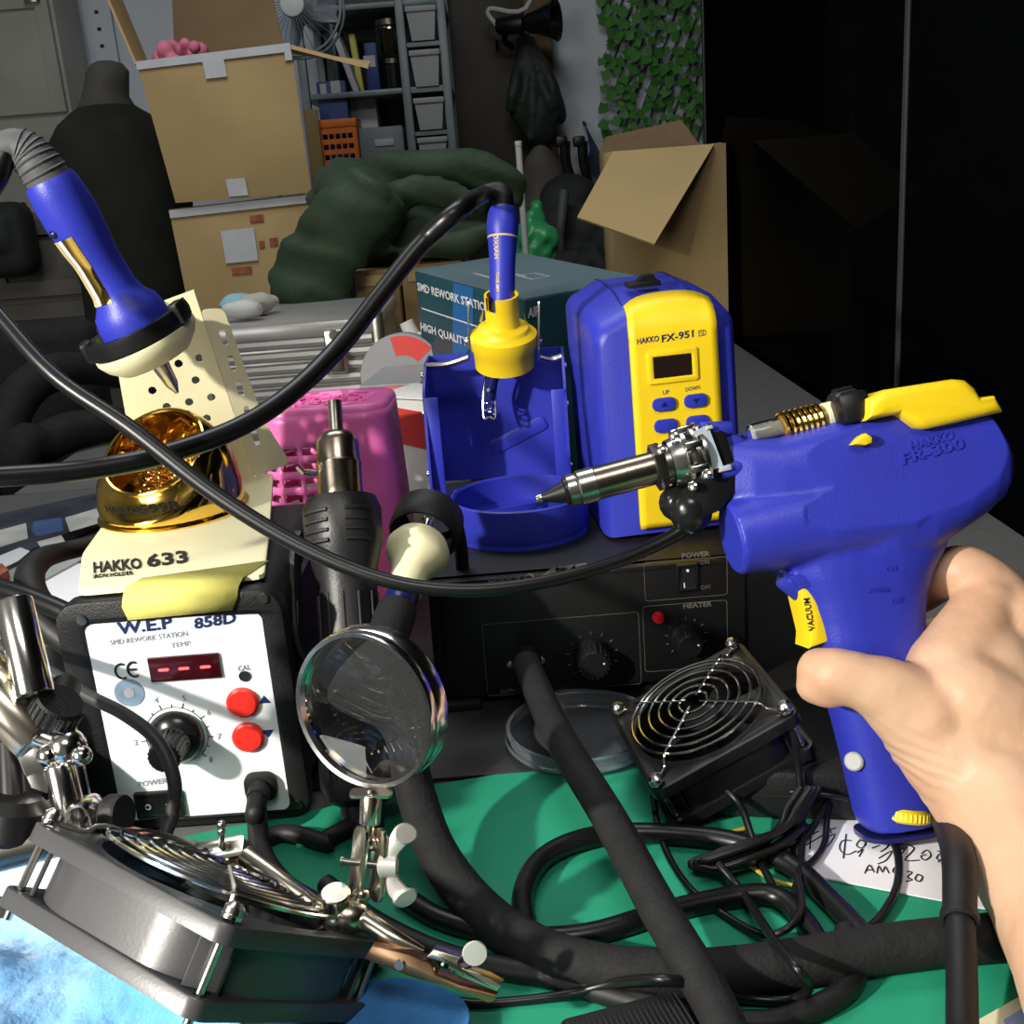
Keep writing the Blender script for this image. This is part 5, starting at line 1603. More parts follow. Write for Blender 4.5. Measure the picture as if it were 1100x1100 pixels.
put('red_sector', solid(put('tmp', B().add(a0 + a1, [(i, i + 1, i + 1 + len(a0), i + len(a0)) for i in range(len(a0) - 1)]), 'box_red'), .0006).data if False else B().add(a0 + a1, [(i, i + 1, i + 1 + len(a0), i + len(a0)) for i in range(len(a0) - 1)]), 'box_red', t, world=True)
put('tin_foot', B().box((c.x + .01, 1.18, (cz_ - rr_) / 2), (.06, .05, cz_ - rr_ - .0), bev=.003), 'box_grey', t, world=True)
p = aty(424, 352, 1.24)
t = thing('squeeze_bottle', 'red squeeze bottle with a white cap behind the round tin', 'bottle', Matrix.Translation((p.x + .03, 1.26, 0)))
q0 = V((p.x + .03, 1.26, 0))
q1 = V((p.x + .024, 1.26, p.z - .045))
put('bottle_body', B().lathe([(0, 0), (.026, 0), (.028, .004), (.028, q1.z * .75), (.014, q1.z), (.012, q1.z + .018), (0, q1.z + .018)], axis(q0, q1 - q0), 28), 'box_red', t, world=True)
dd = (q1 - q0).normalized()
put('cap', B().lathe([(.014, 0), (.014, .016), (.009, .018), (.008, .034), (0, .034)], axis(q1 + dd * .016, V((-.35, 0, 1))), 22), 'box_white', t, world=True)
Mq = loc(-.092, .885, 0, R(-25))
single('cream_block', B().add([Mq @ p for p in B().box((0, 0, .024), (.030, .05, .048), bev=.002).v], B().box((0, 0, .024), (.030, .05, .048), bev=.002).f), 'card_cream', 'small cream box between the pink basket and the red banded carton', 'box')

# ------------------------------------------------------------------ pink basket, upside down
BX0, BX1, BYc, BT = -.168, -.087, .80, .1540
Mb = loc((BX0 + BX1) / 2 , BYc, 0, R(-4))
t = thing('pink_basket', 'pink slotted plastic basket turned upside down behind the handpiece', 'basket', Mb)
w0, w1, d0, d1 = .102, .092, .080, .072
NS, NR = 96, 26
def bk_pt(u, v):
    w_, d_ = w0 + (w1 - w0) * v, d0 + (d1 - d0) * v
    P_ = rrect(w_, d_, .018, 8)
    k = u * len(P_)
    i = int(k) % len(P_)
    a, c = V(P_[i]), V(P_[(i + 1) % len(P_)])
    # equal spacing round the outline
    per = [0]
    for j in range(len(P_)):
        per.append(per[-1] + (V(P_[(j + 1) % len(P_)]) - V(P_[j])).length)
    s = (u % 1) * per[-1]
    for j in range(len(P_)):
        if per[j + 1] >= s:
            a, c = V(P_[j]), V(P_[(j + 1) % len(P_)])
            q = a.lerp(c, (s - per[j]) / max(1e-9, per[j + 1] - per[j]))
            return V((q.x, q.y, BT * v))
    return V((a.x, a.y, BT * v))
def skip(i, j):
    if j < 1 or j > 21:
        return False
    if j % 2 == 0:
        return False
    q = bk_pt((i + .5) / NS, .5)
    if q.x > -.002 and q.y < .03:
        return False
    return i % 5 != 0
bb = B()
bb.grid(NS, NR, lambda u, v: bk_pt(u, v * .965), skip=skip)
top_rows = [[bk_pt(i / NS, .965) for i in range(NS)]]
def inset(k, z):
    P_ = [bk_pt(i / NS, .965) for i in range(NS)]
    return [V((q.x * k, q.y * k, z)) for q in P_]
bb.loft([inset(1, BT * .965), inset(.985, BT * .982), inset(.95, BT * .995), inset(.88, BT), inset(.5, BT - .002), inset(.05, BT - .003)], caps=True)
o = put('basket_wall', bb, 'pink', t, ang=50)
solid(o, .0016, -1)
sw_ = B()
for k in range(3):
    for i in range(9):
        a = R(20 + i * 40 + k * 12)
        r0 = .012 + k * .010
        sw_.tube([V((r0 * 1.05 * math.cos(a + R(d)), .8 * r0 * math.sin(a + R(d)), BT - .0012 + .0)) for d in (0, 10, 20, 28)], .0011, 5, res=2)
put('swirl_rib', sw_, 'pink', t)
put('rim', B().loft([[V((q.x * s, q.y * s, z)) for q in [bk_pt(i / NS, 0) for i in range(NS)]] for (s, z) in ((1, 0), (1.05, 0), (1.05, .006), (1, .006))], closed=True, caps=False), 'pink', t)

# ------------------------------------------------------------------ desoldering gun held in the air
GD = .49
GC = at(800, 520, GD)
MGUN = Matrix(((RT.x, UP.x, -FWD.x, GC.x), (RT.y, UP.y, -FWD.y, GC.y), (RT.z, UP.z, -FWD.z, GC.z), (0, 0, 0, 1))) @ Matrix.Rotation(R(4), 4, 'Y')
t = thing('desoldering_gun', 'blue and yellow pistol desoldering gun held in the hand', 'gun', MGUN)
PXM = GD / FOC                       # one pixel in metres at the gun
def g(px, py, z=0.0):
    return hit(MGUN, px, py, (0, 0, z), (0, 0, 1))
def sring(c, ex, ey, a, b_, n=28, pw_=2.6, zc=0):
    """super-ellipse ring: centre, two axes, half sizes"""
    out = []
    for i in range(n):
        q = 2 * PI * i / n
        cx, sy = math.cos(q), math.sin(q)
        x = abs(cx) ** (2 / pw_) * (1 if cx >= 0 else -1)
        y = abs(sy) ** (2 / pw_) * (1 if sy >= 0 else -1)
        out.append(c + ex * (a * x) + ey * (b_ * y))
    return out
Z3 = V((0, 0, 1))
bd = B()
# upper housing, stations along the barrel: x pixel, top, bottom, half thickness, centre z
st = [(764, 470, 538, .0085, .000), (778, 470, 545, .0110, .000), (800, 471, 556, .0150, 0), (830, 470, 568, .0180, 0), (870, 459, 590, .0205, 0), (905, 450, 606, .0225, 0), (945, 444, 612, .024, 0), (985, 445, 596, .0245, 0), (1020, 445, 572, .0235, 0), (1048, 443, 553, .0215, 0), (1064, 468, 538, .0185, 0), (1072, 482, 524, .014, 0)]
bd.loft([sring((g(x, a) + g(x, c)) / 2, (g(x, a) - g(x, c)).normalized(), Z3, (g(x, a) - g(x, c)).length / 2, h, pw_=3.0) for (x, a, c, h, z) in st])
# motor barrel at the lower front
e0, e1 = g(786, 578, .006), g(960, 540, .004)
ax_ = (e1 - e0).normalized()
bd.cyl(e0, e0 + ax_ * .012, .0165, .0178, 32)
bd.cyl(e0 + ax_ * .011, e0.lerp(e1, .55), .0178, .0205, 32)
bd.cyl(e0.lerp(e1, .5), e1, .0205, .0225, 32)
bd.sph(e1, .0222)
# grip
gs = [(590, 838, 1012, .0200), (615, 848, 998, .0195), (640, 862, 991, .0180), (665, 870, 989, .0170), (700, 878, 990, .0168), (740, 888, 993, .0168), (780, 899, 992, .0165), (820, 909, 990, .0160), (855, 917, 998, .0160), (872, 921, 1004, .0158), (884, 928, 1000, .0150)]
def gring(y, l, r, h, s=1):
    yl, yr = y + 6, y - 6
    p0, p1 = g(l, yl), g(r, yr)
    return sring((p0 + p1) / 2, (p1 - p0).normalized(), Z3, (p1 - p0).length / 2, h, pw_=2.8)
bd.loft([gring(*q) for q in gs])
bd.cyl(g(850, 606), g(900, 640), .012, .014)
gm = remesh(bd, .0011, 7)
FCY = g(900, 520).y
FX_a, FX_b = g(846, 500).x, g(1062, 500).x
def facet(p, n):                            # the flat moulded face on the near side
    if p.z > 0 and FX_a < p.x < FX_b:
        zp = .0206 - (p.y - FCY) * .20 + (p.x - FX_a) * .012
        if p.z > zp and p.y > FCY - .024:
            return V((p.x, p.y, zp))
    return p
displace(gm, facet)
gb_ = put('gun_body', gm, 'blue', t)
# end cap disc of the motor barrel
put('barrel_cap', B().lathe([(0, -.0008), (.0150, -.0006), (.0158, .0002), (.0158, .003)], axis(e0, ax_), 40), 'blue_satin', t)
# front lugs and yoke of the housing
for (x, y, x2, y2, r_) in ((752, 462, 786, 460, .0036), (772, 508, 800, 500, .0044)):
    put('lug', B().cyl(g(x, y, .009), g(x2, y2, .009), r_, r_ * .9, 16, bev=.0008), 'blue', t)
put('mount_web', B().prism([tuple(g(x, y)[:2]) for (x, y) in ((762, 460), (790, 470), (806, 486), (800, 545), (770, 530), (764, 500))], -.010, .0095, bev=.0012), 'blue', t)
pl_ = put('pump_lug', B().prism([tuple(g(x, y)[:2]) for (x, y) in ((790, 472), (794, 466), (804, 463), (811, 466), (811, 472), (800, 478))], -.003, .006, bev=.0008), 'blue', t)
put('lug_hole', B().cyl(g(798, 470, .0061), g(798, 470, .0066), .0012, seg=12), 'ink', pl_)
# raised side facet
fc = [(848, 532), (852, 512), (866, 494), (888, 480), (915, 471), (948, 466), (985, 466)]
# model number, raised on the side
q = g(1008, 487, .0232)
def gtext(s, px, py, size, z, m='blue_satin', rot=0, bold=.05, sx=1.2, depth=.0004):
    q = g(px, py, z)
    return text(s, size, Matrix.Translation(q) @ Matrix.Rotation(rot, 4, 'Z'), m, t, bold=bold, sx=sx, depth=depth)
def stick(o, push=.0003):
    """lay thin lettering onto the curved body below it"""
    dg = bpy.context.evaluated_depsgraph_get()
    from mathutils.bvhtree import BVHTree
    tree = BVHTree.FromPolygons([v.co for v in gm.vertices], [p.vertices for p in gm.polygons])
    zs_ = [v.co.z for v in o.data.vertices]
    zm = min(zs_)
    for v in o.data.vertices:
        r_ = tree.ray_cast(V((v.co.x, v.co.y, .08)), V((0, 0, -1)))
        if r_[0] is not None:
            v.co.z = r_[0].z + push + (v.co.z - zm)
for a in (('HAKKO', (982, 484), (1030, 471), (981, 474), .0005), ('FR-300', (972, 499), (1040, 481), (970, 487), .0007), ('POWER', (937, 638), (960, 636), (936.5, 633), .0003), ('ON', (954, 614), (966, 613), (953.5, 609), .0003), ('OFF', (962, 650), (976, 648), (961, 644), .0003)):
    o = lettering(a[0], t, (0, 0, .022), (0, 0, 1), *a[1:4], 'blue_satin', .02, a[4])
    stick(o, .0001)
# seam of the two shells and pale screw cover at the grip front
q = g(921, 818, .0110)
o = put('screw_cover', B().lathe([(0, .0008), (.0034, .0008), (.0042, 0), (.0042, -.003)], axis(g(917, 818, .0118), V((-.55, .1, .8))), 20), 'bin_white', t)
# trigger
tr = [(851, 634), (856, 628), (868, 630), (874, 650), (884, 686), (872, 690), (861, 694), (862, 680), (856, 655)]
put('trigger', B().prism([tuple(g(x, y)[:2]) for (x, y) in tr], -.0085, .0105, bev=.0015), 'yellow', t)
lettering('VACUUM', t, (0, 0, .0106), (0, 0, 1), (875.5, 677), (869.5, 642), (868.5, 678), 'ink', .015)
put('trigger_slot', B().prism([tuple(g(x, y)[:2]) for (x, y) in ((838, 616), (866, 616), (866, 629), (848, 629))], -.0105, .0125, bev=.001), 'blue', t)
# top yellow cover, and the teardrop catch
yc_ = [(911, 456), (913, 433), (930, 424), (1000, 413), (1012, 414), (1022, 422), (1028, 432), (1043, 430), (1052, 447), (1030, 452), (1005, 458), (972, 465), (962, 463), (954, 456), (946, 449), (930, 452)]
put('filter_cover', B().prism([tuple(g(x, y)[:2]) for (x, y) in yc_], -.0190, .0236, bev=.004, seg=3), 'yellow', t)
o = put('release_catch', B().prism([tuple(g(x, y)[:2]) for (x, y) in ((896, 481), (903, 473), (910, 469), (916, 473), (916, 479), (909, 482))], .0160, .0228, bev=.0012), 'yellow', t)
# filter tube with spring and black ribbed collar
p0, p1 = g(806, 468, .004), g(912, 441, .002)
fa = (p1 - p0).normalized()
Lf = (p1 - p0).length
MF = axis(p0, fa)
ft = put('filter_pipe', B().lathe([(.0046, 0), (.0050, .001), (.0050, Lf * .34), (.0044, Lf * .34), (.0044, .001)], MF, 28), 'tube_clear', t)
put('inner_pipe', B().cyl(p0, p0 + fa * Lf * .36, .0036), 'bin_white', t)
put('filter_spring', B().tube([MF @ V((.0060 * math.cos(a), .0060 * math.sin(a), Lf * .30 + Lf * .42 * a / (2 * PI * 7.5))) for a in [k * .4 for k in range(int(2 * PI * 7.5 / .4) + 1)]], .0011, 6, res=1, raw=True), 'gold', t)
put('filter_core', B().cyl(p0 + fa * Lf * .30, p0 + fa * Lf * .74, .0050), 'filter_gold', t)
put('white_washer', B().cyl(p0 + fa * Lf * .75, p0 + fa * Lf * .83, .0062), 'cream', t)
cb = B().lathe([(.0060, Lf * .86), (.0092, Lf * .86), (.0100, Lf * .90), (.0100, Lf * 1.06), (.0085, Lf * 1.10), (0, Lf * 1.10)], MF, 28)
for i in range(14):
    a = 2 * PI * i / 14
    cb.tube([MF @ V((.0101 * math.cos(a), .0101 * math.sin(a), Lf * .90)), MF @ V((.0101 * math.cos(a), .0101 * math.sin(a), Lf * 1.05))], .0010, 5, res=1)
put('ribbed_collar', cb, 'black_satin', t)
put('collar_clip', B().box((0, 0, 0), (.013, .012, .014), axis(g(915, 439, .012), fa), bev=.002), 'black_satin', t)
# nozzle assembly: tip, shroud, barrel, hex nut, cage, bracket
n0, n1 = g(575, 537, .002), g(716, 499, .002)
na = (n1 - n0).normalized()
MN = axis(n0, na)
Ln = (n1 - n0).length
pz = PXM
put('nozzle_tip', B().lathe([(.0006, 0), (.0016, .0004), (.0020, .0016), (.0020, .0030), (.0016, .0034)], MN, 20), 'silver', t)
put('nozzle_cone', B().lathe([(.0017, .003), (.0050, .0130), (.0062, .0136), (.0062, .0155), (0, .0155)], MN, 28), 'black_satin', t)
put('sleeve_nut', B().lathe([(.0055, .0145), (.0070, .0150), (.0072, .0185), (.0066, .0188), (.0078, .0200), (.0078, .0272), (.0074, .0276), (0, .0276)], MN, 32), 'silver', t)
put('heater_barrel', B().lathe([(.0074, .0270), (.0074, Ln * .93), (0, Ln * .93)], MN, 36), 'bronze_steel', t)
hx = B().prism(ngon(.0105, 6), Ln * .90, Ln * .98, MN, bev=.0008).lathe([(.0088, Ln * .97), (.0092, Ln * 1.06), (.0080, Ln * 1.08), (.0080, Ln * 1.16)], MN, 28)
put('hex_nut', hx, 'steel_dark', t)
cg = B()
for k, (z_, r_) in enumerate(((1.06, .0105), (1.12, .0135), (1.19, .0146), (1.24, .0150))):
    cg.lathe([(r_ - .004, Ln * z_), (r_, Ln * z_), (r_, Ln * z_ + .0016), (r_ - .004, Ln * z_ + .0016), (r_ - .004, Ln * z_)], MN, 36)
for i in range(8):
    a = R(22 + 45 * i)
    cg.box((.0138 * math.cos(a), .0138 * math.sin(a), Ln * 1.18), (.0030, .0036, Ln * .13), MN @ Matrix.Rotation(0, 4, 'Z'), bev=.0005)
cg.lathe([(.0105, Ln * 1.02), (.0118, Ln * 1.10), (.0118, Ln * 1.14), (.010, Ln * 1.15)], MN, 30)
put('heater_cage', cg, 'silver', t)
put('cage_core', B().cyl(MN @ V((0, 0, Ln * 1.05)), MN @ V((0, 0, Ln * 1.30)), .0105), 'steel_dark', t)
for (x, y, z_) in ((710, 484, .010), (724, 468, .009), (745, 523, .014), (760, 510, .0165)):
    put('cage_screw', B().lathe([(.0022, 0), (.0022, .0014), (.0012, .0020), (0, .0020)], axis(g(x, y, z_), V((-.5, .2, .8))), 14), 'chrome', t)
# upright plate with square cut-outs, then the black block
pb_ = [(738, 463), (750, 458), (776, 500), (766, 507), (752, 508)]
mp = [tuple(g(x, y)[:2]) for (x, y) in ((737, 466), (752, 459), (768, 502), (754, 507))]
q0_, q1_, q2_, q3_ = (V(p) for p in mp)
def mq(u, v):
    return tuple(q0_.lerp(q1_, u).lerp(q3_.lerp(q2_, u), v))
put('mount_plate', B().prism(mp, .0125, .0140, holes=[[mq(.1, .14), mq(.4, .14), mq(.4, .34), mq(.1, .34)], [mq(.1, .56), mq(.4, .56), mq(.4, .76), mq(.1, .76)]]), 'plate_grey', t)
put('mount_block', B().prism([tuple(g(x, y)[:2]) for (x, y) in ((742, 462), (752, 456), (770, 458), (784, 504), (782, 530), (768, 548), (748, 556), (738, 552), (734, 528), (744, 510))], -.012, .0122, bev=.0016), 'black_gloss', t)
put('block_bead', B().prism([tuple(g(x, y)[:2]) for (x, y) in ((750, 461), (756, 459), (758, 463), (750, 465))], .010, .0150, bev=.0006), 'bin_white', t)
put('block_bead', B().prism([tuple(g(x, y)[:2]) for (x, y) in ((764, 503), (776, 500), (777, 506), (764, 509))], .010, .0150, bev=.0006), 'bin_white', t)
put('cord_boss', B().sph(g(742, 548, .004), .0098, sc=(1, 1.1, .9)).sph(g(728, 540, -.002), .0085), 'black_gloss', t)
GUN_CORD = MGUN @ g(757, 550, .008)
# gold knurled cap under the grip
kc0, kc1 = g(972, 879, .008), g(973, 862, .0075)
ka = (kc1 - kc0).normalized()
kp = B().lathe([(0, -.001), (.0100, -.001), (.0112, 0), (.0112, .0038), (.0095, .0050), (0, .0050)], axis(kc0, ka), 44)
for i in range(36):
    a = 2 * PI * i / 36
    kp.tube([axis(kc0, ka) @ V((.0112 * math.cos(a), .0112 * math.sin(a), .0003)), axis(kc0, ka) @ V((.0112 * math.cos(a), .0112 * math.sin(a), .0036))], .0005, 5, res=1)
put('end_cap', kp, 'yellow', t)
put('grip_foot', B().prism(rrect(.034, .028, .009), -.0022, 0, axis(g(962, 889, 0), (g(959, 860) - g(962, 889)).normalized())), 'dark_blue', t)
# cable leaving the grip, hanging straight down in front of the mat
c0_ = MGUN @ g(1012, 868, -.004)
cA = at(1029, 915, .428); cB = at(1031, 985, .402)
put('strain_relief', B().tube([c0_, cA, cB], [.0066, .0066, .0060], 16, res=6), 'black_rubber', t, world=True)
put('relief_collar', B().lathe([(.0056, -.002), (.0068, -.0015), (.0070, 0), (.0068, .002), (.0056, .0025)], axis(cB, cB - cA), 20), 'black_rubber', t, world=True)
ce_ = at(1033, 1040, .386)
tail = [cB - (cB - cA).normalized() * .004, ce_, at(1034, 1110, .362), V((at(1036, 1180, .35).x, at(1036, 1180, .35).y, .020)), V((.17, .20, .0068)), V((.21, .15, .0068))]
put('gun_cable', B().tube(tail, .0053, 12, res=8), 'black_rubber', t, world=True)

# ------------------------------------------------------------------ the hand that holds it
MHAND = MGUN
hb = B()
def hp(px, py, z):
    return g(px, py, z)
def chain(pts):
    """tapered limb through (px, py, z, radius in px)"""
    P_ = [hp(a, b_, z) for (a, b_, z, r_) in pts]
    rs = [r_ * (GD - z) / FOC for (a, b_, z, r_) in pts]
    sp = spline(P_, 6)
    rr_ = lerps(rs, len(sp))
    hb.tube(sp, rr_, 18, raw=True)
    hb.sph(P_[0], rs[0], seg=18, rings=12)
    hb.sph(P_[-1], rs[-1], seg=18, rings=12)
# thumb across the near side of the grip
chain([(882, 720, .0235, 26), (896, 724, .0275, 30), (922, 730, .0300, 31), (952, 742, .0310, 37), (990, 766, .0300, 50)])
chain([(874, 738, .0225, 19), (890, 742, .0255, 20)])
# ball of the thumb, palm edge and wrist
chain([(966, 754, .030, 42), (1012, 796, .030, 56), (1070, 856, .042, 70), (1122, 940, .076, 74), (1160, 1040, .118, 70), (1190, 1150, .160, 70)])
chain([(1010, 760, .018, 52), (1060, 760, .012, 66), (1112, 826, .020, 84), (1160, 930, .066, 80)])
chain([(1150, 880, .026, 76), (1205, 1010, .090, 78), (1240, 1140, .140, 76)])
# back of the hand up to the first knuckle
chain([(1050, 690, .010, 36), (1072, 690, .004, 44), (1100, 740, .000, 70), (1130, 800, -.004, 90)])
chain([(1022, 712, .016, 26), (1048, 742, .016, 46), (1070, 790, .014, 60)])
chain([(1058, 650, .010, 34), (1042, 688, .017, 44), (1022, 722, .022, 50)])
chain([(1090, 668, .010, 44), (1085, 720, .012, 62), (1060, 770, .018, 60)])
chain([(1018, 738, .026, 44), (1042, 752, .034, 52), (1095, 785, .032, 64)])
chain([(1060, 715, .020, 50), (1080, 765, .030, 58)])
chain([(1075, 700, .012, 48), (1085, 745, .018, 60)])
chain([(1112, 705, -.004, 52), (1128, 770, -.010, 60), (1138, 840, -.008, 66)])
chain([(1100, 725, .004, 56), (1125, 800, .008, 72)])
# index finger: knuckle, bent joint, then round behind the grip
chain([(1098, 700, -.004, 50), (1082, 652, .004, 34), (1052, 622, .004, 31), (1026, 613, .000, 28), (1004, 624, -.010, 24), (984, 640, -.0235, 21), (955, 640, -.030, 19), (930, 644, -.031, 17)])
# middle, ring and little finger behind the grip
chain([(1120, 720, -.018, 44), (1085, 690, -.026, 28), (1040, 684, -.034, 25), (990, 690, -.036, 24), (950, 700, -.034, 22), (915, 706, -.028, 18)])
chain([(1125, 770, -.022, 46), (1080, 745, -.034, 26), (1035, 742, -.040, 24), (990, 748, -.038, 22), (955, 756, -.034, 21), (922, 760, -.028, 18)])
chain([(1125, 820, -.020, 46), (1080, 800, -.032, 24), (1040, 800, -.038, 21), (1000, 806, -.036, 20), (965, 812, -.032, 18), (935, 814, -.027, 16)])
hm = remesh(hb, .0014, 22)
displace(hm, lambda p, n: p + n * (noise.noise(p * 55) * .0007 + noise.noise(p * 130) * .00025))   # soft tendon relief
CR = g(965, 825, .03)
def crease(p, n):                           # skin folds across the ball of the thumb
    q = p - CR
    w_ = math.exp(-(q.x / .018) ** 2 - (q.y / .024) ** 2)
    s = q.x * .45 + q.y * .89 + noise.noise(p * 70) * .0030
    return p + n * (w_ * .00028 * math.sin(s * 1500))
displace(hm, crease)
ho = thing('hand', 'bare right hand and wrist gripping the blue gun from the lower right', 'person', MHAND)
put('hand_skin', hm, 'skin', ho)

# ------------------------------------------------------------------ helping hand with magnifier
LC = at(389, 764, .412)
nL = (RT * -.44 + UP * -.17 - FWD * .88).normalized()
ML = axis(LC, nL, RT)
t = thing('helping_hand', 'helping hand stand with a round magnifier and two crocodile clips', 'stand', Matrix.Translation((LC.x, LC.y, 0)))
RL = .0299
rg_ = put('lens_ring', B().lathe([(RL - .0012, .0), (RL + .0004, .0004), (RL + .0008, -.0005), (RL + .0006, -.0035), (RL + .0012, -.0045), (RL + .0012, -.0105), (RL - .0002, -.0110), (RL - .0010, -.0105), (RL - .0010, 0)], ML, 64), 'chrome', t, world=True)
lens = [(0, -.0030 + .0030)]
pr = [(0, -.0012)] + [((RL - .0011) * k / 10, -.0012 - .0022 * (k / 10) ** 2) for k in range(1, 11)] + [((RL - .0011) * k / 10, -.0078 + .0022 * (k / 10) ** 2) for k in range(10, 0, -1)] + [(0, -.0078)]
put('lens', B().lathe(pr, ML, 64), 'glass', t, ang=80, world=True)
f0 = at(399, 852, .410)
put('lens_foot', B().prism(rrect(.016, .007, .002), -.0006, .0006, axis(f0, UP - FWD * .2, RT)).cyl(f0 + UP * .0004, f0 + UP * .0016, .0024, seg=14), 'nickel', t, world=True)
s1 = at(397, 885, .410)
put('stem', B().cyl(f0 - UP * .0004, s1, .0040, seg=24, bev=.0006).cyl(s1, at(396, 902, .410), .0020).sph(at(396, 905, .410), .0034), 'nickel', t, world=True)
for (x0, y0_, x1_, y1_) in ((388, 896, 382, 955), (408, 898, 404, 960)):
    a, c = at(x0, y0_, .408), at(x1_, y1_, .408)
    d_ = (c - a)
    Mq = frame(a, d_, -FWD * .75 + RT * .65)
    put('joint_plate', B().prism([(x + d_.length / 2, y) for (x, y) in rrect(d_.length + .006, .0085, .0040)], -.0008, .0008, Mq, bev=.0003), 'nickel', t, world=True)
wn = at(417, 930, .407)
put('clamp_bolt', B().cyl(at(366, 925, .407), at(424, 931, .407), .0013, seg=12).cyl(at(366, 925, .407), at(369, 925, .407), .0019, seg=12), 'steel_dark', t, world=True)
wg = B().lathe([(.0018, -.004), (.0044, -.003), (.0038, .003), (.0018, .004)], axis(wn, RT), 20)
for s in (1, -1):
    tip = wn + RT * .0050 + UP * (.0110 * s)
    wg.tube([wn + UP * (.002 * s), wn + RT * .0014 + UP * (.0065 * s), tip], [.0028, .0030, .0034], 12, flat=(.5, 1.1), up=-FWD)
    wg.lathe([(0, -.0009), (.0042, -.0008), (.0050, 0), (.0042, .0010), (0, .0011)], axis(tip + RT * .0012 + UP * (.0008 * s), -FWD + RT * .55 + UP * (.35 * s)) @ Matrix.Diagonal((1, .8, 1, 1)), 22)
put('wing_nut', wg, 'paddle', t, world=True)
b2 = at(388, 962, .407)
put('ball_joint', B().sph(b2, .0034).cyl(b2, at(383, 985, .405), .0022).sph(at(372, 985, .404), .0085, sc=(1.1, .8, .8)).cyl(at(352, 986, .404), at(400, 990, .402), .0042, bev=.0008), 'nickel', t, world=True)
kn = at(361, 966, .402)
put('thumb_screw', B().lathe([(0, -.0035), (.0050, -.0035), (.0054, -.003), (.0054, .003), (.0050, .0035), (0, .0035)], axis(kn, UP - FWD * .5), 28).cyl(kn - UP * .003, kn - UP * .010, .002), 'nickel', t, world=True)
# left arm with its flat clip
a0, a1 = at(350, 984, .404), at(262, 918, .418)
put('arm', B().cyl(a0, a1, .0042, .0040, 24, bev=.0008), 'nickel', t, world=True)
Mc = frame(at(232, 915, .42), (at(262, 906, .42) - at(205, 918, .418)), UP * .2 - FWD)
cl = put('clip_plate', B().prism(rrect(.0200, .0100, .002), -.0014, .0014, frame(at(235, 914, .42), RT * 1 + UP * .18, V((0, 1, .35))), holes=[ngon(.0015, 12, -.0055, 0), ngon(.0016, 12, 0.003, 0)], bev=.0004), 'nickel', t, world=True)
put('clip_screw', B().tube([at(238, 884, .42), at(238, 912, .42), at(240, 930, .42)], .0012, 8, res=3).sph(at(238, 886, .42), .0018).sph(at(238, 893, .42), .0016), 'silver', cl, world=True)
# right arm with crocodile clip
a2 = at(392, 988, .402)
put('arm', B().tube([a2, at(424, 1008, .398), at(455, 1022, .396)], [.0040, .0036, .0016], 18, res=4), 'nickel', t, world=True)
J0, J1 = at(412, 1022, .394), at(535, 1064, .386)
jd = (J1 - J0)
Mj = frame(J0, jd, UP)
Lj = jd.length
jaw = B().prism([(-.006, -.0036), (-.004, .0020), (.010, .0034), (.018, .0026), (.021, -.0006), (.030, -.0012), (Lj, -.0004), (Lj, -.0026), (Lj - .002, -.0040), (.030, -.0032), (.014, -.0042)], -.0030, .0030, Mj, bev=.0005)
cj = put('clip_jaw', jaw, 'copper', t, world=True)
put('clip_jaw', B().prism([(.016, .0042), (.024, .0042), (Lj * .66, .0016), (Lj, .0006), (Lj + .001, .0034), (Lj - .004, .0044), (Lj * .6, .0044), (.028, .0080), (.018, .0078)], -.0026, .0026, Mj, bev=.0005), 'nickel', t, world=True)
put('jaw_rivet', B().cyl(Mj @ V((.0075, -.001, .003)), Mj @ V((.0075, -.001, .0042)), .0018, seg=14), 'silver', cj, world=True)
put('jaw_spring', B().tube([Mj @ V((.022 + .0009 * k, .003 + .0022 * math.sin(k * 1.4), .0022 * math.cos(k * 1.4))) for k in range(14)], .0006, 6, res=3), 'steel_dark', cj, world=True)
tb = at(510, 1024, .388)
put('thumb_tab', B().lathe([(0, -.0006), (.0042, -.0006), (.0045, 0), (.0042, .0008), (0, .0010)], axis(tb, -FWD + RT * .1), 24), 'paddle', t, world=True)
# foot of the stand, below the arms and hidden by the near fan
put('stand_base', B().lathe([(0, 0), (.030, 0), (.032, .002), (.032, .010), (.028, .014), (.006, .016), (0, .016)], Matrix.Translation((-.112, .352, .0017)) @ Matrix.Diagonal((.6, .6, 1, 1)), 36), 'black_plastic', t, world=True)
pz0 = at(375, 992, .404)
put('post', B().tube([(-.112, .352, .014), (-.10, .365, .016), pz0], .0030, 12, res=3), 'nickel', t, world=True)

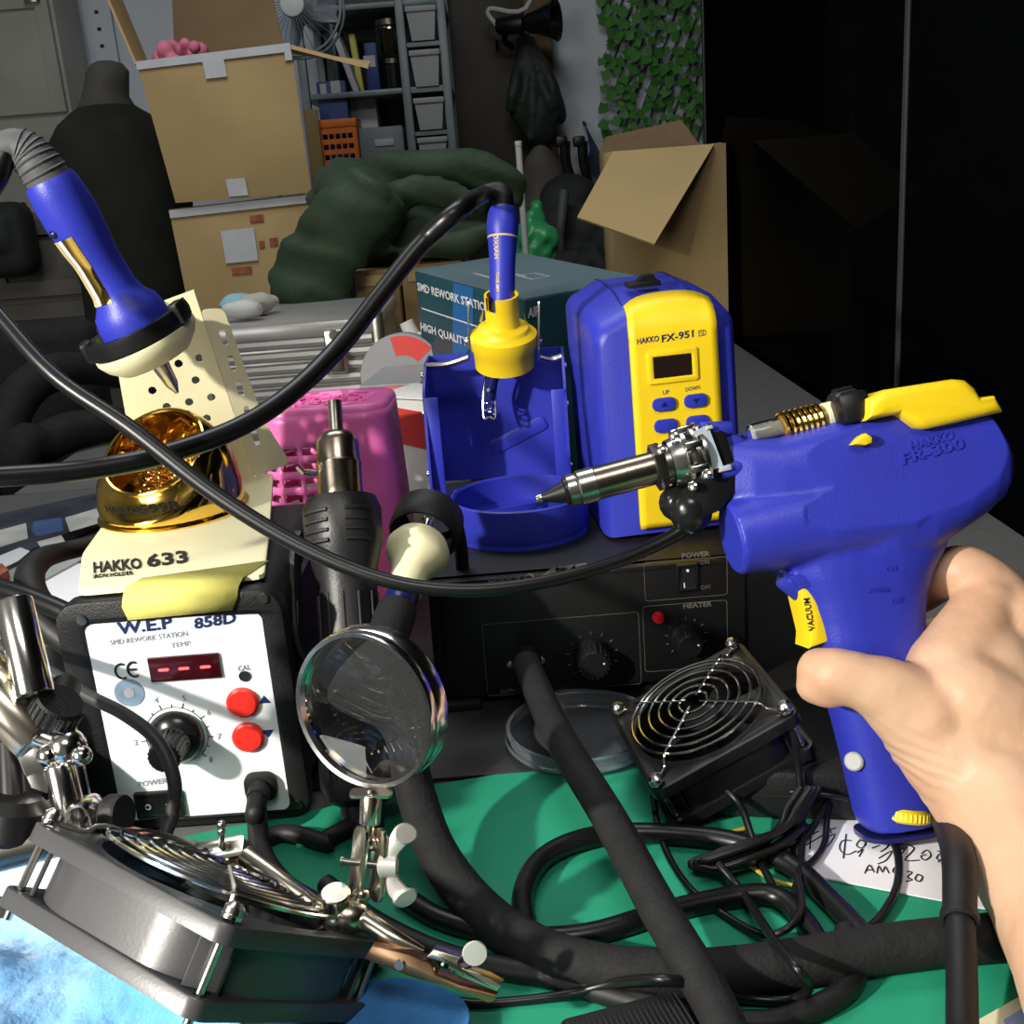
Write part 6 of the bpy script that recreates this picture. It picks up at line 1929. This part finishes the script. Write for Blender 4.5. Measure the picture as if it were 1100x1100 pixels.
# ------------------------------------------------------------------ cooling fans
def fan(name, label, q, thick, rings_, wire, spin=0, hubr=.30, body='fan_plastic'):
    """axial fan: q = left, back, right, front corner screws of its top face"""
    q = [V(p) for p in q]
    c = sum(q, V()) / 4
    x = (q[2] - q[1] + q[3] - q[0]).normalized()
    y = (q[1] - q[0] + q[2] - q[3]).normalized()
    z = x.cross(y).normalized()
    y = z.cross(x)
    M_ = Matrix(((x.x, y.x, z.x, c.x), (x.y, y.y, z.y, c.y), (x.z, y.z, z.z, c.z), (0, 0, 0, 1)))
    s = ((q[2] - q[0]).length + (q[3] - q[1]).length) / 2 / math.sqrt(2)
    S = s + .010
    t = thing(name, label, 'fan', M_)
    ro = s / 2 - .0005
    ft_ = thick * .22
    for z0 in (-ft_, -thick):
        put('flange', B().prism(rrect(S, S, .006), z0, z0 + ft_, None, holes=[ngon(ro, 48)] + [ngon(.0019, 10, s / 2 * a, s / 2 * b_) for a in (-1, 1) for b_ in (-1, 1)], bev=.0008), body, t)
    put('duct', B().prism(rrect(S * .965, S * .965, S * .30, 8), -thick + ft_ * .9, -ft_ * .9, None, holes=[ngon(ro, 56)]).lathe([(ro, -thick), (ro, 0), (ro + .0008, 0), (ro + .0008, -thick), (ro, -thick)], None, 56), body, t)
    for a in (-1, 1):
        for b_ in (-1, 1):
            put('corner_bolt', B().cyl((s / 2 * a, s / 2 * b_, -thick), (s / 2 * a, s / 2 * b_, 0), .0014, seg=10), 'silver', t)
            put('corner_rib', B().box((0, 0, 0), (.0016, .012, thick - ft_ * 1.6), Matrix.Translation((s / 2 * a * .93, s / 2 * b_ * .93, -thick / 2)) @ Matrix.Rotation(math.atan2(b_, a) , 4, 'Z'), bev=.0004), body, t)
    rh = ro * hubr
    hb_ = put('rotor_hub', B().lathe([(0, -.003), (rh * .9, -.003), (rh, -.005), (rh, -thick * .85), (0, -thick * .85)], None, 36), 'black_satin', t)
    for i in range(7):
        a0 = 2 * PI * i / 7 + spin
        rows_ = []
        for k in range(5):
            r_ = rh * .98 + (ro * .96 - rh) * k / 4
            tw = .62 - .05 * k
            a_ = a0 + k * .05
            rows_.append([V((r_ * math.cos(a_ + s_ * tw / 1.5 * rh / r_ * 1.5), r_ * math.sin(a_ + s_ * tw / 1.5 * rh / r_ * 1.5), -thick * .45 + s_ * thick * .28 + th)) for (s_, th) in ((-1, 0), (0, .0012), (1, 0), (1, .0010), (0, .0024), (-1, .0010))])
        put('blade', B().loft(rows_), 'black_satin', hb_)
    for i in range(4):
        a = PI / 4 + i * PI / 2 + .2
        put('strut', B().box((0, 0, 0), (ro - rh * .6, .004, .003), Matrix.Rotation(a, 4, 'Z') @ Matrix.Translation(((ro + rh * .6) / 2, 0, -thick + .002))), 'black_satin', t)
    gd = put('wire_guard', B().tube([V((ro * 1.0 * math.cos(a), ro * 1.0 * math.sin(a), .0048)) for a in [2 * PI * i / 56 for i in range(56)]], wire, 6, closed=True, res=1), 'chrome', t)
    for k in range(1, rings_):
        r_ = ro * (k / rings_) * .98 + .002
        put('guard_ring', B().tube([V((r_ * math.cos(a), r_ * math.sin(a), .0056 + .0012 * (1 - k / rings_))) for a in [2 * PI * i / 48 for i in range(48)]], wire, 6, closed=True, res=1), 'chrome', gd)
    for a in (-1, 1):
        for b_ in (-1, 1):
            cx, cy = s / 2 * a, s / 2 * b_
            d_ = V((a, b_, 0)).normalized()
            put('guard_arm', B().tube([d_ * (ro * .12) + V((0, 0, .0072)), d_ * ro * .6 + V((0, 0, .0066)), d_ * (ro * 1.04) + V((0, 0, .0060)), d_ * (ro * 1.16) + V((0, 0, .0022)), V((cx, cy, .0016)) - d_ * .003], wire * 1.1, 6, res=3).tube([V((cx + .0028 * math.cos(u), cy + .0028 * math.sin(u), .0016)) for u in [2 * PI * i / 14 for i in range(14)]], wire * 1.1, 6, closed=True, res=1), 'chrome', gd)
            sc_ = put('corner_screw', B().lathe([(0, .0062), (.0018, .0060), (.0034, .0046), (.0036, .0028), (.0030, .0022), (0, .0022)], Matrix.Translation((cx, cy, 0)), 16), 'silver', t)
            put('screw_end', B().lathe([(0, -thick - .004), (.0016, -thick - .004), (.0016, -thick), (.0032, -thick), (.0032, -thick + .002), (0, -thick + .002)], Matrix.Translation((cx, cy, 0)), 12), 'silver', t)
    return t, M_
def persp(p, k):
    return EYE + (V(p) - EYE) * k
k1 = .09 / .092
qa = [persp(p, k1) for p in ((-.174, .350, .086), (-.141, .412, .032), (-.062, .359, .020), (-.101, .299, .082))]
fanA, MFA = fan('case_fan', 'black cooling fan with a chrome wire guard propped up on the blue towel', qa, .029, 8, .0009, .3)
k2 = .068 / .06
qb = [persp(p, k2) for p in ((.042, .453, .062), (.097, .460, .086), (.105, .401, .084), (.051, .394, .059))]
fanB, MFB = fan('case_fan', 'black cooling fan with a chrome wire guard lying tilted under the blue gun', qb, .026, 6, .0007, 1.2, body='black_satin')
# dark power block the far fan leans on
pc_ = MFB @ V((.012, .010, -.032))
t = thing('power_block', 'small black power block under the fan below the gun', 'block', loc(pc_.x + .012, pc_.y - .005, .0018))
put('block_body', B().box((0, 0, .013), (.075, .048, .026), Matrix.Rotation(R(-12), 4, 'Z'), bev=.004), 'black_plastic', t)
put('seam', B().box((0, 0, .0135), (.0756, .0486, .0008), Matrix.Rotation(R(-12), 4, 'Z')), 'ink', t)
put('cord_boss', B().cyl((-.036, -.006, .012), (-.046, -.008, .012), .005, .0035), 'black_rubber', t)

# ------------------------------------------------------------------ clear dish
dc = (on(553, 797, .006) + on(700, 797, .006)) / 2
t = thing('clear_dish', 'shallow clear plastic dish lying under the black hose', 'dish', Matrix.Translation((dc.x + .0, dc.y + .008, .0022)))
put('dish_body', B().lathe([(0, 0), (.0380, 0), (.0392, .0012), (.0396, .0095), (.0408, .0098), (.0408, .0110), (.0386, .0110), (.0384, .0024), (.0375, .0014), (0, .0014)], None, 64), 'clear', t)
put('rim_bead', B().lathe([(.0408, .0036), (.0416, .0040), (.0416, .0052), (.0408, .0056)], None, 64), 'clear', t)

# ------------------------------------------------------------------ blue towel, blue pad and small things at the lower edge
def towel_h(x, y):
    e = 1.0
    h = .030 + .016 * math.exp(-((x + .16) / .05) ** 2 - ((y - .335) / .05) ** 2)
    d = (x + y) * .7071
    h += .019 * (1 - abs(math.sin(d * 62 + 1.1 + noise.noise(V((x * 14, y * 14, 7))) * 1.2))) - .008
    h += .007 * noise.noise(V((x * 22, y * 22, 1.3))) + .0035 * noise.noise(V((x * 70, y * 70, 4.2))) + .0010 * noise.noise(V((x * 260, y * 260, 2.2)))
    return h
tx0, tx1, ty0, ty1 = -.300, -.078, .19, .400
def tw(u, v):
    x, y = tx0 + (tx1 - tx0) * u, ty0 + (ty1 - ty0) * v
    if v > .6:
        y -= .05 * max(0, u - .45) * (v - .6) / .4
    e = min(1, min(u, 1 - u, v, 1 - v) / .13)
    h = towel_h(x, y) * (1 - (1 - e) ** 2) + .0022
    # keep below the underside of the fan
    pl_ = MFA.inverted() @ V((x, y, h))
    lim = -.029 - .0035
    if abs(pl_.x) < .056 and abs(pl_.y) < .056 and pl_.z > lim:
        n_ = MFA.to_3x3() @ V((0, 0, 1))
        h -= (pl_.z - lim) / n_.z
    return V((x, y, max(.0022, h)))
tb_ = B().grid(120, 120, tw)
tws = single('blue_towel', tb_, 'towel', 'fluffy light blue towel bunched under the near fan', 'towel', ang=180)
solid(tws, .0015, -1)
pile = B()
rg = random.Random(11)
o0 = V(tws.location)
for i in range(14000):
    p = tw(rg.uniform(.02, .98), rg.uniform(.1, .98))
    if p.z < .004:
        continue
    d_ = V((rg.uniform(-.6, .6), rg.uniform(-.6, .6), 1)).normalized() * rg.uniform(.0012, .0026)
    s_ = V((rg.uniform(-1, 1), rg.uniform(-1, 1), 0)).normalized() * .00035
    pile.add([p - s_ - o0, p + s_ - o0, p + d_ - o0], [(0, 1, 2)])
o = put('towel_pile', pile, 'towel', tws)
o['kind'] = 'stuff'
pp = [on(352, 1110, .012), on(372, 1068, .012), on(402, 1045, .012), on(460, 1048, .012), on(506, 1072, .012), on(502, 1110, .012)]
t = thing('blue_pad', 'small flat blue foam pad in front of the near fan', 'pad', Matrix.Translation((pp[0].x, pp[0].y, .0018)))
put('pad_top', B().prism(rnd([(p.x, p.y) for p in pp], .012, 4), .0075, .0105, bev=.0006), 'pad_blue', t, world=True)
put('pad_backing', B().prism(rnd([(p.x, p.y) for p in pp], .012, 4), .0018, .0075), 'pad_edge', t, world=True)
# ribbed black block at the bottom edge
bb0 = on(690, 1080, .020)
Mr_ = loc(bb0.x - .002, bb0.y - .024, .0018, R(14))
t = thing('ribbed_block', 'black ribbed rubber block at the lower edge of the green mat', 'block', Mr_)
put('block_body', B().box((0, 0, .009), (.044, .056, .018), bev=.003), 'black_rubber', t)
for i in range(24):
    x = -.021 + .042 * i / 23
    put('rib', B().tube([(x, .0250, .0175), (x, .010, .0181), (x, -.026, .0181)], .00055, 5, res=2), 'black_rubber', t)
c_ = [on(1046, 1098, .003), on(1110, 1062, .003), on(1150, 1120, .003), on(1080, 1150, .003)]
o = single('cream_card', B().prism([(p.x, p.y) for p in c_], .0020, .0030), 'card_cream', 'cream card with a blue patch at the lower right corner', 'card')
z_ = [on(1078, 1096, .0032), on(1110, 1076, .0032), on(1128, 1100, .0032), on(1094, 1120, .0032)]
put('blue_patch', B().prism([(p.x - o.location.x, p.y - o.location.y) for p in z_], .0011, .0014), 'card_blue', o)

# ------------------------------------------------------------------ chrome jointed arm at the left edge
t = thing('jointed_arm', 'chrome jointed stand arm with black knobs at the left edge', 'stand', Matrix.Translation((-.23, .40, 0)))
D0 = .425
K0 = .425 / .46
def tubepx(pts, r, m, name, seg=20, d=D0, **k):
    return put(name, B().tube([at(p[0], p[1], p[2] if len(p) > 2 else d) for p in pts], r, seg, **k), m, t, world=True)
put('upper_tube', B().cyl(at(14, 645, D0), at(38, 748, D0 - .01), 0.0072, seg=28, bev=.001), 'chrome', t, world=True)
put('clamp_sleeve', B().cyl(at(-20, 730, D0 - .004), at(42, 795, D0 - .006), 0.0097, seg=28, bev=.001).cyl(at(-30, 720, D0 - .004), at(-4, 748, D0 - .004), 0.0113, seg=28, bev=.001), 'nickel', t, world=True)
put('joint_ball', B().sph(at(72, 803, D0 - .008), 0.0074).cyl(at(40, 790, D0 - .008), at(72, 803, D0 - .008), 0.0046).sph(at(88, 812, D0 - .012), 0.0039).sph(at(52, 812, D0 - .012), 0.0044), 'chrome', t, world=True)
put('knurled_knob', B().lathe([(0, 0), (.0088, 0), (.0096, .001), (.0096, .012), (.0088, .013), (0, .013)], axis(at(50, 778, D0 - .002), at(66, 752, D0 - .004) - at(50, 778, D0)), 28), 'black_plastic', t, world=True)
kk = B()
Mk2 = axis(at(50, 778, D0 - .002), at(66, 752, D0 - .004) - at(50, 778, D0))
for i in range(24):
    a = 2 * PI * i / 24
    kk.tube([Mk2 @ V((.0096 * math.cos(a), .0096 * math.sin(a), .0012)), Mk2 @ V((.0096 * math.cos(a), .0096 * math.sin(a), .0118))], .0006, 5, res=1)
put('knob_rib', kk, 'black_plastic', t, world=True)
put('knob_sleeve', B().cyl(at(60, 775, D0), at(70, 738, D0 + .02), .0056, .0062, seg=28), 'black_plastic', t, world=True)
put('web_plate', B().prism([tuple(p) for p in ((-.013, .012), (.004, .014), (.012, -.010), (.004, -.014), (-.002, -.012))], -.0012, .0012, frame(at(40, 812, D0 - .006), RT, UP), bev=.0005), 'chrome', t, world=True)
put('lower_tube', B().cyl(at(63, 822, D0 - .010), at(78, 886, D0 - .012), 0.0057, seg=28, bev=.0008), 'chrome', t, world=True)
put('foot_bracket', B().tube([at(80, 884, D0 - .010), at(82, 866, D0 - .010), at(94, 860, D0 - .010), at(103, 868, D0 - .010), at(108, 886, D0 - .010)], .0060, 14, flat=(.3, 1.4), res=6), 'chrome', t, world=True)
put('bracket_knob', B().lathe([(0, 0), (.0072, 0), (.0078, .001), (.0078, .0060), (.0072, .007), (0, .007)], axis(at(116, 876, D0 - .014), RT * .92 + UP * .1 - FWD * .25), 28).cyl(at(104, 876, D0 - .012), at(118, 875, D0 - .014), .0020), 'black_plastic', t, world=True)
put('cross_bar', B().cyl(at(-40, 926, D0 - .020), at(92, 893, D0 - .012), 0.0069, seg=24), 'steel_dark', t, world=True)
put('bar_knob', B().lathe([(0, 0), (.0115, 0), (.0130, .002), (.0125, .012), (.0085, .016), (0, .016)], axis(at(14, 902, D0 - .012), UP + RT * .12), 30).cyl(at(14, 880, D0 - .010), at(10, 800, D0 + .004), 0.0046), 'black_satin', t, world=True)
put('stand_foot', B().box((-.215, .420, .006), (.07, .05, .011), bev=.003).tube([at(92, 893, D0 - .012), (-.200, .420, .03), (-.205, .42, .010)], .006, 12, res=4), 'black_plastic', t, world=True)
# white bowl-like tray behind it, and paper scraps
tc = at(-8, 960, .44)
single('white_tray', B().lathe([(0, 0), (.035, 0), (.050, .020), (.056, .034), (.053, .034), (.047, .020), (.034, .003), (0, .003)], Matrix.Translation((tc.x - .018, tc.y + .004, .0005)) @ Matrix.Scale(.9, 4), 48), 'white_plastic', 'white round tray at the left edge below the chrome arm', 'tray')
# things lying on the bench at the left, behind the station
def sheet(name, pts, z, m, label, cat, th=.002):
    q = [on(x, y, z) for (x, y) in pts]
    return single(name, B().prism([(p.x, p.y) for p in q], z - th, z), m, label, cat)
o = sheet('blister_pack', ((-60, 612), (-40, 560), (112, 528), (122, 548), (30, 592)), .010, 'magazine', 'dark printed blister pack lying flat at the bench edge, left', 'packet', .009)
ol = V(o.location)
for (pts, m_) in ((((34, 571), (36, 560), (66, 556), (68, 570), (40, 576)), 'magazine_blue'), (((70, 556), (108, 545), (112, 560), (75, 571)), 'magazine_lt'), (((40, 582), (66, 575), (70, 582), (46, 592)), 'magazine_lt'), (((-10, 572), (28, 562), (30, 578), (-8, 590)), 'magazine_lt'), (((-10, 615), (-8, 600), (22, 588), (32, 592), (20, 602), (0, 612)), 'white_plastic')):
    q = [on(x, y, .0105) - ol for (x, y) in pts]
    put('printed_patch', B().prism([(p.x, p.y) for p in q], .0090, .0096), m_, o)
sheet('clear_blister', ((-50, 650), (-40, 620), (100, 575), (104, 592), (30, 632)), .006, 'bin_white', 'pale plastic tray lying in front of the printed blister pack', 'tray', .005)
o = sheet('red_packet', ((-30, 626), (-24, 612), (2, 605), (9, 612), (-6, 622)), .0145, 'print_red', 'small red packet at the left edge on the pale plastic tray', 'packet', .008)
sheet('white_paper', ((20, 640), (30, 616), (92, 604), (96, 640), (70, 668), (40, 668)), .004, 'paper', 'white paper scrap lying left of the white panelled station', 'paper', .001)
sheet('white_paper', ((-30, 680), (-10, 650), (62, 640), (80, 690), (70, 740), (-20, 720)), .0025, 'paper', 'white paper sheet under the grey cylinder at the left edge', 'paper', .001)
gc_ = on(50, 735, .003)
t = thing('grey_pot', 'dark grey plastic pot behind the chrome arm', 'pot', Matrix.Translation((gc_.x - .005, gc_.y + .005, .003)))
put('pot_body', B().lathe([(0, 0), (.019, 0), (.020, .002), (.0205, .030), (.019, .032), (0, .032)], None, 32), 'grey_rubber', t)
put('pot_lid', B().lathe([(.0195, .032), (.0195, .036), (.018, .0375), (0, .0375)], None, 32), 'bin_grey', t)
o = single('lime_tag', B().box((0, 0, 0), (.018, .03, .003), Matrix.Translation(at(4, 722, .56)) @ Matrix.Rotation(R(25), 4, 'X') @ Matrix.Rotation(R(30), 4, 'Z'), bev=.0006), 'lime', 'lime green plastic tag at the left edge behind the chrome tube', 'tag')
o.location.z = .004
bt = on(-5, 800, .002)
single('lime_block', B().box((bt.x + .008, bt.y + .05, .014), (.030, .02, .026), bev=.002), 'lime', 'lime green block at the left edge behind the clamp sleeve', 'block') if False else None
lb = at(20, 830, .52)
t = thing('label_bottle', 'dark bottle with a pale text label behind the chrome arm', 'bottle', Matrix.Translation((lb.x, lb.y, .001)))
put('bottle_body', B().lathe([(0, 0), (.026, 0), (.028, .003), (.028, .046), (.018, .058), (.010, .062), (.010, .072), (0, .072)], None, 36), 'black_gloss', t)
put('paper_label', B().lathe([(.0283, .008), (.0285, .008), (.0285, .042), (.0283, .042)], None, 36, R(-150), R(-20)), 'label_paper', t)
for i in range(6):
    put('label_line', B().lathe([(.0286, .012 + .0045 * i), (.0287, .012 + .0045 * i), (.0287, .0128 + .0045 * i), (.0286, .0128 + .0045 * i)], None, 24, R(-120), R(-60 - 8 * (i % 3))), 'ink_grey', t)
put('bottle_cap', B().lathe([(.011, .066), (.012, .067), (.012, .082), (.010, .083), (0, .083)], None, 28), 'black_satin', t)

# ------------------------------------------------------------------ hoses and cords
def cord(name, label, pts, r, m='cable', seg=12, res=8, group=None):
    b = B().tube(pts, r, seg, res=res)
    return single(name, b, m, label, 'cord' if 'hose' not in name else 'hose', group, ang=60)
def onz(l, z):
    return [on(p[0], p[1], p[2] if len(p) > 2 else z) for p in l]
# thick hose from the socket of the black station down over the mat
cord('thick_hose', 'thick black hose running from the black station socket down to the lower edge',
     [HOSE0, at(569, 722, .605), at(600, 790, .535)] + [at(655, 880, .478), at(705, 972, .428), at(758, 1062, .388), at(790, 1130, .366)], .0078, 'black_foam', 16)
# foam hose from the desoldering tool: behind the magnifier, over the mat, then to the right
cord('foam_hose', 'thick black foam hose curving from the cream flanged tool across the mat',
     [FOAM_END, at(428, 770, .50), at(446, 850, .500), at(472, 920, .474)] + onz([(520, 980), (580, 1020), (650, 1040), (730, 1046), (800, 1042), (870, 1032), (950, 1019), (1030, 1010), (1120, 1003)], .0105), .0090, 'black_foam', 16)
cord('loop_cord', 'medium black cord looping round on the green mat in the middle',
     onz([(430, 960), (470, 985), (520, 1000), (575, 1008)], .006) + onz([(640, 1002), (720, 978), (800, 962), (838, 965), (864, 990), (884, 1022), (900, 1045)], .0058), .0046, 'cable')
cord('loop_cord', 'medium black cord arching behind the thick hose on the green mat',
     onz([(566, 1002), (562, 960), (580, 925), (615, 905), (660, 896), (720, 896), (790, 905)], .0066) + onz([(850, 930), (890, 965), (925, 1003), (950, 1035)], .0058), .0048, 'cable')
cord('heavy_cord', 'black cord lying along the lower mat below the foam hose',
     onz([(350, 950), (400, 988), (470, 1022), (540, 1040), (600, 1050)], .0055) + onz([(660, 1070), (740, 1090), (830, 1098), (900, 1070), (920, 1040), (908, 1000)], .0055), .0046, 'black_rubber')
cord('gland_cord', 'black cord dropping from the white panelled station onto the green mat',
     [GLAND, GLAND + V((0, -.010, -.004)), at(276, 872, .54)] + onz([(280, 912), (300, 945), (345, 985), (400, 1030)], .0075), .0050, 'black_rubber')
cord('handpiece_cord', 'black cord trailing behind the white panelled station from the handpiece',
     [V((-.083, .490, .006)), V((-.083, .470, .0075)), V((-.10, .455, .0062))] + onz([(350, 905), (300, 895, ), (250, 925), (215, 960)], .0062), .0042, 'black_rubber')
# the two long cords in the air
cord('slim_lead', 'black cord from the slim iron arching across to the left edge',
     [IRON2_CORD, at(500, 220, .585), at(455, 260, .58), at(410, 315, .57), at(365, 372, .555), at(310, 425, .53), at(250, 462, .51), at(170, 490, .49), at(90, 505, .475), at(0, 512, .46), at(-60, 515, .45)], [.0054, .0050, .0050, .0050, .0048, .0048, .0046, .0045, .0044], 'cable', 14)
cord('nozzle_lead', 'black cord from the left edge sweeping under the gun to its nozzle block',
     [at(-60, 270, .50), at(0, 340, .49), at(60, 405, .48), at(140, 460, .475), at(230, 530, .47), at(320, 585, .465), at(410, 622, .46), at(490, 634, .46), at(570, 628, .465), at(650, 608, .475), at(715, 580, .483), at(748, 557, .486), GUN_CORD], [.0034, .0034, .0036, .0038, .0036, .0032, .0030, .0030, .0030, .0034, .0036], 'cable', 14)
# grey cord in front of the white panel, down to the near fan
cord('fan_cord', 'grey black cord hanging across the white panel down behind the near fan',
     [at(-10, 690, .50), at(35, 710, .49), at(90, 745, .475), at(135, 768, .465), at(170, 797, .460), at(187, 838, .456), at(185, 875, .455), at(179, 905, .452), V((-.150, .415, .020)), V((-.13, .43, .0035))], .0029, 'cord_grey')
iw = at(10, 166, .564)
cord('short_lead', 'short black cord curling down from the blue iron at the left edge',
     [at(10, 160, .550), at(2, 172, .548), at(-8, 195, .546), at(-40, 240, .54)], .0062, 'cable', 14)
# power leads left of the white panelled station
cord('plug_lead', 'black lead with a bent plug at the left side of the white panelled station',
     [at(110, 583, .68), at(70, 592, .66), at(46, 600, .64), at(32, 618, .62), at(38, 645, .60), at(60, 660, .59), at(90, 668, .585)], [.0058, .0058, .0066, .0082, .0085, .0075, .006], 'black_rubber', 14)
cord('plug_lead', 'black lead from the left edge to the corner of the white panelled station',
     [at(-30, 622, .60), at(0, 632, .59), at(40, 645, .58), at(85, 666, .57), at(110, 690, .57)], .0056, 'cable', 14)
cord('plug_lead', 'lower black lead with a connector behind the chrome tube',
     [at(10, 640, .59), at(30, 652, .585), at(60, 680, .58), at(95, 705, .575)], [.0050, .0062, .0075, .006], 'black_rubber', 14)
# thin leads right of the middle
thin = [
 ('thin black lead looping from the far fan corner down to the foam hose', [(704, 872, .010), (703, 848, .016), (725, 838, .022), (765, 842, .022), (793, 862, .016), (808, 900, .010), (824, 940, .007), (846, 976, .007), (874, 1004, .006), (890, 1024, .005)]),
 ('thin black lead hanging straight down from the right corner of the far fan', [(852, 786, .05), (858, 830, .03), (862, 880, .012), (860, 930, .009), (853, 965, .008), (862, 990, .007)]),
 ('thin black lead curving under the grip beside the paper', [(949, 885, .010), (964, 915, .0045), (964, 950, .0045), (948, 982, .005), (925, 1004, .005), (905, 1022, .004)]),
 ('thin black lead in a long curve over the mat to the lower edge', [(772, 928, .012), (800, 962, .008), (828, 1005, .020), (856, 1040, .026), (868, 1062, .014), (848, 1074, .006), (800, 1072, .006), (756, 1062, .016), (712, 1052, .026), (660, 1056, .012), (600, 1070, .004), (520, 1078, .003), (480, 1074, .003)]),
 ('thin black lead running from the grip to the power block', [(912, 858, .016), (880, 853, .018), (830, 850, .016), (770, 856, .012), (725, 866, .008)]),
 ('thin black lead lying between the thick hose and the far fan', [(703, 872, .008), (716, 915, .004), (742, 955, .004), (784, 986, .004), (820, 1004, .006), (848, 996, .010), (861, 972, .012), (856, 940, .014)]),
 ('thin black lead curled over the paper corner', [(905, 836, .020), (890, 870, .010), (886, 905, .005), (872, 926, .005), (858, 930, .005), (852, 912, .005), (868, 896, .008), (890, 860, .014)]),
]
for i, (lab_, pts) in enumerate(thin):
    cord('thin_lead', lab_, [on(x, y, z) for (x, y, z) in pts], [.0017, .0016, .0018, .0019, .0015, .0016, .0015][i], 'cable', 10, 8, 'thin black leads on the mat')
cord('yellow_wire', 'thin yellow wire curled on the mat beside the paper', onz([(800, 890), (765, 900), (758, 905), (790, 920), (830, 945), (858, 950), (866, 930), (850, 910)], .0030), .0011, 'wire_yellow', 8)
b = B()
for i in range(5):
    o_ = i * 5
    a = [(880 - o_, 846, .022), (866 - o_, 868, .016), (850 - o_ * .6, 888, .012), (812, 902 + o_ * .4, .011), (766, 918 + o_ * .4, .008), (742 + o_, 928, .0055), (760 + o_, 933, .0045), (806, 926 - o_ * .4, .007), (848 - o_ * .5, 906, .007), (872 - o_, 888, .007)]
    b.tube([on(x, y, z + .0030 * (i % 3)) for (x, y, z) in a], .0017, 8, res=6)
single('cable_bundle', b, 'cable', 'folded bundle of black cable lying left of the paper', 'cord', ang=60)

# dim things standing at the right, mirrored or half lost in the dark by the glass
c = on(880, 470, .0)
